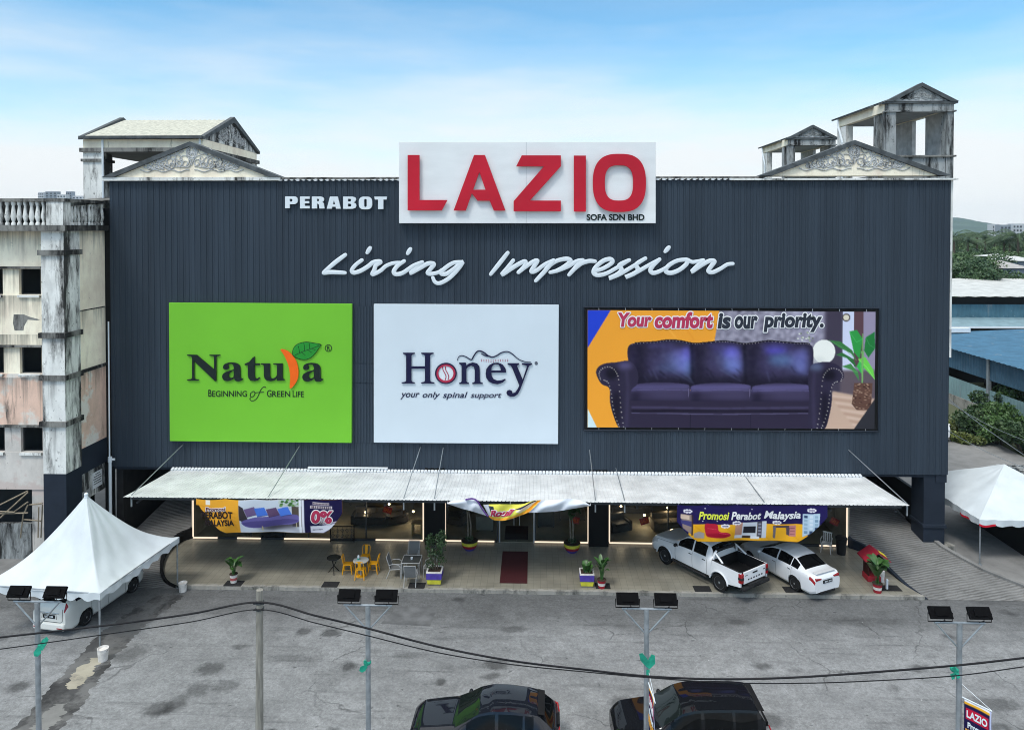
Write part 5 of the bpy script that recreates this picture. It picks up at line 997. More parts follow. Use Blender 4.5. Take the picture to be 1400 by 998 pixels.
for side in (0, 1):
    def tf(u, v, side=side):
        x = x0 + .25 + (x1 - x0 - .5) * u; yy = (y0 - .2) + (ym - y0 + .2) * v if side == 0 else (y1 + .2) - (y1 + .2 - ym) * v
        return (x, yy, ze + .08 + (zr - ze - .02) * v + .035 * abs(math.sin(u * n * math.pi / 2)) + .02 * ((v * 14) % 1))
    b.grid(92, 28, tf)
b.build('roof', M_['rooftile'], pv)
for xa in (x0 + .25, x1 - .25): b = MB(); b.prism([(y0 + .1, ze), (y1 - .1, ze), (ym, zr - .05)], 'x', xa - .08, xa + .08); gb = b.build('gable', M_['oldwhite'], pv)
b = MB(); bb = MB(); scrollwork(bb, 0, 0, (y1 - y0) * .55, (zr - ze) * .8, 0, .8)
b.add([(x1 - .15 - q[1], ym + q[0], ze + .15 + q[2]) for q in bb.v], bb.f); b.build('scroll_relief', M_['relief'], gb, 50)
b = MB(); b.box(x0 + .1, x1 - .1, y0 - .28, y0 - .16, ze - .02, ze + .14); b.build('gutter', M_['coping'], pv)
b = MB(); b.box(x0 + .15, x1 - .15, y0 + .05, y1 - .05, ze - .5, ze - .02); b.build('beam', M_['cream'], pv)
b = MB(); b.box(x0, x1, y0 - .08, y1 + .08, ze - .72, ze - .5); b.build('cornice', M_['mould'], pv)
b = MB(); b.box(x0 + .2, x1 - .2, y0 + .1, y1 - .1, ze - .74, ze - .725); b.build('ceiling', mat('soffit_grey', (.17, .17, .17), .9), pv)
for xa in (x0 + .15, x1 - 1.2):
    for ya in (y0 + .05, y1 - 1.1):
        b = MB(); b.box(xa, xa + 1.05, ya, ya + 1.05, 16.4, ze - .725); pp = b.build('pillar', M_['oldwhite'], pv); b = MB(); b.box(xa - .09, xa + 1.14, ya - .09, ya + 1.14, ze - 1.25, ze - 1.1); b.build('capital', M_['mould'], pp)
for xa in (x0 + 1.32, x1 - .3): b = MB(); b.tube([(xa, y0 - .05, 16.6), (xa, y0 - .05, ze - .02)], .06, 8); b.build('drainpipe', M_['letterwhite'], pv)

# ------------------------------------------------------------------ roof towers, right
def tower(label, dx, dy, dz):
    t = thing('roof_tower', label, 'tower', (20 + dx, 4.5 + dy, 18.3 + dz), 0, 'gabled stair towers on the store roof'); D = lambda m_: [(x + dx, y + dy, z + dz) for x, y, z in m_]
    y0, y1 = 1.4, 7.7; xa, xb = at(1213, 137, Y=y0).x, at(1306, 137, Y=y0).x; ze = at(1260, 138, Y=y0).z; za = at(1264, 113.5, Y=y0).z; zb = at(1260, 151, Y=y0).z; zs = at(1260, 213, Y=y0).z; xm = (xa + xb) / 2
    def part(name, mb, m, sm=None, parent=None): mb.v = D(mb.v); return mb.build(name, m, parent or t, sm)
    b = MB(); b.prism([(xa, ze), (xb, ze), (xm, za - .12)], 'y', y0 + .04, y0 + .3); g = part('gable', b, M_['relief'])
    b = MB(); bb = MB(); scrollwork(bb, xm, ze + .06, (xb - xa) * .62, (za - ze) * .85, y0 + .02, .55); b.add(bb.v, bb.f); part('scroll_relief', b, M_['oldgrey'], 50, g)
    b = MB(); vs = []
    for yy in (y0 - .1, y0 + .4): vs += [(xa - .15, yy, ze - .05), (xm, yy, za), (xb + .15, yy, ze - .05), (xb - .25, yy, ze - .05), (xm, yy, za - .2), (xa + .25, yy, ze - .05)]
    b.add(vs, [(0, 5, 4, 1), (1, 4, 3, 2), (6, 7, 10, 11), (7, 8, 9, 10), (0, 1, 7, 6), (1, 2, 8, 7), (5, 11, 10, 4), (4, 10, 9, 3), (0, 6, 11, 5), (2, 3, 9, 8)]); b.box(xa - .12, xb + .12, y0 - .06, y0 + .3, ze - .14, ze - .052); part('coping', b, M_['coping'])
    b = MB(); b.box(xa + .05, xb - .05, y0 + .02, y0 + .35, zb, ze - .142); b.box(xa - .05, xb + .05, y0 - .05, y0 + .4, zb - .08, zb - .002); part('beam', b, M_['oldgrey'])
    b = MB(); b.box(xa + .06, xa + .35, y0 + .42, y1, zb - .02, ze + .06); b.box(xb - .3, xb - .06, y0 + .42, y1, zb - .02, ze + .02); part('beam', b, M_['cream'])
    b = MB()                                            # left roof slope, broken near the front
    ys = np.linspace(y0 + .45, y1 + .1, 22); vs = []
    for y in ys: j = random.uniform(-.12, .12); vs += [(xa - .22 + j * .4, y, ze - .02 + j * .15), (xm, y, za - .25 + j * .2)]
    b.add(vs, [(2 * i, 2 * i + 1, 2 * i + 3, 2 * i + 2) for i in range(21) if i not in (2, 3)]); vs = []
    for y in ys: vs += [(xb + .1, y, ze - .05), (xm + .01, y, za - .22)]
    b.add(vs, [(2 * i, 2 * i + 2, 2 * i + 3, 2 * i + 1) for i in range(21)]); r = part('roof', b, M_['coping']); s_ = r.modifiers.new('thick', 'SOLIDIFY'); s_.thickness = .1
    b = MB(); b.box(xa + .36, xb - .36, y0 + .42, y1 - .1, zb + .02, zb + .1); part('ceiling', b, mat('tower_soffit', (.32, .33, .33), .9))
    for (px_, py_, w_, d_) in ((xa + .02, y0 + .03, .45, .5), (xb - .40, y0 + .03, .36, .5), (xa + .03, y0 + 1.0, .4, .55), (xa + .03, y1 - 1.3, .4, 1.2)):
        b = MB(); b.box(px_, px_ + w_, py_, py_ + d_, 18.0, zb - .085); part('pillar', b, M_['oldgrey'] if py_ < 4 else M_['oldwhite'])
    b = MB(); b.box(xb - .28, xb - .06, y0 + .55, y0 + 2.3, zs - 1.2, zb - .02); b.box(xb - .28, xb - .06, y1 - 2.6, y1, zs - 1.2, zb - .02); b.box(xb - .281, xb - .06, y0 + 2.3, y1 - 2.6, zs - 1.2, zs + .05); part('wall', b, mat('tower_plaster', (.42, .43, .43), .9, var=.25))
    b = MB(); b.box(xa + .48, xb - .42, y0 + .08, y0 + .4, 18.0, zs - .07); b.box(xa + .1, xa + .4, y0 + 1.6, y1 - 1.35, 18.0, zs - .9); part('parapet', b, M_['oldgrey']); b = MB(); b.box(xa - .05, xb + .06, y0 - .06, y0 + .45, zs - .066, zs + .02); part('sill', b, M_['mould'])
    b = MB(); x = xa - .1; b.tube([(x, y1 - .5, ze - .1), (x, y1 - .55, ze - .5), (x + .02, y1 - 1.1, ze - 1.5), (x + .02, y1 - 1.15, 18.2)], .06, 8); part('drainpipe', b, M_['letterwhite'])
tower('taller looking gabled roof tower above the right end of the store roof', 0, 0, 0)
tower('farther gabled roof tower half hidden behind the right pediment', .4, 15.6, .05)

# ------------------------------------------------------------------ tents
def tent(label, cx, cy, hx, hy, ze, zp_, pw, valance, rot=0, skirt=.28, red=False, posts=((-1, -1), (1, -1), (1, 1), (-1, 1))):
    t = thing('canopy_tent', label, 'tent', (cx, cy, -.15), rot); n = 40; nr = 24
    def roof(k, d):
        """k: step round the square (0..4n), d: 0 at the peak, 1 at the eaves"""
        s_, q = divmod(k % (4 * n), n); q = q / n * 2 - 1; a, c = ((q, -1), (1, q), (-q, 1), (-1, -q))[s_]; pag = pw > 1.2
        inn = (1 - (.055 * (1 - q * q) * d ** 3 if pag else 0)); z = ze + (zp_ - ze) * (1 - d) ** pw - (.16 if pag else .03) * d * (1 - q * q) * (.35 + .65 * d)
        z += .026 * math.sin(k * .55 + d * 9) * d * (1 - d) * 3 + .014 * math.sin(k * 1.31 + 2) * d ** 5
        return (a * hx * d * inn, c * hy * d * inn, z + .15)
    b = MB(); m_ = 4 * n; b.add([roof(k, j / nr) for j in range(1, nr + 1) for k in range(m_)] + [roof(0, 0)], [(j * m_ + k, (j + 1) * m_ + k, (j + 1) * m_ + (k + 1) % m_, j * m_ + (k + 1) % m_) for j in range(nr - 1) for k in range(m_)] + [(nr * m_, k, (k + 1) % m_) for k in range(m_)])
    rf = b.build('canopy', M_['fabric'], t, 75 if pw > 1.2 else 12, world=False)
    b = MB(); vs = []; E = []
    for k in range(4 * n):
        E.append(roof(k, 1))
    for k, p in enumerate(E):
        sc = skirt * (1 + .22 * abs(math.sin(k * math.pi / 5))) if valance else skirt * (1 + .3 * math.sin(k * .9) * math.sin(k * .23)); o = 1.004 + .012 * math.sin(k * 1.3)
        vs += [(p[0] * 1.001, p[1] * 1.001, p[2]), (p[0] * o, p[1] * o, p[2] - sc)]
    fs = [(2 * k, 2 * k + 1, 2 * ((k + 1) % m_) + 1, 2 * ((k + 1) % m_)) for k in range(m_)]; b.add(vs, fs); b.build('valance', M_['fabric'], t, 50, world=False)
    if red:
        b = MB(); vs = []
        for k, p in enumerate(E): sc = skirt * (1 + .22 * abs(math.sin(k * math.pi / 5))); o = 1.008 + .012 * math.sin(k * 1.3); vs += [(p[0] * o, p[1] * o, p[2] - sc + .07), (p[0] * o, p[1] * o, p[2] - sc - .03)]
        b.add(vs, [f for k, f in enumerate(fs) if (k // 5) % 3 == 0]); b.build('red_trim', M_['red'], t, world=False)
    if pw > 1.2: b = MB(); b.sphere((0, 0, zp_ + .17), (.085, .085, .08), 12, 8); b.lathe([(.085, zp_ + .04), (.07, zp_ + .13)], (0, 0, 0), 12); b.build('peak_cap', M_['letterwhite'], t, 50, world=False)
    for sx, sy in posts: b = MB(); b.tube([(sx * hx * .975, sy * hy * .975, 0), (sx * hx * .975, sy * hy * .975, ze + .12)], .035, 8); b.lathe([(.11, 0), (.11, .02), (.05, .03)], (sx * hx * .975, sy * hy * .975, 0), 10); b.build('post', M_['galv'], t, world=False)
    b = MB(); q = ze + .08
    for (ax, ay), (bx, by) in zip(((-1, -1), (1, -1), (1, 1), (-1, 1)), ((1, -1), (1, 1), (-1, 1), (-1, -1))): b.tube([(ax * hx * .97, ay * hy * .97, q), (bx * hx * .97, by * hy * .97, q)], .025, 6)
    b.build('frame', M_['galv'], t, world=False); return t
pR, pF = at(244, 803, Z=-.15), at(138, 890, Z=-.15)
ccx = (pR.x + pF.x) / 2; half = (pR.y - pF.y) / 2
rotT = math.atan2(pR.x - pF.x, pR.y - pF.y)
tent('white pagoda tent with one pointed peak over the white people carrier', ccx - half * 1.02 * math.cos(rotT), (pR.y + pF.y) / 2 + half * math.sin(rotT), half * 1.03, half * 1.03, 2.12, 4.82, 1.62, False, -rotT, .26)
qL = at(1339, 772, Z=-.15)
tent('white low pyramid tent with red trimmed valance right of the store', qL.x + 3.05, qL.y + 3.05, 3.1, 3.1, 2.05, 3.75, 1.0, True, 0, .26, True)
b = MB(); x = at(1400, 760, Z=-.15).x; b.box(x, x + .3, -4.0, 5.2, -.15, 1.5); tag(b.build('boundary_wall', M_['black']), 'low wall coloured black to stand in for the shade under the right tent', 'wall')  # tent shade is put into the wall's black colour
b = MB(); b.cbox(tuple(at(1293, 748, Z=.02)), (.7, .5, .34), Matrix.Rotation(.3, 3, 'Z')); o = b.build('concrete_block', M_['kerb'], bevel=.05); tag(o, 'pale concrete block lying at the foot of the navy corner pillar', 'block')

# ------------------------------------------------------------------ right background
def shed(name, label, x0, x1, y0, y1, ze, zr, mr_, mwall, gap=None):
    pass
# blue shed along the yard
bs = thing('warehouse', 'blue roofed open-sided metal warehouse beyond the right yard', 'warehouse', (45, 25, -.15))
XW = 38.4; Y0_, Y1_ = 10, 40; zev = at(1345, 487, X=XW).z; zrf = 5.7
def blue(name, base, amt=.3, st=3.0): return weathered(name, base, (.20, .23, .24), amt, st, .8, rough=.6)
mroof = blue('blue_roof_sheet', (.05, .14, .225), .3); mwal = blue('teal_wall_sheet', (.20, .31, .32), .5, 4); mwal2 = blue('blue_wall_sheet', (.055, .12, .18), .25, 4)
def rsheet(mb, P, nx, ny, amp, along):       # ribbed sheet on 4 corners; ribs run in the v direction
    A, B_, C_, D_ = [Vector(p) for p in P]; nrm = (B_ - A).cross(D_ - A).normalized()
    def f(u, v): p = A.lerp(B_, u).lerp(D_.lerp(C_, u), v); return tuple(p + nrm * (amp * (1 if int(u * nx + .5) % 2 else 0)))
    mb.grid(nx, ny, f)
b = MB(); rsheet(b, ((XW - .5, Y0_, zev), (XW - .5, Y1_, zev), (XW + 20, Y1_, zev + .9), (XW + 20, Y0_, zev + .9)), 90, 3, .05, 1); b.build('roof', mroof, bs)
b = MB(); rsheet(b, ((XW, Y0_, zev - 1.9), (XW, Y1_, zev - 1.9), (XW, Y1_, zev - .08), (XW, Y0_, zev - .08)), 150, 1, .04, 1); b.build('wall', mwal2, bs)
b = MB(); rsheet(b, ((XW, Y0_ + 4, .75), (XW, Y1_, .75), (XW, Y1_, 2.35), (XW, Y0_ + 4, 2.35)), 130, 1, .04, 1); b.build('wall', mwal, bs)
b = MB(); b.box(XW - .05, XW + .2, Y0_, Y1_, -.2, .74); b.build('plinth', M_['kerb'], bs)
for yq in np.arange(Y0_ + 3, Y1_, 6.5): b = MB(); b.box(XW - .12, XW + .14, yq, yq + .28, -.2, zev - .1); b.build('post', M_['galv'], bs)
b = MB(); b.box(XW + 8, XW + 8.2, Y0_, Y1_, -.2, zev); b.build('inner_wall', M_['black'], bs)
b = MB(); b.box(XW + 2, XW + 6, Y1_ - 1, Y1_ - .4, zev + .3, zev + .75); b.build('ridge_vent', M_['letterwhite'], bs)
b = MB(); rsheet(b, ((XW + 3.5, Y1_ - .6, zev + .3), (XW + 3.5, Y1_ - .6, zev + .301), (XW + 3.6, Y1_, zev + .5), (XW + 20, Y1_, zev + .9)), 2, 1, 0, 1)
# white roofed shed behind it
ws = thing('warehouse', 'long white roofed shed with teal wall behind the blue warehouse', 'warehouse', (55, 52, -.15))
xw0 = 30; YB = 48.5
b = MB(); rsheet(b, ((xw0, YB - .8, at(1350, 406, Y=YB - .8).z), (130, YB - .8, at(1350, 406, Y=YB - .8).z), (130, 66, at(1350, 381, Y=66).z), (xw0, 66, at(1350, 381, Y=66).z)), 130, 2, .05, 1); b.build('roof', M_['shedwhite'], ws)
z1 = at(1350, 406, Y=YB).z - .1; z0 = at(1350, 434, Y=YB).z
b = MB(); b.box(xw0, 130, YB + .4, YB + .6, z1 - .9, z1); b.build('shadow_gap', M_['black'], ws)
b = MB(); rsheet(b, ((xw0, YB, z0), (130, YB, z0), (130, YB, z1 - .75), (xw0, YB, z1 - .75)), 420, 1, .05, 1); b.build('wall', blue('teal_upper_wall', (.07, .16, .21), .4, 4), ws)
zl = at(1350, 447, Y=41.2).z
b = MB(); rsheet(b, ((xw0, 41.2, zl), (130, 41.2, zl), (130, YB - .02, z0 - .02), (xw0, YB - .02, z0 - .02)), 200, 2, .05, 1); b.build('lean_to_roof', blue('pale_blue_roof', (.19, .29, .33), .2), ws)
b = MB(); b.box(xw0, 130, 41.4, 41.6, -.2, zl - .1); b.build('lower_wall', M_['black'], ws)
b = MB(); b.box(xw0, 130, 41.0, 41.18, zl - .14, zl + .04); b.build('fascia', M_['letterwhite'], ws)

def far_block(name, label, pxa, pxb, ytop, D, m, floors, dep=7, group=None):
    Y = CAM.y + D; a, c = at(pxa, ytop, Y=Y), at(pxb, ytop, Y=Y); t = thing(name, label, 'building', ((a.x + c.x) / 2, Y + dep / 2, -.15), 0, group)
    b = MB(); b.box(a.x, c.x, Y, Y + dep, -1, a.z); b.build('wall', m, t); h = 3.1 * D / 700 if D > 700 else 3.0
    k = 0; z = a.z - 2
    while z > 2 and k < floors:
        n = max(3, int((c.x - a.x) / 4)); b = MB()
        for i in range(n): x = a.x + (c.x - a.x) * (i + .2) / n; b.box(x, x + (c.x - a.x) / n * .5, Y - .3, Y - .02, z - 1.2, z + .3)
        b.build('window_row', M_['steel'], t); z -= 3.1; k += 1
    return t
mfar = mat('far_white', (.50, .52, .55), .8, var=.05); mfar2 = mat('far_grey', (.24, .27, .31), .8, var=.05)
far_block('apartment_block', 'pale apartment block on the skyline just right of the hill', 1357, 1366, 306.5, 620, mfar, 5)
far_block('apartment_block', 'grey framed apartment block between two paler ones on the skyline', 1368, 1382.5, 307.5, 600, mfar2, 5)
far_block('apartment_block', 'pale apartment block nearest the right picture edge on the skyline', 1385, 1398, 306, 610, mfar, 5)
far_block('apartment_block', 'pale apartment block beyond the right picture edge behind the palms', 1402, 1425, 306, 640, mfar, 5)
far_block('villa', 'white square villa among the palms below the apartment blocks', 1378, 1397, 322, 300, mfar, 2, 12)
far_block('office_tower', 'small white slab tower over the balustrade, leftmost of the skyline', 52, 60, 263, 900, mfar, 9)
far_block('office_tower', 'widest grey banded tower over the balustrade of the old block', 62, 78, 262, 880, mfar2, 9)
far_block('office_tower', 'low white building between two grey towers over the balustrade', 78, 90, 266, 860, mfar, 7)
far_block('office_tower', 'narrow grey tower over the balustrade left of the pavilion pillar', 90, 98, 262, 900, mfar2, 9)
far_block('office_tower', 'long low white block beside the pavilion pillar on the skyline', 99, 122, 268, 900, mfar, 5)

b = MB()                                        # wooded hill
hx, hy = at(1275, 300, Y=1900).x, 1900.0
def hill(u, v):
    x = hx + (u - .5) * 1500; y = hy + (v - .5) * 900; r = math.hypot((x - hx) / (90 if x > hx else 240), (y - hy) / 300); z = 52 * math.exp(-r * r) + 22 * math.exp(-(((x - hx - 110) / 45) ** 2 + ((y - hy) / 200) ** 2))
    return (x, y, z - 6 + 3 * math.sin(x * .06) * math.sin(y * .05) + random.uniform(-1.6, 1.6) * (z > 5))
b.grid(110, 50, hill); struct('hill', b, leaf_mat('hill_forest', (.02, .05, .04), (.04, .085, .055), .02, .9), 180)

# trees
mcrown = [leaf_mat('crown_mid', (.024, .066, .018), (.075, .135, .034), .35), leaf_mat('crown_deep', (.02, .055, .02), (.055, .11, .034), .4), leaf_mat('crown_light', (.036, .084, .02), (.10, .155, .04), .4)]
def make_tree(v, h, rad, n, lsz):
    rr = random.Random(v); cs = []
    for k in range(16):
        a = rr.uniform(0, 6.28); q = rad * rr.uniform(.15, .8); cs.append((q * math.cos(a), q * math.sin(a), h * rr.uniform(.42, .9) - q * .12, rad * rr.uniform(.26, .5)))
    cr = MB(); leaf_cloud(cr, cs, n, lsz); tr = MB(); tr.tube([(0, 0, -.3), (.15, .1, h * .3), (.1, 0, h * .62)], [h * .028, h * .02, h * .008], 8)
    for c in cs[:8]: tr.tube([(.13, .08, h * .3), (c[0] * .5, c[1] * .5, (h * .3 + c[2]) / 2 + .3), (c[0] * .9, c[1] * .9, c[2])], [h * .012, h * .008, .03], 6)
    return cr, tr
def make_palm(v, h):
    rr = random.Random(v); cr = MB(); tr = MB(); lean = rr.uniform(-.08, .08) * h; tr.tube([(0, 0, -.3), (lean * .3, 0, h * .5), (lean, 0, h)], [.22, .17, .13], 8)
    for k in range(20):
        a = k * 2.4 + rr.uniform(-.2, .2); L = rr.uniform(2.6, 3.6); up = rr.uniform(.1, .9); P = []
        for i in range(9): s_ = i / 8; P.append(Vector((lean + math.cos(a) * L * s_ * (1 - .15 * up), math.sin(a) * L * s_ * (1 - .15 * up), h + L * (up * s_ - .75 * s_ * s_))))
        cr.tube([tuple(p) for p in P], .03, 4)
        for i in range(1, 9):
            for s_ in (-1, 1):
                for q in (0, .5):
                    p = P[i - 1].lerp(P[i], q); sd_ = Vector((-math.sin(a), math.cos(a), 0)) * s_; d = (P[i] - P[i - 1]).normalized(); l = .75 * (1 - abs(i / 8 - .45)); e = p + sd_ * l * .8 + d * l * .5 + Vector((0, 0, -l * .55)); cr.add([tuple(p), tuple(p + d * .10), tuple(e)], [(0, 1, 2)])
    return cr, tr
PROTO = {}
def place_tree(kind, label, px, py_base, D, s, name='tree', cat='tree', group='trees beyond the white roofed shed'):
    Y = CAM.y + D; x = at(px, 330, Y=Y).x
    t = thing(name, label, cat, (x, Y, -.2), random.uniform(0, 6), group); s = min(1.55, max(.8, (CAM.z + .2 - ((float(np.interp(D, (105, 150, 200, 330), (36, 27, 17, 14))) if kind < 10 else 10) + random.uniform(-4, 5)) * D / 1000) / (10.0 if kind < 10 else 10.6) * (1 if kind < 10 else 1.06))); t.scale = (s, s, s)
    if kind not in PROTO:
        cr, tr = make_tree(kind, 10, 4.8, 15000, .30) if kind < 10 else make_palm(kind, 9.5)
        c = cr.build('crown', mcrown[kind % 3], t, world=False); k = tr.build('trunk', M_['bark'], t, world=False); PROTO[kind] = (c, k)
    else:
        for o in PROTO[kind]: c = o.copy(); c.parent = t; COL.objects.link(c)
    return t
TREES = [(0, 1312, 118, 1.0), (1, 1338, 112, .92), (2, 1325, 135, 1.12), (0, 1352, 140, 1.1), (1, 1366, 152, .78), (2, 1300, 150, 1.3), (1, 1318, 170, 1.35), (0, 1345, 185, 1.4), (2, 1368, 175, 1.15), (1, 1390, 190, 1.2), (0, 1405, 160, 1.0), (2, 1330, 230, 1.7), (0, 1362, 250, 1.55), (1, 1310, 240, 1.75), (2, 1390, 260, 1.5), (1, 1350, 105, .7), (0, 1295, 112, 1.05), (2, 1415, 158, .9), (1, 1428, 200, 1.3), (0, 1384, 215, 1.25), (2, 1402, 300, 1.6), (1, 1341, 320, 1.9), (0, 1376, 340, 1.8), (1, 1318, 330, 2.0)]
TL = ['mid green tree', 'deep green tree', 'light green tree']
tr_ = random.Random(4)
for k in range(48):
    D_ = 112 + 235 * (k / 48) ** 1.3; q_ = tr_.uniform(1290, 1432)
    if D_ < 135 and q_ > 1352: q_ = 1290 + (q_ - 1352) * .7
    TREES.append((tr_.randrange(3), q_, D_, 1))
for i, (k, px, D, s) in enumerate(TREES): place_tree(k, TL[k] + ' in the dense belt beyond the white roofed shed', px, 0, D, s)
for px, D, s in ((1322, 150, 1.28), (1336, 175, 1.45), (1330, 200, 1.5), (1372, 150, 1.2), (1380, 160, 1.15), (1392, 145, 1.15), (1304, 165, 1.35), (1360, 190, 1.3), (1396, 180, 1.3), (1346, 160, 1.2)): place_tree(10 + int(px) % 2, 'feathery coconut palm rising over the tree belt on the right', px, 0, D, s, 'palm_tree', 'palm', 'palms beyond the white roofed shed')
# house roofs between the trees
def house(label, pa, pb, ye, yr, D, m, dep):
    Y = CAM.y + D; a, c = at(pa, ye, Y=Y), at(pb, ye, Y=Y); zr = at(pa, yr, Y=Y + dep / 2).z; t = thing('house', label, 'house', ((a.x + c.x) / 2, Y, -.15))
    b = MB(); b.box(a.x + .4, c.x - .4, Y + .4, Y + dep - .4, -.3, a.z); b.build('wall', mfar2, t)
    b = MB(); b.add([(a.x, Y, a.z), (c.x, Y, a.z), (c.x - 2, Y + dep / 2, zr), (a.x + 2, Y + dep / 2, zr), (a.x, Y + dep, a.z), (c.x, Y + dep, a.z)], [(0, 1, 2, 3), (4, 3, 2, 5), (0, 3, 4), (1, 5, 2)]); b.build('roof', m, t)
mr1 = weathered('grey_house_roof', (.36, .35, .34), (.15, .15, .15), .4, 1, .5)
house('grey hip roofed house half hidden by trees on the right', 1370, 1412, 367, 356, 106, mr1, 8); house('pale metal roofed house behind the grey hip roofed one', 1368, 1392, 352, 347, 128, M_['shedwhite'], 8); house('white roofed house at the right picture edge among trees', 1390, 1425, 357, 350, 117, M_['shedwhite'], 7)

# bushes at the yard edge
mb_ = [leaf_mat('bush_mid', (.035, .085, .02), (.09, .17, .045), 1.2), leaf_mat('bush_yellow', (.07, .10, .025), (.16, .19, .05), 1.2), leaf_mat('bush_deep', (.02, .05, .016), (.05, .10, .03), 1.2)]
def bush(label, px, py, r, h, k, n=2600, name='bush'):
    p = at(px, py, Z=-.15); t = thing(name, label, 'bush', tuple(p)); rr = random.Random(int(px)); cs = [(rr.uniform(-r, r) * .7, rr.uniform(-r, r) * .6, h * rr.uniform(.25, .8), r * rr.uniform(.3, .5)) for _ in range(9)]
    b = MB(); leaf_cloud(b, cs, n, .26, .8); b.build('crown', mb_[k], t, world=False); b = MB()
    for c in cs: b.tube([(c[0] * .2, c[1] * .2, -.05), (c[0] * .7, c[1] * .7, c[2] * .6), c[:3]], [.05, .035, .015], 5)
    b.build('stem', M_['bark'], t, world=False)
bush('yellowish low bush at the foot of the teal warehouse wall', 1312, 588, 1.6, 1.3, 1); bush('dark leafy bush beside the yard kerb', 1335, 598, 1.8, 1.8, 2); bush('dark tall shrub in front of the open warehouse side', 1352, 580, 1.5, 2.9, 2, 3000); bush('fresh green tall shrub at the right yard edge', 1385, 590, 2.2, 3.1, 0, 4500); bush('bright green bush between tall shrubs by the yard', 1368, 607, 1.7, 2.0, 0); bush('wide bush at the right picture edge behind the plank pile', 1402, 620, 2.0, 2.2, 2, 3400); bush('light green bush highest at the right picture edge', 1402, 578, 2.4, 3.3, 0, 4200)
bush('small grassy bush beside the yard kerb', 1322, 606, 1.0, .7, 1, 1400)
t = thing('plank_pile', 'messy stack of grey planks beside the right tent', 'wood pile', tuple(at(1378, 645, Z=-.15))); b = MB()
for k in range(20): b.cbox((at(1378, 645, Z=0).x + random.uniform(-.9, 1.6), at(1378, 645, Z=0).y + random.uniform(-1.4, 1.2), .02 + .055 * k * .5), (random.uniform(1.2, 2.0), random.uniform(.12, .3), .05), Matrix.Rotation(random.uniform(-.35, .5), 3, 'Z'))
b.build('plank', M_['oldgrey'], t)
def cable(name, label, pts, Y, r, m):
    P = catmull(pts, 8); t = MB(); t.tube([tuple(at(q[0], q[1], Y=Y + 0)) for q in P], r, 6); o = t.build(name, m, None, 60); return tag(o, label, 'cable')
# ------------------------------------------------------------------ vehicles
M_['carwhite'] = mat('car_white', (.74, .76, .78), .25, var=.03, coat=1.0, scale=1)
M_['carpearl'] = mat('car_warm_white', (.70, .71, .67), .3, var=.03, coat=1.0, scale=1)
M_['carblack'] = mat('car_black', (.0045, .005, .0065), .6, var=.05, coat=.7, spec=.02)
M_['carnavy'] = mat('car_dark_blue_grey', (.006, .0075, .012), .6, var=.05, coat=.9, spec=.02)
M_['cglass'] = mat('car_glass', (.003, .0035, .004), .05, var=0, spec=.16)
M_['cglassg'] = mat('car_windscreen', (.008, .012, .011), .05, var=0, spec=.35)
M_['plastic'] = mat('black_plastic', (.018, .018, .019), .6, var=.1)
M_['tail'] = mat('tail_lamp', (.30, .006, .01), .15, var=.1, coat=1.0)
M_['lamp'] = mat('headlamp', (.5, .52, .54), .1, var=.05, coat=1.0)
M_['rim'] = mat('alloy_rim', (.32, .33, .34), .3, metal=.7, var=.1)
M_['chrome'] = mat('chrome', (.7, .7, .7), .12, metal=1, var=0)
def interp(tab, s): return float(np.interp(s, [p[0] for p in tab], [p[1] for p in tab]))
def smooth_tab(tab, L, k=.10):
    xs = np.linspace(0, L, 400); ys = np.interp(xs, [p[0] for p in tab], [p[1] for p in tab]); w_ = max(1, int(k / L * 400)); yp = np.pad(ys, w_, mode='edge'); ker = np.ones(2 * w_ + 1) / (2 * w_ + 1); return list(zip(xs, np.convolve(yp, ker, 'valid')))
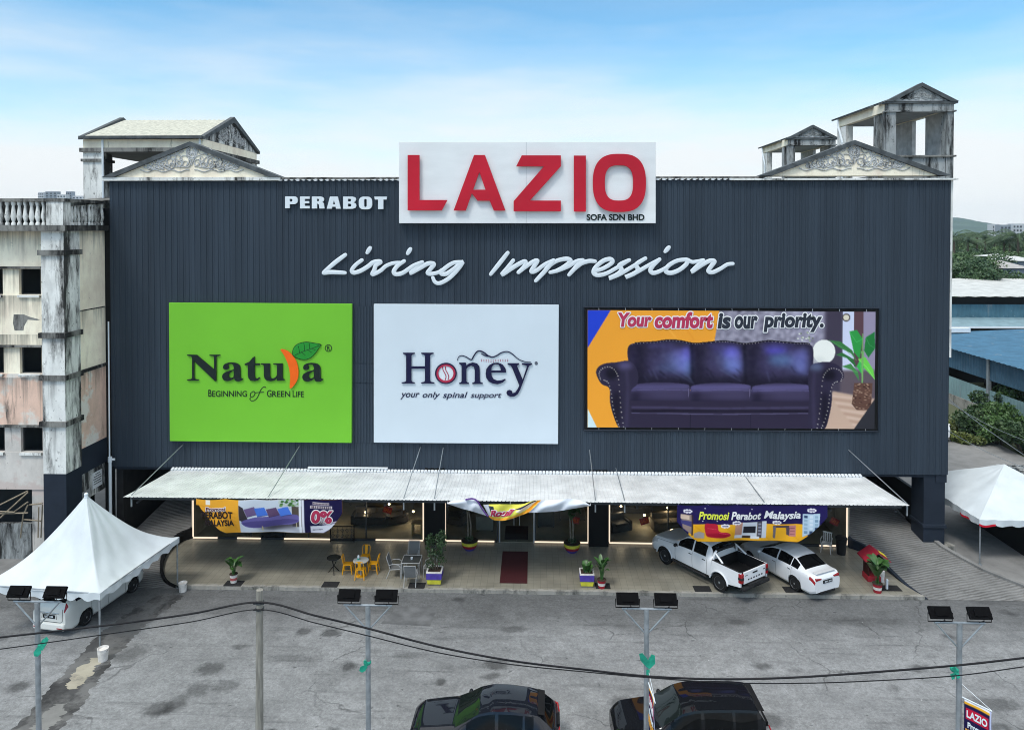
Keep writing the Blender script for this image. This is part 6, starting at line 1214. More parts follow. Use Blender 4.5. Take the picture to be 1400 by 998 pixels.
def car(name, label, cat, loc, head, sp, paint, wscreen='cglass', group=None):
    t = thing(name, label, cat, loc, head); L, W = sp['L'], sp['W'] / 2; r = sp['r']; wx = sp['wx']
    zc = smooth_tab(sp['top'], L, .07); zb = smooth_tab(sp['belt'], L, .12); wt = smooth_tab(sp['w'], L, .12); wr = smooth_tab(sp['wr'], L, .12); lo = sp['lo']
    ra = r * 1.17; st = set(np.round(np.arange(0, L + .001, .06), 3)) | {L, .02}
    for x in wx:
        for a in np.linspace(0, math.pi, 15): st.add(round(x + ra * math.cos(a), 3))
    for a, c in sp['win']: st |= {round(a, 3), round(c, 3)}
    for q in sp['ws'] + sp['rg']: st.add(round(q, 3))
    st = sorted(s for s in st if 0 <= s <= sp.get('end', L)); rows = []; NR = 13
    for s in st:
        w_ = interp(wt, s) * W; c = interp(zc, s); be = min(interp(zb, s), c - .05); e = sp.get('endlo', .12); z0 = lo + max(0, (.25 - s) / .25) * e + max(0, (s - (L - .25)) / .25) * e
        q = interp(wr, s) * W; dr = .055 * min(1, max(.35, (c - be) / .3)); zr = c - dr; zm = z0 + .5 * (be - z0)
        P = [(w_ * .90, z0), (w_ * .965, z0 + .09), (w_, zm), (w_ * .995, be - .14), (w_ * .985, be - .07), (w_ * .955, be)]
        for k, tt in enumerate((.10, .5, .88, 1.0)):
            bow = .02 * math.sin(math.pi * tt) * min(1, (zr - be) / .3); P.append((w_ * .955 + (q - w_ * .955) * tt + bow, be + (zr - be) * tt))
        for k in (.72, .4, 0): P.append((q * k, zr + dr * (1 - k * k)))
        for x in wx:
            d = abs(s - x)
            if d <= ra + 1e-4: za = r + math.sqrt(max(0, ra * ra - d * d)); P = [(y, max(z, za)) if i < 4 else (y, z) for i, (y, z) in enumerate(P)]
        rows.append(P)
    vs = []; NP = 2 * NR - 1
    for s, P in zip(st, rows):
        x = L / 2 - s
        for y, z in P: vs.append((x, -y, z))
        for y, z in P[-2::-1]: vs.append((x, y, z))
    cls = {}
    for i in range(len(st) - 1):
        sc_ = (st[i] + st[i + 1]) / 2; mid = rows[i]; hgt = mid[9][1] - mid[5][1]
        for k in range(NP - 1):
            j = k if k < NR - 1 else NP - 2 - k; c = 'body'
            if j in (6, 7) and hgt > .10 and any(a < sc_ < b_ for a, b_ in sp['win']): c = 'side_window'
            if j >= 9 and sp['ws'][0] < sc_ < sp['ws'][1]: c = 'windscreen'
            if j >= 9 and sp['rg'] and sp['rg'][0] < sc_ < sp['rg'][1]: c = 'rear_window'
            if j in (2, 3, 4) and sc_ < sp.get('hl', .45) and mid[4][1] > .5 and not (j == 2): c = 'headlight'
            if j in sp.get('tlrows', (2, 3, 4)) and sc_ > L - sp.get('tl', .3): c = 'tail_light'
            if j == 0: c = 'sill'
            cls.setdefault((c, 'l' if k >= NR - 1 else 'r') if c not in ('body', 'windscreen', 'rear_window') else (c, ''), []).append((i * NP + k, (i + 1) * NP + k, (i + 1) * NP + k + 1, i * NP + k + 1))
    nose = tuple(range(NP)); tail_ = tuple((len(st) - 1) * NP + k for k in range(NP - 1, -1, -1)); cls[('body', '')] += [nose, tail_]
    ms = {'body': paint, 'side_window': 'cglass', 'windscreen': wscreen, 'rear_window': 'cglass', 'headlight': 'lamp', 'tail_light': 'tail', 'sill': 'plastic' if sp.get('clad') else paint}; body = None
    for (c, sd_), fs in sorted(cls.items(), key=lambda q: q[0][0] != 'body'):
        used = sorted({v for f in fs for v in f}); mp_ = {v: i for i, v in enumerate(used)}; b = MB(); b.add([vs[v] for v in used], [tuple(mp_[v] for v in f) for f in fs])
        b.build(c, M_[ms[c]], t, 32, world=False)
    # underbody that fills the wheel arches
    b = MB(); b.box(-L / 2 + .2, L / 2 - .2, -W * .80, W * .80, lo + .03, .62); b.build('underbody', M_['black'], t, world=False)
    for x in wx:
        for sd_ in (-1, 1):
            y = sd_ * (W - .115); Mx = Matrix.Rotation(math.pi / 2 * sd_ * -1, 4, 'X'); c = (L / 2 - x, y, r); b = MB()
            b.lathe([(r * .62, -.10), (r * .92, -.11), (r, -.07), (r, .07), (r * .94, .105), (r * .70, .108), (r * .66, .085)], c, 28, Mx); wh = b.build('wheel', M_['rubber'], t, 40, world=False)
            b = MB(); b.lathe([(r * .66, .088), (r * .62, .06), (r * .60, .0), (0.0, -.01)], c, 24, Mx); b.build('rim_well', M_['plastic'], wh, 40, world=False); b = MB()
            b.lathe([(r * .14, .02), (r * .15, .085), (r * .09, .095), (0, .095)], c, 12, Mx); b.lathe([(r * .60, .07), (r * .67, .092), (r * .69, .085)], c, 28, Mx)
            for k in range(sp.get('spk', 5)):
                R_ = Mx @ Matrix.Rotation(2 * math.pi * k / sp.get('spk', 5), 4, 'Z'); wv = r * (.11 if sp.get('spk', 5) > 5 else .15); q = [R_ @ Vector(p) for p in ((r * .1, -wv * .8, .088), (r * .64, -wv, .078), (r * .64, wv, .078), (r * .1, wv * .8, .088), (r * .1, -wv * .8, .03), (r * .64, -wv, .03), (r * .64, wv, .03), (r * .1, wv * .8, .03))]; b.add([tuple(p + Vector(c)) for p in q], [(0, 1, 2, 3), (0, 4, 5, 1), (2, 6, 7, 3), (1, 5, 6, 2)])
            b.build('rim', M_['rim'], wh, world=False)
    def side_pt(s, j, sd_, off=.004):
        i = int(np.argmin([abs(a - s) for a in st])); y, z = rows[i][j]; return (L / 2 - st[i], sd_ * (y + off), z)
    b = MB()
    for s in sp.get('seams', ()):
        for sd_ in (-1, 1): b.tube([side_pt(s, j, sd_) for j in range(1, 6)], .006, 4)
    for (s0, s1, j) in sp.get('hood', ()):
        for sd_ in (-1, 1): b.tube([tuple(np.array(side_pt(s, j, sd_, 0)) + (0, 0, .003)) for s in np.linspace(s0, s1, 8)], .006, 4)
    if b.v: b.build('panel_gap', M_['black'], t, world=False)
    for s in sp.get('handles', ()):
        for sd_ in (-1, 1): p = side_pt(s, 4, sd_, .012); b = MB(); b.cbox((p[0], p[1], p[2] - .02), (.17, .03, .03)); b.build('door_handle', M_[sp.get('hm', paint)], t, world=False, bevel=.008)
    for sd_ in (-1, 1):
        p = side_pt(sp['mir'], 5, sd_); b = MB(); b.sphere((p[0] + .02, p[1] + sd_ * .13, p[2] + .06), (.07, .12, .08), 12, 8); b.tube([(p[0], p[1], p[2] - .01), (p[0] + .02, p[1] + sd_ * .1, p[2] + .04)], .025, 6); b.build('wing_mirror', M_[sp.get('mm', paint)], t, 50, world=False)
    pz = sp.get('plate', .75); 
    if pz: b = MB(); b.box(-L / 2 - .025, -L / 2 + .05, -.27, .27, pz - .065, pz + .065); pl_ = b.build('number_plate', M_['black'], t, world=False); b = MB(); [b.box(-L / 2 - .028, -L / 2 - .024, -.2 + k * .058, -.165 + k * .058, pz - .03, pz + .03) for k in range(7) if k != 3]; b.build('plate_marks', M_['letterwhite'], pl_, world=False)
    ex = sp.get('extra')
    if ex: ex(t, L, W, rows, st)
    return t
TAPER = lambda L: ((0, .74), (.10, .88), (.35, .97), (.9, 1), (L - .9, 1), (L - .3, .96), (L - .06, .90), (L, .84))
def roof_ex(rails, spoiler, wiper=True):
    def f(t, L, W, rows, st):
        for s_ in (-1, 1): b = MB(); b.tube([(-L / 2 + .55, s_ * W * .93, 1.0), (-L / 2 + .22, s_ * W * .90, 1.02), (-L / 2 + .03, s_ * W * .78, 1.0), (-L / 2 - .012, s_ * W * .40, .98)], [.012, .026, .032, .02], 8); b.build('tail_light', M_['tail'], t, 50, world=False)
        g = lambda s, j: rows[int(np.argmin([abs(a - s) for a in st]))][j]
        if rails:
            for sd_ in (-1, 1): b = MB(); b.tube([(L / 2 - s, sd_ * (g(s, 9)[0] - .06), g(s, 9)[1] + .055) for s in np.linspace(rails[0], rails[1], 12)], .018, 6); b.build('roof_rail', M_['alu'], t, world=False)
        if spoiler: s = spoiler; b = MB(); z = g(s - .05, 12)[1]; w_ = g(s - .1, 9)[0]; b.prism([(L / 2 - s + .08, z + .012), (L / 2 - s - .13, z - .03), (L / 2 - s - .13, z - .055), (L / 2 - s + .08, z - .03)], 'y', -w_ * .92, w_ * .92); b.build('spoiler', M_['black'], t, world=False, bevel=.01)
    return f
SUV = dict(L=4.55, W=1.84, r=.36, wx=(.88, 3.55), lo=.24, end=4.55, clad=True, spk=10,
    top=((0, .80), (.06, .92), (.25, 1.0), (.8, 1.06), (1.35, 1.12), (2.1, 1.55), (2.5, 1.645), (3.0, 1.65), (3.6, 1.60), (3.95, 1.52), (4.35, 1.14), (4.5, 1.05), (4.55, .85)),
    belt=((0, .72), (.3, .90), (1.3, 1.02), (2.5, 1.06), (3.6, 1.12), (4.1, 1.18), (4.4, 1.05), (4.55, .80)), w=TAPER(4.55),
    wr=((0, .60), (.3, .80), (1.3, .84), (2.1, .735), (2.6, .735), (3.6, .71), (4.0, .70), (4.4, .78), (4.55, .76)), win=((1.75, 2.62), (2.72, 3.45), (3.52, 3.78)), ws=[1.42, 2.12], rg=[3.98, 4.36], hl=.40, tl=.30, tlrows=(3, 4), seams=(1.55, 2.67, 3.5), handles=(2.5, 3.38), mir=1.72, hood=((.35, 1.38, 6),), plate=.95, extra=roof_ex(None, 3.98))
p = at(664, 965, Z=1.3)
car('parked_car', 'dark blue-grey coupe-like crossover with clear roof reflection parked on the road', 'car', (at(663, 952, Y=-14.2).x + .02, -14.15, -.15), math.pi - .02, SUV, 'carnavy', 'cglassg')
MPVB = dict(SUV, L=4.72, W=1.84, wx=(.90, 3.70), r=.36, spk=6,
    top=((0, .82), (.06, .95), (.3, 1.05), (.8, 1.12), (1.3, 1.18), (2.0, 1.62), (2.4, 1.72), (3.0, 1.74), (3.9, 1.73), (4.3, 1.70), (4.55, 1.30), (4.66, 1.10), (4.72, .9)),
    belt=((0, .74), (.3, .95), (1.2, 1.06), (2.5, 1.10), (4.2, 1.14), (4.5, 1.10), (4.72, .85)), w=TAPER(4.72),
    wr=((0, .62), (.3, .82), (1.25, .85), (2.0, .78), (2.5, .78), (4.2, .76), (4.5, .78), (4.72, .80)), win=((1.65, 2.55), (2.65, 3.5), (3.58, 4.25)), ws=[1.36, 2.02], rg=[4.32, 4.58], tl=.26, seams=(1.5, 2.6, 3.55), handles=(2.45, 3.4), mir=1.65, hood=((.35, 1.3, 6),), extra=roof_ex(None, 4.36))
car('parked_car', 'black boxy people carrier with roof spoiler parked right of the dark crossover', 'car', (at(945, 945, Y=-14.3).x - .02, -14.0, -.15), math.pi + .03, MPVB, 'carblack', 'cglassg')
# phone-holder sticker and paper on the dashboard are too small to read: only the blue tint strip shows
SEDAN = dict(L=4.65, W=1.72, r=.315, wx=(.88, 3.58), lo=.20, end=4.65, spk=10,
    top=((0, .62), (.06, .74), (.3, .84), (.8, .92), (1.25, .98), (2.1, 1.40), (2.5, 1.48), (2.9, 1.49), (3.3, 1.45), (3.5, 1.40), (4.05, 1.09), (4.2, 1.06), (4.5, 1.05), (4.60, 1.0), (4.65, .80)),
    belt=((0, .55), (.3, .76), (1.2, .90), (2.5, .94), (3.6, .99), (4.2, .99), (4.55, .95), (4.65, .74)), w=TAPER(4.65),
    wr=((0, .6), (.3, .82), (1.2, .82), (2.1, .66), (2.6, .64), (3.4, .63), (4.05, .74), (4.3, .82), (4.65, .80)), win=((1.6, 2.5), (2.58, 3.32), (3.36, 3.75)), ws=[1.32, 2.12], rg=[3.48, 4.03], hl=.45, tl=.30, tlrows=(3, 4), seams=(1.45, 2.55, 3.42), handles=(2.4, 3.28), mir=1.62, hm='chrome', mm='carwhite', plate=.74,
    extra=lambda t, L, W, rows, st: ([MB().prism([(s_ * W * .82, .83), (s_ * W * .80, .94), (s_ * W * .40, .90), (s_ * W * .46, .85)][::s_], 'x', -L / 2 - .012, -L / 2 + .12).build('tail_light', M_['tail'], t, world=False, bevel=.01) for s_ in (-1, 1)], MB().prism([(-L / 2 + .10, 1.065), (-L / 2 + .32, 1.07), (-L / 2 + .30, 1.085), (-L / 2 + .06, 1.10)], 'y', -W * .66, W * .66).build('spoiler', M_['carwhite'], t, world=False, bevel=.01), MB().box(-L / 2 - .012, -L / 2 + .1, -W * .55, W * .55, .22, .34).build('bumper_insert', M_['plastic'], t, world=False, bevel=.03)))
rw = at(1086, 808, Z=0); HS = math.radians(117); c_, s_ = math.cos(HS), math.sin(HS)   # rear right wheel contact, heading
# local rear-left wheel (y>0 = left); the camera sees the car's left flank
lx, ly = 4.65 / 2 - 3.58, .86 - .02
car('parked_car', 'white sedan with red tail lamps parked on the porch right of the pickup', 'car', (rw.x - (lx * c_ - ly * s_), rw.y - (lx * s_ + ly * c_) + .05, 0), HS, SEDAN, 'carwhite')
def mpv_rear(t, L, W):
    x = -L / 2; b = MB(); b.box(x - .07, x + .3, -W * .84, W * .84, .26, .56); bp = b.build('bumper', M_['carpearl'], t, world=False, bevel=.06)
    b = MB()
    for s_ in (-1, 1): b.box(x - .078, x - .06, s_ * W * .62 - .13, s_ * W * .62 + .13, .36, .40)
    b.build('reflector', M_['tail'], bp, world=False); b = MB(); b.box(x - .03, x + .05, -W * .55, W * .55, .93, .97); b.build('garnish', M_['chrome'], t, world=False, bevel=.01)
    b = MB(); b.tube([(x - .006, -W * .72, 1.12), (x - .006, -W * .70, .64), (x - .006, -W * .6, .585), (x - .006, W * .6, .585), (x - .006, W * .70, .64), (x - .006, W * .72, 1.12)], .008, 5); b.tube([(x - .006, -.34, .70), (x - .006, -.32, .90), (x - .006, .32, .90), (x - .006, .34, .70)], .007, 5); b.build('hatch_gap', M_['black'], t, world=False)
MPVW = dict(SEDAN, L=4.6, W=1.72, r=.32, wx=(.86, 3.6), end=4.6, lo=.2, top=((0, .70), (.06, .84), (.4, .98), (1.0, 1.08), (1.9, 1.58), (2.4, 1.70), (3.2, 1.70), (4.1, 1.66), (4.25, 1.62), (4.50, 1.30), (4.56, 1.2), (4.6, .95)), belt=((0, .6), (.3, .84), (1.2, .98), (3, 1.08), (4.2, 1.18), (4.5, 1.16), (4.6, .9)), w=TAPER(4.6), wr=((0, .6), (.3, .82), (1.0, .82), (1.9, .68), (2.6, .67), (4.2, .66), (4.5, .74), (4.6, .78)), win=((1.4, 2.35), (2.45, 3.3), (3.38, 4.1)), ws=[1.05, 1.92], rg=[4.27, 4.46], tl=.16, tlrows=(6, 7), seams=(1.4, 2.4, 3.35), handles=(2.3, 3.2), mir=1.4, plate=.80, hm='carpearl', mm='carpearl', extra=lambda t, L, W, rows, st: mpv_rear(t, L, W))
rw = at(119, 854, Z=-.15); fw = at(172, 817, Z=-.15); HM = math.atan2(fw.y - rw.y, fw.x - rw.x); HM = HM if HM > 0 else HM + math.pi; c_, s_ = math.cos(HM), math.sin(HM); lx, ly = 4.6 / 2 - 3.6, -.84
car('parked_car', 'cream-white people carrier parked under the pagoda tent, rear hatch showing', 'car', (rw.x - (lx * c_ - ly * s_), rw.y - (lx * s_ + ly * c_), -.15), HM, MPVW, 'carpearl')
# pickup
PK = dict(L=5.36, W=1.86, r=.40, wx=(.95, 4.17), lo=.40, end=3.72, endlo=.0, clad=True, spk=6,
    top=((0, .92), (.06, 1.08), (.3, 1.16), (.9, 1.22), (1.5, 1.27), (2.15, 1.74), (2.5, 1.83), (3.0, 1.84), (3.4, 1.80), (3.55, 1.74), (3.70, 1.40), (5.4, 1.36)),
    belt=((0, .80), (.3, 1.04), (1.4, 1.16), (2.5, 1.18), (3.6, 1.20), (5.4, 1.2)), w=((0, .80), (.10, .92), (.35, .98), (.9, 1), (5.4, 1)),
    wr=((0, .66), (.3, .84), (1.4, .83), (2.15, .70), (2.6, .68), (3.4, .67), (3.65, .72), (5.4, .72)), win=((1.78, 2.6), (2.68, 3.38)), ws=[1.56, 2.16], rg=[3.52, 3.69], hl=.5, tl=-9, seams=(1.6, 2.64, 3.5), handles=(2.5, 3.3), mir=1.76, hm='plastic', mm='plastic', plate=0, hood=((.3, 1.5, 6),))
def pk_extra(t, L, W, rows, st):
    xr = -L / 2; xf = L / 2 - 3.74; cx = L / 2 - 4.17; ra = .47; zt_, zl = 1.24, .52
    for sd_ in (-1, 1):
        b = MB(); prof = [(xf, zl), (xf, zt_), (xr + .05, zt_), (xr + .05, zl + .12)] + [(cx - ra * math.cos(a), max(.40 + ra * math.sin(a), zl)) for a in np.linspace(.25, math.pi - .25, 14)]
        yo, yi = sd_ * W * .995, sd_ * (W - .09); n = len(prof); vs = [(x, yo - sd_ * (.03 * max(0, (z - 1.0) / .24) ** 2), z) for x, z in prof] + [(x, yi, z) for x, z in prof]
        b.add(vs, [tuple(range(n)), tuple(range(2 * n - 1, n - 1, -1))] + [(k, k + n, (k + 1) % n + n, (k + 1) % n) for k in range(n)]); b.build('bed_side', M_['carwhite'], t, world=False)
        b = MB(); b.box(xr + .08, xf, sd_ * (W - .10) - .05, sd_ * (W - .03) + .0 * sd_, zt_, zt_ + .02) if sd_ < 0 else b.box(xr + .08, xf, W - .11, W - .03, zt_, zt_ + .02); b.build('bed_rail', M_['plastic'], t, world=False)
        b = MB(); b.tube([(cx + ra * 1.03 * math.cos(a), sd_ * (W + .012), .40 + ra * 1.03 * math.sin(a)) for a in np.linspace(.12, math.pi - .12, 16)], .035, 6); b.build('wheel_arch', M_['carwhite'], t, 50, world=False); b = MB(); b.tube([(L / 2 - .95 + ra * 1.03 * math.cos(a), sd_ * (W + .008), .40 + ra * 1.03 * math.sin(a)) for a in np.linspace(.12, math.pi - .12, 16)], .03, 6); b.build('wheel_arch', M_['carwhite'], t, 50, world=False)
        b = MB(); b.box(xr - .01, xr + .16, sd_ * (W - .09) - .075, sd_ * (W - .09) + .085, .80, 1.20); b.build('tail_light', M_['tail'], t, world=False, bevel=.015); b = MB(); b.box(xr - .016, xr + .165, sd_ * (W - .09) - .078, sd_ * (W - .09) + .088, .94, 1.04); b.build('lamp_band', M_['plastic'], t, world=False)
        b = MB(); b.tube([(L / 2 - 1.5, sd_ * (W + .02), .42), (L / 2 - 1.6, sd_ * (W + .06), .44), (L / 2 - 3.4, sd_ * (W + .06), .44), (L / 2 - 3.5, sd_ * (W + .02), .42)], .055, 6, flat=.5); b.build('running_board', M_['plastic'], t, world=False)
        b = MB(); b.tube([(xf - .02, sd_ * (W - .13), zt_ + .01), (xf - .05, sd_ * (W - .17), 1.52), (xf - .05, sd_ * (W - .30), 1.60)], .05, 8); b.tube([(xf - .05, sd_ * (W - .2), 1.55), (xf - .55, sd_ * (W - .12), 1.26)], .045, 8); b.build('sports_bar', M_['carwhite'], t, 50, world=False)
    b = MB(); b.tube([(xf - .05, -(W - .32), 1.60), (xf - .05, W - .32, 1.60)], .05, 8); b.build('sports_bar', M_['plastic'], t, 50, world=False)
    b = MB(); b.box(xr + .06, xf, -(W - .092), W - .092, .72, .76); b.box(xf - .05, xf - .01, -(W - .092), W - .092, .76, zt_ - .02); b.box(xr + .08, xf - .05, -(W - .092), -(W - .10), .76, zt_ - .004); b.box(xr + .08, xf - .05, W - .10, W - .092, .76, zt_ - .004); b.build('bed_liner', M_['black'], t, world=False)
    b = MB(); b.box(xr, xr + .06, -(W - .19), W - .19, .74, zt_ + .01); tg = b.build('tailgate', M_['carwhite'], t, world=False, bevel=.012); b = MB(); b.box(xr - .012, xr, -.16, .16, 1.08, 1.14); b.build('handle', M_['plastic'], tg, world=False)
    b = MB()
    for k in range(6): b.box(xr - .004, xr, -.52 + k * .18, -.42 + k * .18, .86, .92)
    b.box(xr - .004, xr, -.70, -.56, 1.06, 1.10); b.box(xr - .004, xr, .5, .68, 1.08, 1.11); b.build('badge', M_['steel'], tg, world=False)
    b = MB(); b.box(xr - .12, xr + .12, -(W - .04), W - .04, .50, .64); b.box(xr - .10, xr + .05, -.5, .5, .64, .70); b.build('bumper', M_['plastic'], t, world=False, bevel=.03); b = MB(); b.box(xr - .125, xr - .118, -.2, .2, .52, .62); b.build('number_plate', M_['black'], t, world=False)
    b = MB(); b.box(xr + .2, L / 2 - .3, -W * .55, W * .55, .34, .52); b.build('chassis', M_['black'], t, world=False)
PK['extra'] = pk_extra
rw = at(984, 810, Z=0); fw = at(909, 772, Z=0); HP = math.atan2(fw.y - rw.y, fw.x - rw.x); c_, s_ = math.cos(HP), math.sin(HP); lx, ly = 5.36 / 2 - 4.17, .90
car('pickup_truck', 'white double cab pickup truck with black load bed parked on the porch', 'pickup', (rw.x - (lx * c_ - ly * s_), rw.y - (lx * s_ + ly * c_) + .1, 0), HP, PK, 'carwhite')
VAN = dict(MPVW, L=4.4, end=4.4, W=1.7, lo=.25, top=((0, .9), (.05, 1.2), (.5, 1.5), (1.0, 1.86), (1.6, 1.92), (4.2, 1.92), (4.36, 1.7), (4.4, 1.0)), belt=((0, .8), (.4, 1.1), (4.3, 1.15), (4.4, .9)), w=TAPER(4.4), wr=((0, .8), (1, .8), (4.4, .78)), win=((.8, 1.6), (1.7, 2.8), (2.9, 4.0)), ws=[.3, .98], rg=[4.2, 4.38], wx=(.8, 3.3), seams=(1.65,), handles=(1.5,), mir=.75, extra=None)
q = at(1299, 604, Z=-.15); car('parked_van', 'white van mostly hidden behind the right end of the store', 'van', (q.x - .75, q.y + 2.0, -.15), -math.pi / 2 - .02, VAN, 'carwhite')

# ------------------------------------------------------------------ floodlight posts, utility pole, cables
def flood_post(label, px, py, Yp, z_lo=-.15, sp=1.25, lean=0):
    top = at(px, py, Y=Yp); t = thing('floodlight_post', label, 'light post', (top.x, Yp, -.15), 0, 'twin floodlight posts along the near side of the road'); x, z = top.x, top.z
    b = MB(); b.tube([(x, Yp, -.15), (x, Yp, z * .45)], .085, 12); b.tube([(x, Yp, z * .45), (x, Yp, z - .02)], .065, 12); b.build('pole', M_['galv'], t, 40)
    b = MB(); b.tube([(x - sp / 2, Yp, z), (x + sp / 2, Yp, z)], .028, 6); b.build('crossbar', M_['galv'], t); b = MB()
    for s_ in (-1, 1): b.tube([(x + s_ * sp * .46, Yp, z - .03), (x + s_ * .04, Yp, z - .62)], .022, 6)
    b.build('brace', M_['galv'], t)
    for s_ in (-1, 1):
        cx = x + s_ * sp * .385; Mr = Matrix.Rotation(math.radians(-38), 3, 'X'); c = Vector((cx, Yp, z + .25)); fl = MB(); fl.cbox(c, (.56, .08, .29), Mr); o = fl.build('floodlight', M_['floodblack'], t, bevel=.015)
        b = MB(); 
        b.cbox(c + Mr @ Vector((0, -.055, 0)), (.30, .03, .16), Mr); b.build('driver_box', M_['floodblack'], o); b = MB(); b.cbox(c + Mr @ Vector((0, .058, 0)), (.51, .008, .25), Mr); b.build('lens', M_['lamp'], o)
        b = MB(); b.tube([tuple(c + Vector((-.30, 0, 0))), (cx - .30, Yp, z + .03), (cx + .30, Yp, z + .03), tuple(c + Vector((.30, 0, 0)))], .014, 4); b.tube([(cx, Yp, z + .03), (cx, Yp, z)], .02, 6); b.tube([tuple(c + Vector((.05, -.06, -.1))), (cx + .08, Yp - .08, z + .1), (cx + .02, Yp, z + .02)], .010, 5); b.build('bracket', M_['floodblack'], o)
    return x, z
YPs = -18.1; posts = []
for lab, px, py in (('twin floodlight post in front of the white pagoda tent', 51, 822), ('twin floodlight post between the wooden pole and the dark crossover', 503, 827), ('twin floodlight post left of the black people carrier', 884, 832), ('twin floodlight post nearest the right edge, carrying a red and navy flag', 1312, 851)): posts.append(flood_post(lab, px, py, YPs))
mrib = mat('teal_ribbon', (.02, .30, .20), .6, var=.25, scale=8)
def ribbon(label, px, py, pts):
    t = MB(); o = Vector((0, 0, 0)); c = at(px, py, Y=YPs - .1)
    for L in pts:
        P = [at(px + x, py + y, Y=YPs - .10 - .03 * i) for i, (x, y) in enumerate(L)]
        vs = []; W_ = .09
        for i, p in enumerate(P): d = (P[min(i + 1, len(P) - 1)] - P[max(i - 1, 0)]).normalized(); n = Vector((-d.z, .25, d.x)).normalized() * W_ * (1 if 0 < i < len(P) - 1 else .5); vs += [tuple(p + n), tuple(p - n)]
        t.add(vs, [(2 * i, 2 * i + 1, 2 * i + 3, 2 * i + 2) for i in range(len(P) - 1)])
    t.lathe([(.085, -.04), (.10, -.02), (.10, .02), (.085, .04)], (c.x - 0, YPs, c.z), 12); r = t.build('ribbon', mrib); s_ = r.modifiers.new('thick', 'SOLIDIFY'); s_.thickness = .006; tag(r, label, 'ribbon', 'teal ribbons tied to the floodlight posts')
ribbon('teal ribbon on the post before the pagoda tent, pointing up and down', 54, 884, [[(2, 4), (6, -6), (11, -12)], [(0, 0), (-3, 8), (-5, 13)]])
ribbon('small teal ribbon on the post beside the wooden pole', 501, 908, [[(0, 2), (-2, -5)], [(0, 2), (-5, 6), (-8, 10)]])
ribbon('teal ribbon in two wings on the post by the black people carrier', 886, 905, [[(0, 6), (-6, -4), (-10, -12)], [(0, 8), (5, 0), (7, -10)], [(0, 10), (0, 20)]])
ribbon('teal ribbon bundled on the right edge post above its flag', 1308, 918, [[(0, 2), (-5, -6)], [(0, 2), (-6, 6), (-4, 10)], [(0, 0), (3, 9)]])
def flag(label, px, py, ang, wdt, hgt, body):
    p = at(px, py, Y=YPs); t = thing('flag_banner', label, 'flag', (p.x, YPs, p.z - hgt)); d = Vector((math.cos(ang), math.sin(ang), 0)); nrm = Vector((-d.y, d.x, 0)) * (1 if True else 1); o = Vector((p.x, YPs, p.z)) + d * .09
    def f(u, v, off=0.0): q = o + d * (wdt * u) + Vector((0, 0, -hgt * v)) - nrm * (off * -1) + nrm * (.03 * math.sin(v * 7 + u * 4) * u); return (q.x, q.y, q.z)
    P = Paint(0, 1, 0, 1, 60, 120, (30, 26, 66)); P.rect(0, 1, 0, .03, (240, 240, 240)); P.rect(0, 1, .03, .07, (240, 176, 50)); P.poly([(0, .06), (1, .06), (1, .12), (0, .07)], (30, 26, 66)); P.rect(.06, .90, .10, .24, (190, 30, 60)); P.rect(.93, 1, 0, 1, (190, 196, 225)); P.rect(.05, .9, .62, .9, (240, 176, 50)); P.rect(.1, .85, .66, .86, (200, 60, 60))
    P.sheet('cloth', f, M_['print'], t); b = MB(); sgn = .006
    for s_, a0, a1, v0, v1, m_ in body: b = MB(); V, Fc = text_mesh(s_, bold=.03); V = fit(V, a0, a1, v0, v1); b.add([f(x, y, -.012 - .01 * z) for x, y, z in V], Fc); b.build('lettering', m_, t)
    b = MB(); e = o + d * wdt; b.tube([tuple(o - d * .09 + Vector((0, 0, .012))), tuple(e + Vector((0, 0, .012)))], .014, 6); b.tube([(p.x, YPs, p.z + .35), tuple(e + Vector((0, 0, .02)))], .006, 4); b.build('rod', M_['letterwhite'], t); return t
morange = mat('print_orange', (.70, .34, .05), .5, var=0)
LB = [('LAZIO', .10, .86, .125, .215, M_['letterwhite']), ('Promosi', .14, .86, .27, .34, M_['letterwhite']), ('PERABOT', .06, .86, .36, .46, morange)]
flag('navy flag with red panel and white capitals hanging from the right edge post', 1313, 952, math.radians(-52), .62, 2.0, LB)
flag('flag seen almost edge on from the post before the black people carrier', 886, 932, math.radians(-87), .75, 2.0, LB)
tp = at(355, 806, Y=-20.6); t = thing('utility_pole', 'plain weathered concrete-grey utility pole carrying the overhead cables', 'pole', (tp.x, -20.6, -.15)); b = MB(); b.tube([(at(352.5, 998, Y=-20.6).x, -20.6, -.15), (tp.x, -20.6, tp.z)], [.105, .075], 14); b.build('pole', mat('old_pole', (.24, .23, .20), .85, var=.3, scale=4, stretch=(5, 5, .5), bump=.4), t, 40); b = MB()
for dz in (.28, .42): b.lathe([(.095, tp.z - dz - .02), (.10, tp.z - dz), (.095, tp.z - dz + .02)], (tp.x, -20.6, 0), 12); b.tube([(tp.x - .12, -20.66, tp.z - dz), (tp.x + .12, -20.66, tp.z - dz)], .02, 6)
b.build('clamp', M_['steel'], t)
mc = mat('cable_black', (.010, .010, .012), .6, var=0)
cable('overhead_cable', 'thick black overhead cable sagging from the utility pole across the road', [(-60, 878), (0, 871), (150, 854), (260, 839), (354, 823), (430, 841), (500, 858), (600, 884), (700, 903), (800, 915), (885, 924), (980, 928), (1080, 926), (1200, 918), (1310, 909), (1400, 899), (1460, 892)], -20.68, .021, mc)
cable('overhead_cable', 'thin lower overhead cable hung just below the thick one', [(-60, 893), (0, 887), (150, 866), (260, 850), (354, 833), (430, 851), (500, 868), (600, 892), (700, 908), (800, 918), (900, 927), (1000, 933), (1100, 933.5), (1200, 930), (1310, 923), (1400, 911), (1460, 903)], -20.72, .011, mc)
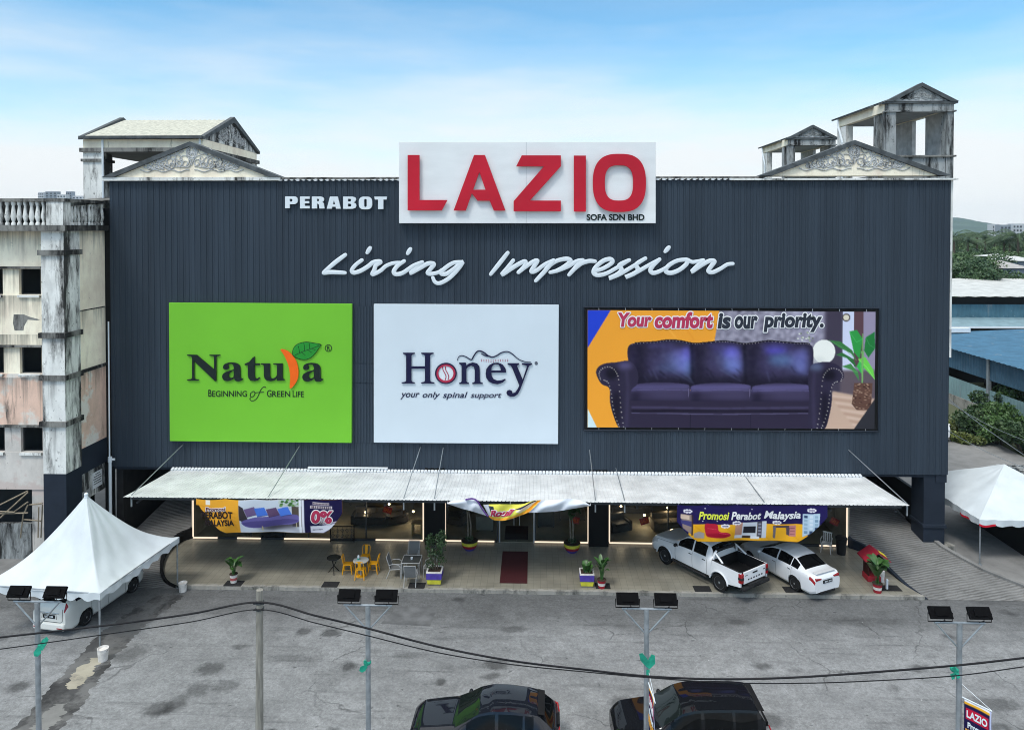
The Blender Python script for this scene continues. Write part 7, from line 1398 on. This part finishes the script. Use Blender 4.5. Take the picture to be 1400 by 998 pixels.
cable('yard_cable', 'upper thin pale cable slanting down over the right yard', [(1290, 540), (1340, 580), (1400, 622), (1440, 650)], 8, .02, M_['galv'])
cable('yard_cable', 'middle thin pale cable slanting down over the right yard', [(1290, 545), (1345, 578), (1400, 602), (1440, 618)], 9, .016, M_['galv'])
cable('yard_cable', 'lowest thin pale cable slanting past the yard bushes', [(1290, 585), (1330, 608), (1370, 627), (1440, 655)], 8, .016, M_['galv'])

# ------------------------------------------------------------------ porch furniture and plants
def G0(px, py): return at(px, py, Z=0)
myel = mat('yellow_metal', (.72, .34, .012), .4, var=.08); mgr = mat('grey_furniture_metal', (.36, .37, .37), .45, var=.08); msl = mat('grey_sling', (.17, .175, .175), .75, var=.1)
def yellow_chair(label, loc, rot):
    t = thing('metal_chair', label, 'chair', loc, rot, 'yellow metal cafe chairs'); b = MB(); b.box(-.19, .19, -.19, .19, .43, .455); b.build('seat', myel, t, world=False, bevel=.03)
    for sx in (-1, 1):
        for sy in (-1, 1): b = MB(); b.tube([(sx * .165, sy * .165, .43), (sx * .215, sy * .225, 0)], [.045, .018], 6); b.build('leg', myel, t, world=False)
    b = MB(); b.tube([tuple(q) for q in catmull([(-.17, -.18, .44), (-.185, -.225, .65), (-.16, -.26, .82), (0, -.265, .86), (.16, -.26, .82), (.185, -.225, .65), (.17, -.18, .44)], 4)], .016, 6); b.build('back_frame', myel, t, 50, world=False); b = MB(); b.add([(-.055, -.19, .45), (.055, -.19, .45), (.075, -.262, .85), (-.075, -.262, .85), (-.055, -.2, .45), (.055, -.2, .45), (.075, -.272, .85), (-.075, -.272, .85)], [(0, 1, 2, 3), (7, 6, 5, 4), (0, 4, 5, 1), (1, 5, 6, 2), (2, 6, 7, 3), (3, 7, 4, 0)]); b.build('backrest', myel, t, world=False)
    b = MB(); [b.tube([(sx * .19, -.19, .2), (sx * .19, .19, .2)], .008, 4) for sx in (-1, 1)]; b.tube([(-.185, .19, .42), (0, .2, .40), (.185, .19, .42)], .02, 5); b.build('apron', myel, t, world=False)
tc_ = G0(493.5, 787)
t = thing('round_table', 'small round white cafe table among the yellow chairs', 'table', tuple(tc_)); x, y = tc_.x, tc_.y; b = MB(); b.lathe([(.0, .70), (.34, .70), (.36, .715), (.355, .735), (0, .735)], (x, y, 0), 28); b.build('tabletop', mat('table_white', (.42, .43, .41), .35, var=.1), t, 40); b = MB(); b.lathe([(.035, .02), (.035, .70)], (x, y, 0), 10); b.build('column', mgr, t, 40); b = MB(); b.lathe([(.22, 0), (.21, .02), (.04, .045)], (x, y, 0), 20); b.build('base', myel, t, 40)
for lab, px, py, a in (('yellow metal chair at the left side of the round white table', 476, 783, -math.pi / 2), ('yellow metal chair nearest the camera at the round white table', 493, 790, 0), ('yellow metal chair at the right side of the round white table', 511, 782, math.pi / 2), ('yellow metal chair behind the round white table', 499, 772, math.pi)): yellow_chair(lab, tuple(G0(px, py)), a + random.uniform(-.15, .15))
t = thing('dispenser', 'tiny teal based tissue dispenser on the round white table', 'dispenser', (x - .12, y + .02, .737)); b = MB(); b.lathe([(.05, .737), (.05, .80), (.03, .81)], (x - .12, y + .02, 0), 10); b.build('base', mat('teal_plastic', (.03, .3, .24), .5), t, 40); b = MB(); b.lathe([(.03, .812), (.055, .88), (.03, .95), (0, .96)], (x - .12, y + .02, 0), 10); b.build('tissue', M_['letterwhite'], t, 40)
q = G0(456.5, 783); t = thing('bistro_table', 'black wire bistro table with folding legs left of the yellow chairs', 'table', tuple(q)); x, y = q.x, q.y; b = MB(); b.tube([(x + .30 * math.cos(a), y + .30 * math.sin(a), .72) for a in np.linspace(0, 2 * math.pi, 25)], .022, 6); b.build('rim', M_['black'], t); b = MB(); b.lathe([(0, .712), (.29, .712), (.29, .722), (0, .722)], (x, y, 0), 24); b.build('tabletop', mat('table_smoke', (.04, .042, .035), .2, var=.2), t)
for k in range(3): a = k * 2.1 + .3; b = MB(); b.tube([tuple(q_) for q_ in catmull([(x + .14 * math.cos(a), y + .14 * math.sin(a), .71), (x + .05 * math.cos(a), y + .05 * math.sin(a), .42), (x + .28 * math.cos(a + 2.6), y + .28 * math.sin(a + 2.6), 0)], 4)], .018, 6); b.build('leg', M_['black'], t)
def sling_chair(label, loc, rot):
    t = thing('garden_chair', label, 'chair', loc, rot, 'grey sling garden chairs'); 
    b = MB(); b.add([(-.24, .24, .43), (.24, .24, .43), (.24, -.2, .40), (-.24, -.2, .40), (-.24, .24, .415), (.24, .24, .415), (.24, -.2, .385), (-.24, -.2, .385)], [(0, 1, 2, 3), (7, 6, 5, 4), (0, 4, 5, 1), (3, 2, 6, 7), (1, 5, 6, 2), (0, 3, 7, 4)]); b.build('seat', msl, t, world=False)
    b = MB(); b.add([(-.24, -.2, .42), (.24, -.2, .42), (.24, -.36, .95), (-.24, -.36, .95), (-.24, -.215, .42), (.24, -.215, .42), (.24, -.375, .95), (-.24, -.375, .95)], [(0, 1, 2, 3), (7, 6, 5, 4), (0, 4, 5, 1), (1, 5, 6, 2), (2, 6, 7, 3), (3, 7, 4, 0)]); b.build('backrest', msl, t, world=False)
    for sx in (-1, 1):
        X = sx * .265; b = MB(); b.tube([tuple(p) for p in catmull([(X, .27, 0), (X, .26, .44), (X, .22, .58), (X, .05, .66), (X, -.15, .64), (X, -.27, .60)], 4)], .017, 6); b.build('arm', mgr, t, 50, world=False)
        b = MB(); b.tube([(X, -.38, .97), (X, -.20, .41), (X, -.38, 0)], .017, 6); b.build('leg', mgr, t, world=False); b = MB(); b.tube([(X, .26, .43), (X, -.20, .40)], .017, 6); b.build('rail', mgr, t, world=False)
    b = MB(); b.tube([(-.265, -.38, .97), (.265, -.38, .97)], .017, 6); b.tube([(-.265, .25, .43), (.265, .25, .43)], .015, 6); b.build('crossbar', mgr, t, world=False)
tq = G0(563, 785); t = thing('garden_table', 'square grey glass topped table among the sling chairs', 'table', tuple(tq)); x, y = tq.x, tq.y; b = MB(); b.box(x - .40, x + .40, y - .40, y + .40, .70, .712); b.build('tabletop', mat('smoked_glass', (.05, .055, .055), .12, var=.1), t); b = MB()
for a, c in (((-.42, -.42), (.42, -.42)), ((.42, -.42), (.42, .42)), ((.42, .42), (-.42, .42)), ((-.42, .42), (-.42, -.42))): b.tube([(x + a[0], y + a[1], .705), (x + c[0], y + c[1], .705)], .02, 6)
b.build('frame', mgr, t)
for sx in (-1, 1):
    for sy in (-1, 1): b = MB(); b.tube([(x + sx * .40, y + sy * .40, .70), (x + sx * .41, y + sy * .41, 0)], .018, 6); b.build('leg', mgr, t)
for lab, px, py, a in (('grey sling chair at the left side of the glass table', 541, 787, -math.pi / 2), ('grey sling chair nearest the camera at the glass table', 562, 798, 0), ('grey sling chair right of the glass table beside the square planter', 588, 786, math.pi / 2), ('grey sling chair behind the glass table with its back to the shop', 565, 771, math.pi)): sling_chair(lab, tuple(G0(px, py)), a)
t = thing('ashtray', 'small white ashtray cup on the glass table', 'cup', (x, y, .714)); b = MB(); b.lathe([(.045, .714), (.06, .79), (.05, .79), (.04, .73), (0, .728)], (x, y, 0), 12); b.build('cup', M_['letterwhite'], t, 40)
mmat = mat('rubber_mat', (.022, .022, .023), .9, var=.3, scale=20)
for lab, px, py, w_ in (('dark rubber mat under the bucket plant', 320, 797.5, .80), ('dark rubber mat before the black bistro table', 452, 799, .72), ('dark rubber mat in front of the glass table', 570, 800.5, .74), ('dark rubber mat under the striped pot by the square planter', 824, 801, .66), ('dark rubber mat left of the pickup rear wheel', 960, 805, .74), ('dark rubber mat partly under the white sedan', 1084, 806, .80), ('dark rubber mat beside the red shrine', 1216, 804, .9)):
    q = G0(px, py); b = MB(); b.box(q.x - w_ / 2, q.x + w_ / 2, q.y - .26, q.y + .26, .003, .016)
    for k in range(8): b.box(q.x - w_ / 2 + .03 + k * (w_ - .06) / 8, q.x - w_ / 2 + .05 + k * (w_ - .06) / 8, q.y - .24, q.y + .24, .016, .022)
    o = b.build('floor_mat', mmat); tag(o, lab, 'mat', 'dark rubber mats along the porch edge')
p0, p1 = G0(683, 797), G0(721, 754); b = MB(); b.box(p0.x, G0(721, 797).x, p0.y, p1.y, .003, .012); tag(b.build('carpet', mat('maroon_carpet', (.055, .012, .014), .95, var=.2, scale=15)), 'maroon carpet lying in front of the entrance', 'carpet')
q0 = G0(690, 734); b = MB(); b.box(q0.x, G0(722, 734).x, GY + .3, GY + 2.0, .022, .03); tag(b.build('carpet', mat('dark_red_carpet', (.02, .006, .006), .95, var=.2)), 'very dark red carpet inside the glass doors', 'carpet')
mpur = mat('purple_pot', (.075, .05, .30), .6, var=.2, scale=5); mye = mat('yellow_pot', (.55, .52, .05), .6, var=.2, scale=5); mred = mat('red_pot', (.30, .02, .03), .6, var=.2, scale=5); mwh = mat('pot_white', (.62, .60, .57), .6, var=.2, scale=6)
def square_planter(label, px, py, s_, tall):
    q = G0(px, py); x, y = q.x, q.y; t = thing('square_planter', label, 'planter', tuple(q)); 
    def ring(z0, z1, a0, a1, m, nm): b = MB(); b.add([(x + sx * a * s_, y + sy * a * s_, z) for a, z in ((a0, z0), (a1, z1)) for sx, sy in ((-1, -1), (1, -1), (1, 1), (-1, 1))], [(0, 1, 5, 4), (1, 2, 6, 5), (2, 3, 7, 6), (3, 0, 4, 7), (3, 2, 1, 0), (4, 5, 6, 7)]); b.build(nm, m, t, bevel=.015)
    ring(.0, .05, .34, .36, M_['kerb'], 'foot'); ring(.051, .27, .38, .42, mye, 'lower_band'); ring(.271, .56, .44, .45, mpur, 'upper_band')
    b = MB()
    for (ax, ay, bx, by) in ((-.45, -.45, .45, -.37), (-.45, .37, .45, .45), (-.45, -.369, -.37, .369), (.37, -.369, .45, .369)): b.box(x + ax * s_, x + bx * s_, y + ay * s_, y + by * s_, .561, .62)
    b.build('rim', mwh, t); b = MB(); b.box(x - .36 * s_, x + .36 * s_, y - .36 * s_, y + .36 * s_, .561, .585); b.build('soil', M_['soil'], t)
    if tall:
        b = MB(); leaf_cloud(b, [(x + random.uniform(-.3, .35), y + random.uniform(-.2, .2), .9 + .16 * k, .26) for k in range(9)], 900, .10, 1.0); b.build('foliage', M_['leafB'], t); b = MB(); [b.tube([(x + d, y, .57), (x + d * 2, y + d, 1.3), (x + d * 3, y, 2.1)], [.03, .02, .01], 6) for d in (-.08, .02, .1)]; b.build('stem', M_['bark'], t)
    else:
        b = MB(); [b.blade((x + random.uniform(-.15, .15), y + random.uniform(-.15, .15), .58), random.uniform(0, 6.28), random.uniform(.4, .65), .17, .45, 1.15) for k in range(22)]; b.build('foliage', M_['leafA'], t, 60)
square_planter('purple and yellow square planter with a tall thin dark shrub by the first pillar', 594.5, 796, .78, True); square_planter('purple and yellow square planter with short green leaves', 802, 799, .72, False)
def pot_plant(label, px, py, r, h, bands, leaves, kind, z=0.0, name='potted_plant'):
    q = G0(px, py); x, y = q.x, q.y; t = thing(name, label, 'plant', tuple(q)); zs = np.linspace(0, h, len(bands) + 1)
    R = lambda z: r * (.80 + .2 * z / h) if kind != 'bowl' else r * (.55 + .45 * math.sin(min(1, z / h * 1.3) * math.pi / 2))
    for k, m in enumerate(bands): zz_ = np.linspace(zs[k] + (.001 if k else 0), zs[k + 1], 5); b = MB(); b.lathe([(R(z_), z_) for z_ in zz_], (x, y, 0), 20); b.build('pot', m, t, 40)
    b = MB(); b.lathe([(R(h), h + .001), (R(h) + .02, h + .012), (R(h) + .01, h + .03), (R(h) - .03, h + .02), (0, h - .01)], (x, y, 0), 20); b.build('soil', M_['soil'], t, 40); leaves(x, y, h, t)
def banana(n, L, W_, tall=0.5, m='leafA'):
    def f(x, y, h, t):
        b = MB(); st_ = MB()
        for k in range(n):
            a = k * 2.4 + random.uniform(-.3, .3); o = (x + random.uniform(-.05, .05), y + random.uniform(-.05, .05), h); top = (o[0] + .08 * math.cos(a), o[1] + .08 * math.sin(a), h + tall * random.uniform(.35, 1)); st_.tube([o, top], [.018, .010], 5); b.blade(top, a, L * random.uniform(.7, 1.1), W_ * random.uniform(.8, 1.2), random.uniform(.2, .75), random.uniform(.7, 1.2))
        b.build('foliage', M_[m], t, 60); st_.build('stem', M_['leafA'], t)
    return f
pot_plant('leafy plant in a white bucket standing on a dark mat', 319.5, 796, .17, .38, (mwh, mat('label_red', (.4, .1, .1), .6), mwh), banana(13, .62, .22, .55), 'bucket')
pot_plant('upright leafy plant in a red and white striped pot beside the square planter', 822.5, 803, .19, .36, (mred, mwh, mred), banana(14, .52, .2, .75), 'bucket')
pot_plant('banana-like plant in a red and white striped pot before the red shrine', 1199.5, 809, .20, .38, (mred, mwh, mred), banana(15, .85, .30, .8), 'bucket')
def indoor_tree(x, y, h, t):
    b = MB(); [b.tube([(x + d, y, h), (x + d * 1.2, y + .05, h + .8), (x + d * .5 - .1, y + .1, h + 1.6)], [.05, .045, .03], 8) for d in (-.07, .05)]; b.build('trunk', mat('pale_bark', (.16, .14, .11), .9, var=.35, scale=8), t, 50); b = MB()
    for k in range(26): b.blade((x + random.uniform(-.5, .5), y + random.uniform(-.3, .3), h + 1.4 + random.uniform(0, .7)), random.uniform(0, 6.28), random.uniform(.5, .8), .34, random.uniform(.4, .9), .8)
    b.build('foliage', M_['leafB'], t, 60)
    b = MB(); leaf_cloud(b, [(x, y, h + .12, .22)], 160, .1, .6); b.build('undergrowth', M_['leafB'], t)
pot_plant('small tree in a yellow, red and purple bowl left of the entrance', 642, 751, .40, .44, (mpur, mred, mye), indoor_tree, 'bowl', name='potted_tree'); pot_plant('small tree in a yellow and red bowl right of the entrance', 782, 754, .40, .44, (mpur, mred, mye), indoor_tree, 'bowl', name='potted_tree')
# red shrine
q = G0(1196, 795); x, y = q.x + .05, q.y + .25; t = thing('shrine', 'small red pitched-roof shrine on the porch beside the right ramp', 'shrine', (x, y, 0)); b = MB(); b.box(x - .38, x + .38, y - .3, y + .3, .0, .25); b.build('base', mred, t, bevel=.02); b = MB(); b.box(x - .34, x - .30, y - .26, y + .28, .25, 1.05); b.box(x + .30, x + .34, y - .26, y + .28, .25, 1.05); b.box(x - .30, x + .30, y + .24, y + .28, .25, 1.05); b.build('wall', mat('shrine_dark', (.06, .015, .012), .6, var=.2), t)
b = MB(); Rz = Matrix.Rotation(0, 3, 'Z')
for s_ in (-1, 1): b.add([(x, y - .5, 1.42), (x + s_ * .56, y - .5, 1.02), (x + s_ * .56, y + .42, 1.02), (x, y + .42, 1.42), (x, y - .5, 1.38), (x + s_ * .56, y - .5, .98), (x + s_ * .56, y + .42, .98), (x, y + .42, 1.38)], [(0, 1, 2, 3), (7, 6, 5, 4), (0, 4, 5, 1), (1, 5, 6, 2), (2, 6, 7, 3)])
b.build('roof', mat('shrine_red', (.34, .02, .04), .5, var=.2), t)
b = MB(); b.tube([tuple(p) for p in catmull([(x - .2, y - .3, .75), (x, y - .36, .62), (x + .25, y - .3, .8), (x + .42, y - .28, .95)], 4)], .035, 6); b.build('dragon_ornament', mat('ornament_gold', (.55, .30, .04), .4, var=.5, scale=12), t, 50)
b = MB(); b.add([(x + .05, y - .5, 1.40), (x + .36, y - .5, 1.20), (x + .36, y - .25, 1.22), (x + .08, y - .25, 1.42)], [(0, 1, 2, 3)]); b.v = [(a, c, d + .03) for a, c, d in b.v]; o = b.build('yellow_paper', mat('paper_yellow', (.72, .60, .03), .6), t); sm = o.modifiers.new('thick', 'SOLIDIFY'); sm.thickness = .01
for i, (px, py, hh, rr_, m, lab) in enumerate(((1212.5, 805, .42, .055, M_['letterwhite'], 'white candle post at the corner of the mat by the shrine'), (1206, 795, .5, .10, mwh, 'white jar between the shrine plant and the shrine'))):
    q = G0(px, py); b = MB(); b.lathe([(rr_, 0), (rr_, hh), (rr_ * .5, hh + .03), (0, hh + .03)], tuple(q), 12); tag(b.build('candle' if i == 0 else 'jar', m, None, 40), lab, 'candle' if i == 0 else 'jar')
q = G0(1130, 754); t = thing('plastic_chair', 'white plastic chair by the shop glass right of the sedan', 'chair', tuple(q), 2.6); b = MB(); b.box(-.22, .22, -.22, .22, .42, .45); b.build('seat', mwh, t, world=False, bevel=.02); b = MB(); [b.box(-.2 + k * .085, -.15 + k * .085, -.25, -.22, .45, .86) for k in range(5)]; b.box(-.22, .22, -.26, -.21, .86, .92); b.build('backrest', mwh, t, world=False, bevel=.01)
for sx in (-1, 1):
    for sy in (-1, 1): b = MB(); b.tube([(sx * .19, sy * .19, .42), (sx * .23, sy * .25, 0)], [.028, .022], 6); b.build('leg', mwh, t, world=False)
    b = MB(); b.tube([(sx * .24, -.22, .66), (sx * .25, .18, .64), (sx * .22, .22, .43)], .02, 6); b.build('arm', mwh, t, world=False)
q = G0(1150, 757); t = thing('rubbish_bin', 'black lidded rubbish bin beside the white plastic chair', 'bin', tuple(q)); b = MB(); b.lathe([(.20, 0), (.26, .72), (.27, .74)], tuple(q), 20); b.build('body', M_['plastic'], t, 40); b = MB(); b.lathe([(.28, .745), (.285, .80), (.22, .86), (0, .88)], tuple(q), 20); b.build('lid', M_['black'], t, 40)
def bucket(label, px, py, z, r, h, post=True):
    q = at(px, py, Z=z); t = thing('bucket', label, 'bucket', tuple(q)); b = MB(); b.lathe([(r * .82, 0), (r, h), (r * .92, h), (r * .80, h * .85), (0, h * .82)], tuple(q), 18); b.build('pail', mwh, t, 40); b = MB(); b.tube([(q.x + r * math.cos(a), q.y - .03 - .1 * math.sin(a), z + h - .04 - .12 * math.sin(a)) for a in np.linspace(0, math.pi, 9)], .008, 4); b.build('handle', M_['steel'], t)
bucket('white paint bucket at the foot of the right rear tent post', 250, 808, -.15, .19, .40); bucket('dirty cement-filled bucket at the foot of the front tent post', 141, 902, -.142, .20, .46)

# ------------------------------------------------------------------ inside the shop
mleath = mat('dark_sofa', (.03, .026, .024), .5, var=.2); mtaup = mat('taupe_sofa', (.13, .11, .085), .8, var=.15)
def sofa(label, px, Y, w_, m, rot=0, d=.85):
    x = at(px, 720, Y=Y).x; t = thing('sofa', label, 'sofa', (x, Y, .02), rot); b = MB(); b.box(-w_ / 2, w_ / 2, -d / 2, d / 2, .10, .42); b.build('base', m, t, world=False, bevel=.04); b = MB(); b.box(-w_ / 2, w_ / 2, d / 2 - .22, d / 2, .42, .86); b.build('backrest', m, t, world=False, bevel=.06)
    for s_ in (-1, 1): b = MB(); b.box(s_ * w_ / 2 - .10, s_ * w_ / 2 + .10, -d / 2, d / 2, .10, .62); b.build('arm', m, t, world=False, bevel=.06)
    n = max(1, int(w_ / .7)); 
    for k in range(n): b = MB(); a = -w_ / 2 + .11 + (w_ - .22) * k / n; b.box(a, a + (w_ - .22) / n - .02, -d / 2, d / 2 - .23, .425, .54); b.build('cushion', m, t, world=False, bevel=.04)
for lab, px, Y, w_, m, r in (('dark armchair behind the glass below the red sale sign', 541, 2.6, 1.0, mleath, .5), ('low dark sofa behind the glass left of the armchair', 508, 2.4, 1.9, mleath, 0), ('dark sofa behind the glass left of the entrance', 640, 4.2, 2.0, mleath, 0), ('taupe sofa behind the glass near the pickup bonnet', 915, 2.2, 1.8, mtaup, .2), ('dark sofa deep inside the shop right of the second pillar', 862, 4.5, 2.1, mleath, 0), ('dark sofa deep inside behind the right banner', 1060, 3.5, 2.2, mleath, 0), ('dark sofa deep inside behind the daybed banner', 390, 3.5, 2.2, mleath, 0), ('taupe armchair behind the glass in the far right bay', 1140, 3.2, 1.0, mtaup, -.5), ('dark sofa at the back of the shop behind the low dark sofa', 492, 5.6, 2.0, mleath, 0), ('taupe sofa at the back of the shop behind the wooden stool', 560, 6.0, 1.8, mtaup, 0), ('dark armchair close to the glass right of the second pillar', 846, 1.9, 1.0, mleath, .4), ('dark sofa midway in the shop behind the red sign by the pickup', 886, 5.8, 1.9, mleath, 0), ('dark armchair behind the glass between the potted tree and the first pillar', 622, 2.6, 1.0, mleath, -.3), ('taupe sofa at the back of the shop behind the potted tree right of the entrance', 772, 5.6, 1.8, mtaup, 0)): sofa(lab, px, Y, w_, m, r)
def cabinet(label, px0, px1, Y, z0, z1, m, dep=.4):
    a, c = at(px0, 720, Y=Y).x, at(px1, 720, Y=Y).x; t = thing('cabinet', label, 'cabinet', ((a + c) / 2, Y, z0)); b = MB(); b.box(a, c, Y, Y + dep, z0 + .08, z1); b.build('carcass', m, t, bevel=.01); n = max(2, int((c - a) / .5))
    for k in range(n): b = MB(); b.box(a + (c - a) * k / n + .01, a + (c - a) * (k + 1) / n - .01, Y - .02, Y - .003, z0 + .1, z1 - .03); b.build('door', m, t)
    b = MB(); [b.box(q_ - .03, q_ + .03, Y + .02, Y + dep - .02, z0, z0 + .08) for q_ in (a + .05, c - .05)]; b.build('foot', M_['black'], t)
mcab = mat('cabinet_grey', (.11, .11, .105), .6, var=.1)
cabinet('pale grey low cabinet behind the glass left of the entrance', 651, 674, 1.6, .02, .8, mat('cabinet_pale', (.24, .24, .22), .6)); cabinet('tall dark cabinet behind the glass right of the entrance', 735, 758, 2.2, .02, 1.9, mat('cabinet_dark', (.05, .055, .06), .6)); cabinet('long brown cabinet behind the glass at the second pillar', 765, 800, 3.2, .02, .75, mtaup); cabinet('wide pale display cabinet deep in the shop behind the second pillar', 836, 875, 5.5, .02, 1.7, mcab); cabinet('tall grey cabinet deep in the shop behind the daybed banner', 478, 500, 5.0, .02, 2.0, mcab); cabinet('black box shaped counter at the glass below the daybed banner', 357, 388, GY + .12, .02, 1.2, M_['black'])
q = at(571, 742, Y=1.2); t = thing('stool', 'light wooden cube stool inside the glass beside the first pillar', 'stool', (q.x, 1.2, .02)); b = MB(); x = q.x
for sx in (-1, 1):
    for sy in (-1, 1): b.box(x + sx * .24 - .04, x + sx * .24 + .04, 1.2 + sy * .2 - .04, 1.2 + sy * .2 + .04, .02, .62)
b.build('leg', mat('pine', (.42, .30, .13), .6, var=.15), t); b = MB(); b.box(x - .3, x + .3, .94, 1.46, .621, .68); b.build('seat', bpy.data.materials['pine'], t, bevel=.01); b = MB(); b.box(x - .2, x + .2, 1.0, 1.4, .1, .15); b.build('shelf', bpy.data.materials['pine'], t)
t = thing('metal_gate', 'black scrolled metal rack standing at the glass right of the daybed banner', 'rack', (at(468, 735, Y=GY - .2).x, GY - .2, 0)); a, c = at(452, 735, Y=GY - .2).x, at(484, 735, Y=GY - .2).x; b = MB(); [b.tube([(a, GY - .2, z_), (c, GY - .2, z_)], .03, 6) for z_ in (.08, .8)]; [b.tube([(x_, GY - .2, 0), (x_, GY - .2, .85)], .03, 6) for x_ in (a, c)]; b.build('frame', M_['black'], t); b = MB()
for k in range(5): x_ = a + (c - a) * (k + .5) / 5; spiral(b, x_, .30, .10, 1.5, 0, 1, GY - .2, .016); spiral(b, x_, .56, .10, 1.5, 3, -1, GY - .2, .016); b.tube([(x_, GY - .2, .08), (x_, GY - .2, .8)], .012, 5)
b.build('scrollwork', M_['steel'], t)
for lab, px, py, Y, rz in (('red tilted sale sign hanging above the armchair', 530, 697, .9, .3), ('red tilted sale sign hanging left of the pickup bonnet', 881, 712, .9, -.3), ('red sale sign hanging beside the tree right of the entrance', 786, 711, .9, .2), ('red tilted sale sign in the far right bay', 1141, 713, .9, .45)):
    p = at(px, py, Y=Y); t = thing('sale_sign', lab, 'sign', tuple(p), 0, 'red sale signs in the shop windows'); b = MB(); Mr = Matrix.Rotation(rz, 3, 'Y'); b.cbox((0, 0, 0), (.46, .015, .34), Mr); b.build('card', mat('sale_red', (.40, .015, .03), .5, var=.1), t, world=False); b = MB(); V, Fc = text_mesh('SALE', bold=.03); V = fit(V, -.19, .19, .09, -.09); b.add([tuple(Mr @ Vector((x_, -.012 - .004 * z_, y_))) for x_, y_, z_ in V], Fc); b.build('lettering', M_['orange'], t, world=False); b = MB(); b.tube([(0, 0, .15), (0, 0, 3.6 - p.z)], .006, 4); b.build('cord', M_['steel'], t, world=False)
for lab, px, py, Y in (('bulb lamp by the banner corner', 463, 688, 2.2), ('bulb lamp left of the sale sign', 500, 700, 2.4), ('bulb lamp above the sale sign over the armchair', 532, 689, 2.4), ('bulb lamp over the wooden stool', 565, 699, 2.4), ('bulb lamp right of the second pillar', 849, 692, 2.4), ('bulb lamp on the sale sign by the pickup', 881, 704, 2.4), ('bulb lamp at the purple banner edge', 913, 694, 2.4), ('bulb lamp in the far right bay', 1140, 706, 2.4)):
    p = at(px, py, Y=Y); t = thing('pendant_lamp', 'warm glowing ' + lab, 'lamp', tuple(p), 0, 'warm bulbs inside the shop'); b = MB(); b.sphere(tuple(p), .06, 12, 8); b.build('bulb', M_['bulb'], t, 60); ld = bpy.data.lights.new('bulb_light', 'POINT'); ld.energy = 13; ld.color = (1, .80, .55); ld.shadow_soft_size = .12; lo_ = bpy.data.objects.new('bulb_light', ld); link(lo_, t); lo_.location = (0, 0, -.1); b = MB(); b.lathe([(.03, p.z + .055), (.035, p.z + .12), (.012, p.z + .14)], (p.x, p.y, 0), 8); b.tube([(p.x, p.y, p.z + .14), (p.x, p.y, 3.9)], .008, 4); b.build('cord', M_['black'], t)
print('objects', len(bpy.data.objects))
# ------------------------------------------------------------------ air
def haze(dens):
    m = bpy.data.materials.new('haze_air'); m.use_nodes = True; t = m.node_tree; t.nodes.clear(); o = N(t, 'ShaderNodeOutputMaterial'); v = N(t, 'ShaderNodeVolumePrincipled')
    v.inputs['Color'].default_value = (.70, .86, 1, 1); v.inputs['Density'].default_value = dens; v.inputs['Anisotropy'].default_value = .0; t.links.new(v.outputs[0], o.inputs['Volume'])
    b = MB(); b.box(-2500, 2500, -250, 2500, -1.2, 90); tag(b.build('haze', m), kind='stuff')
haze(.00012)
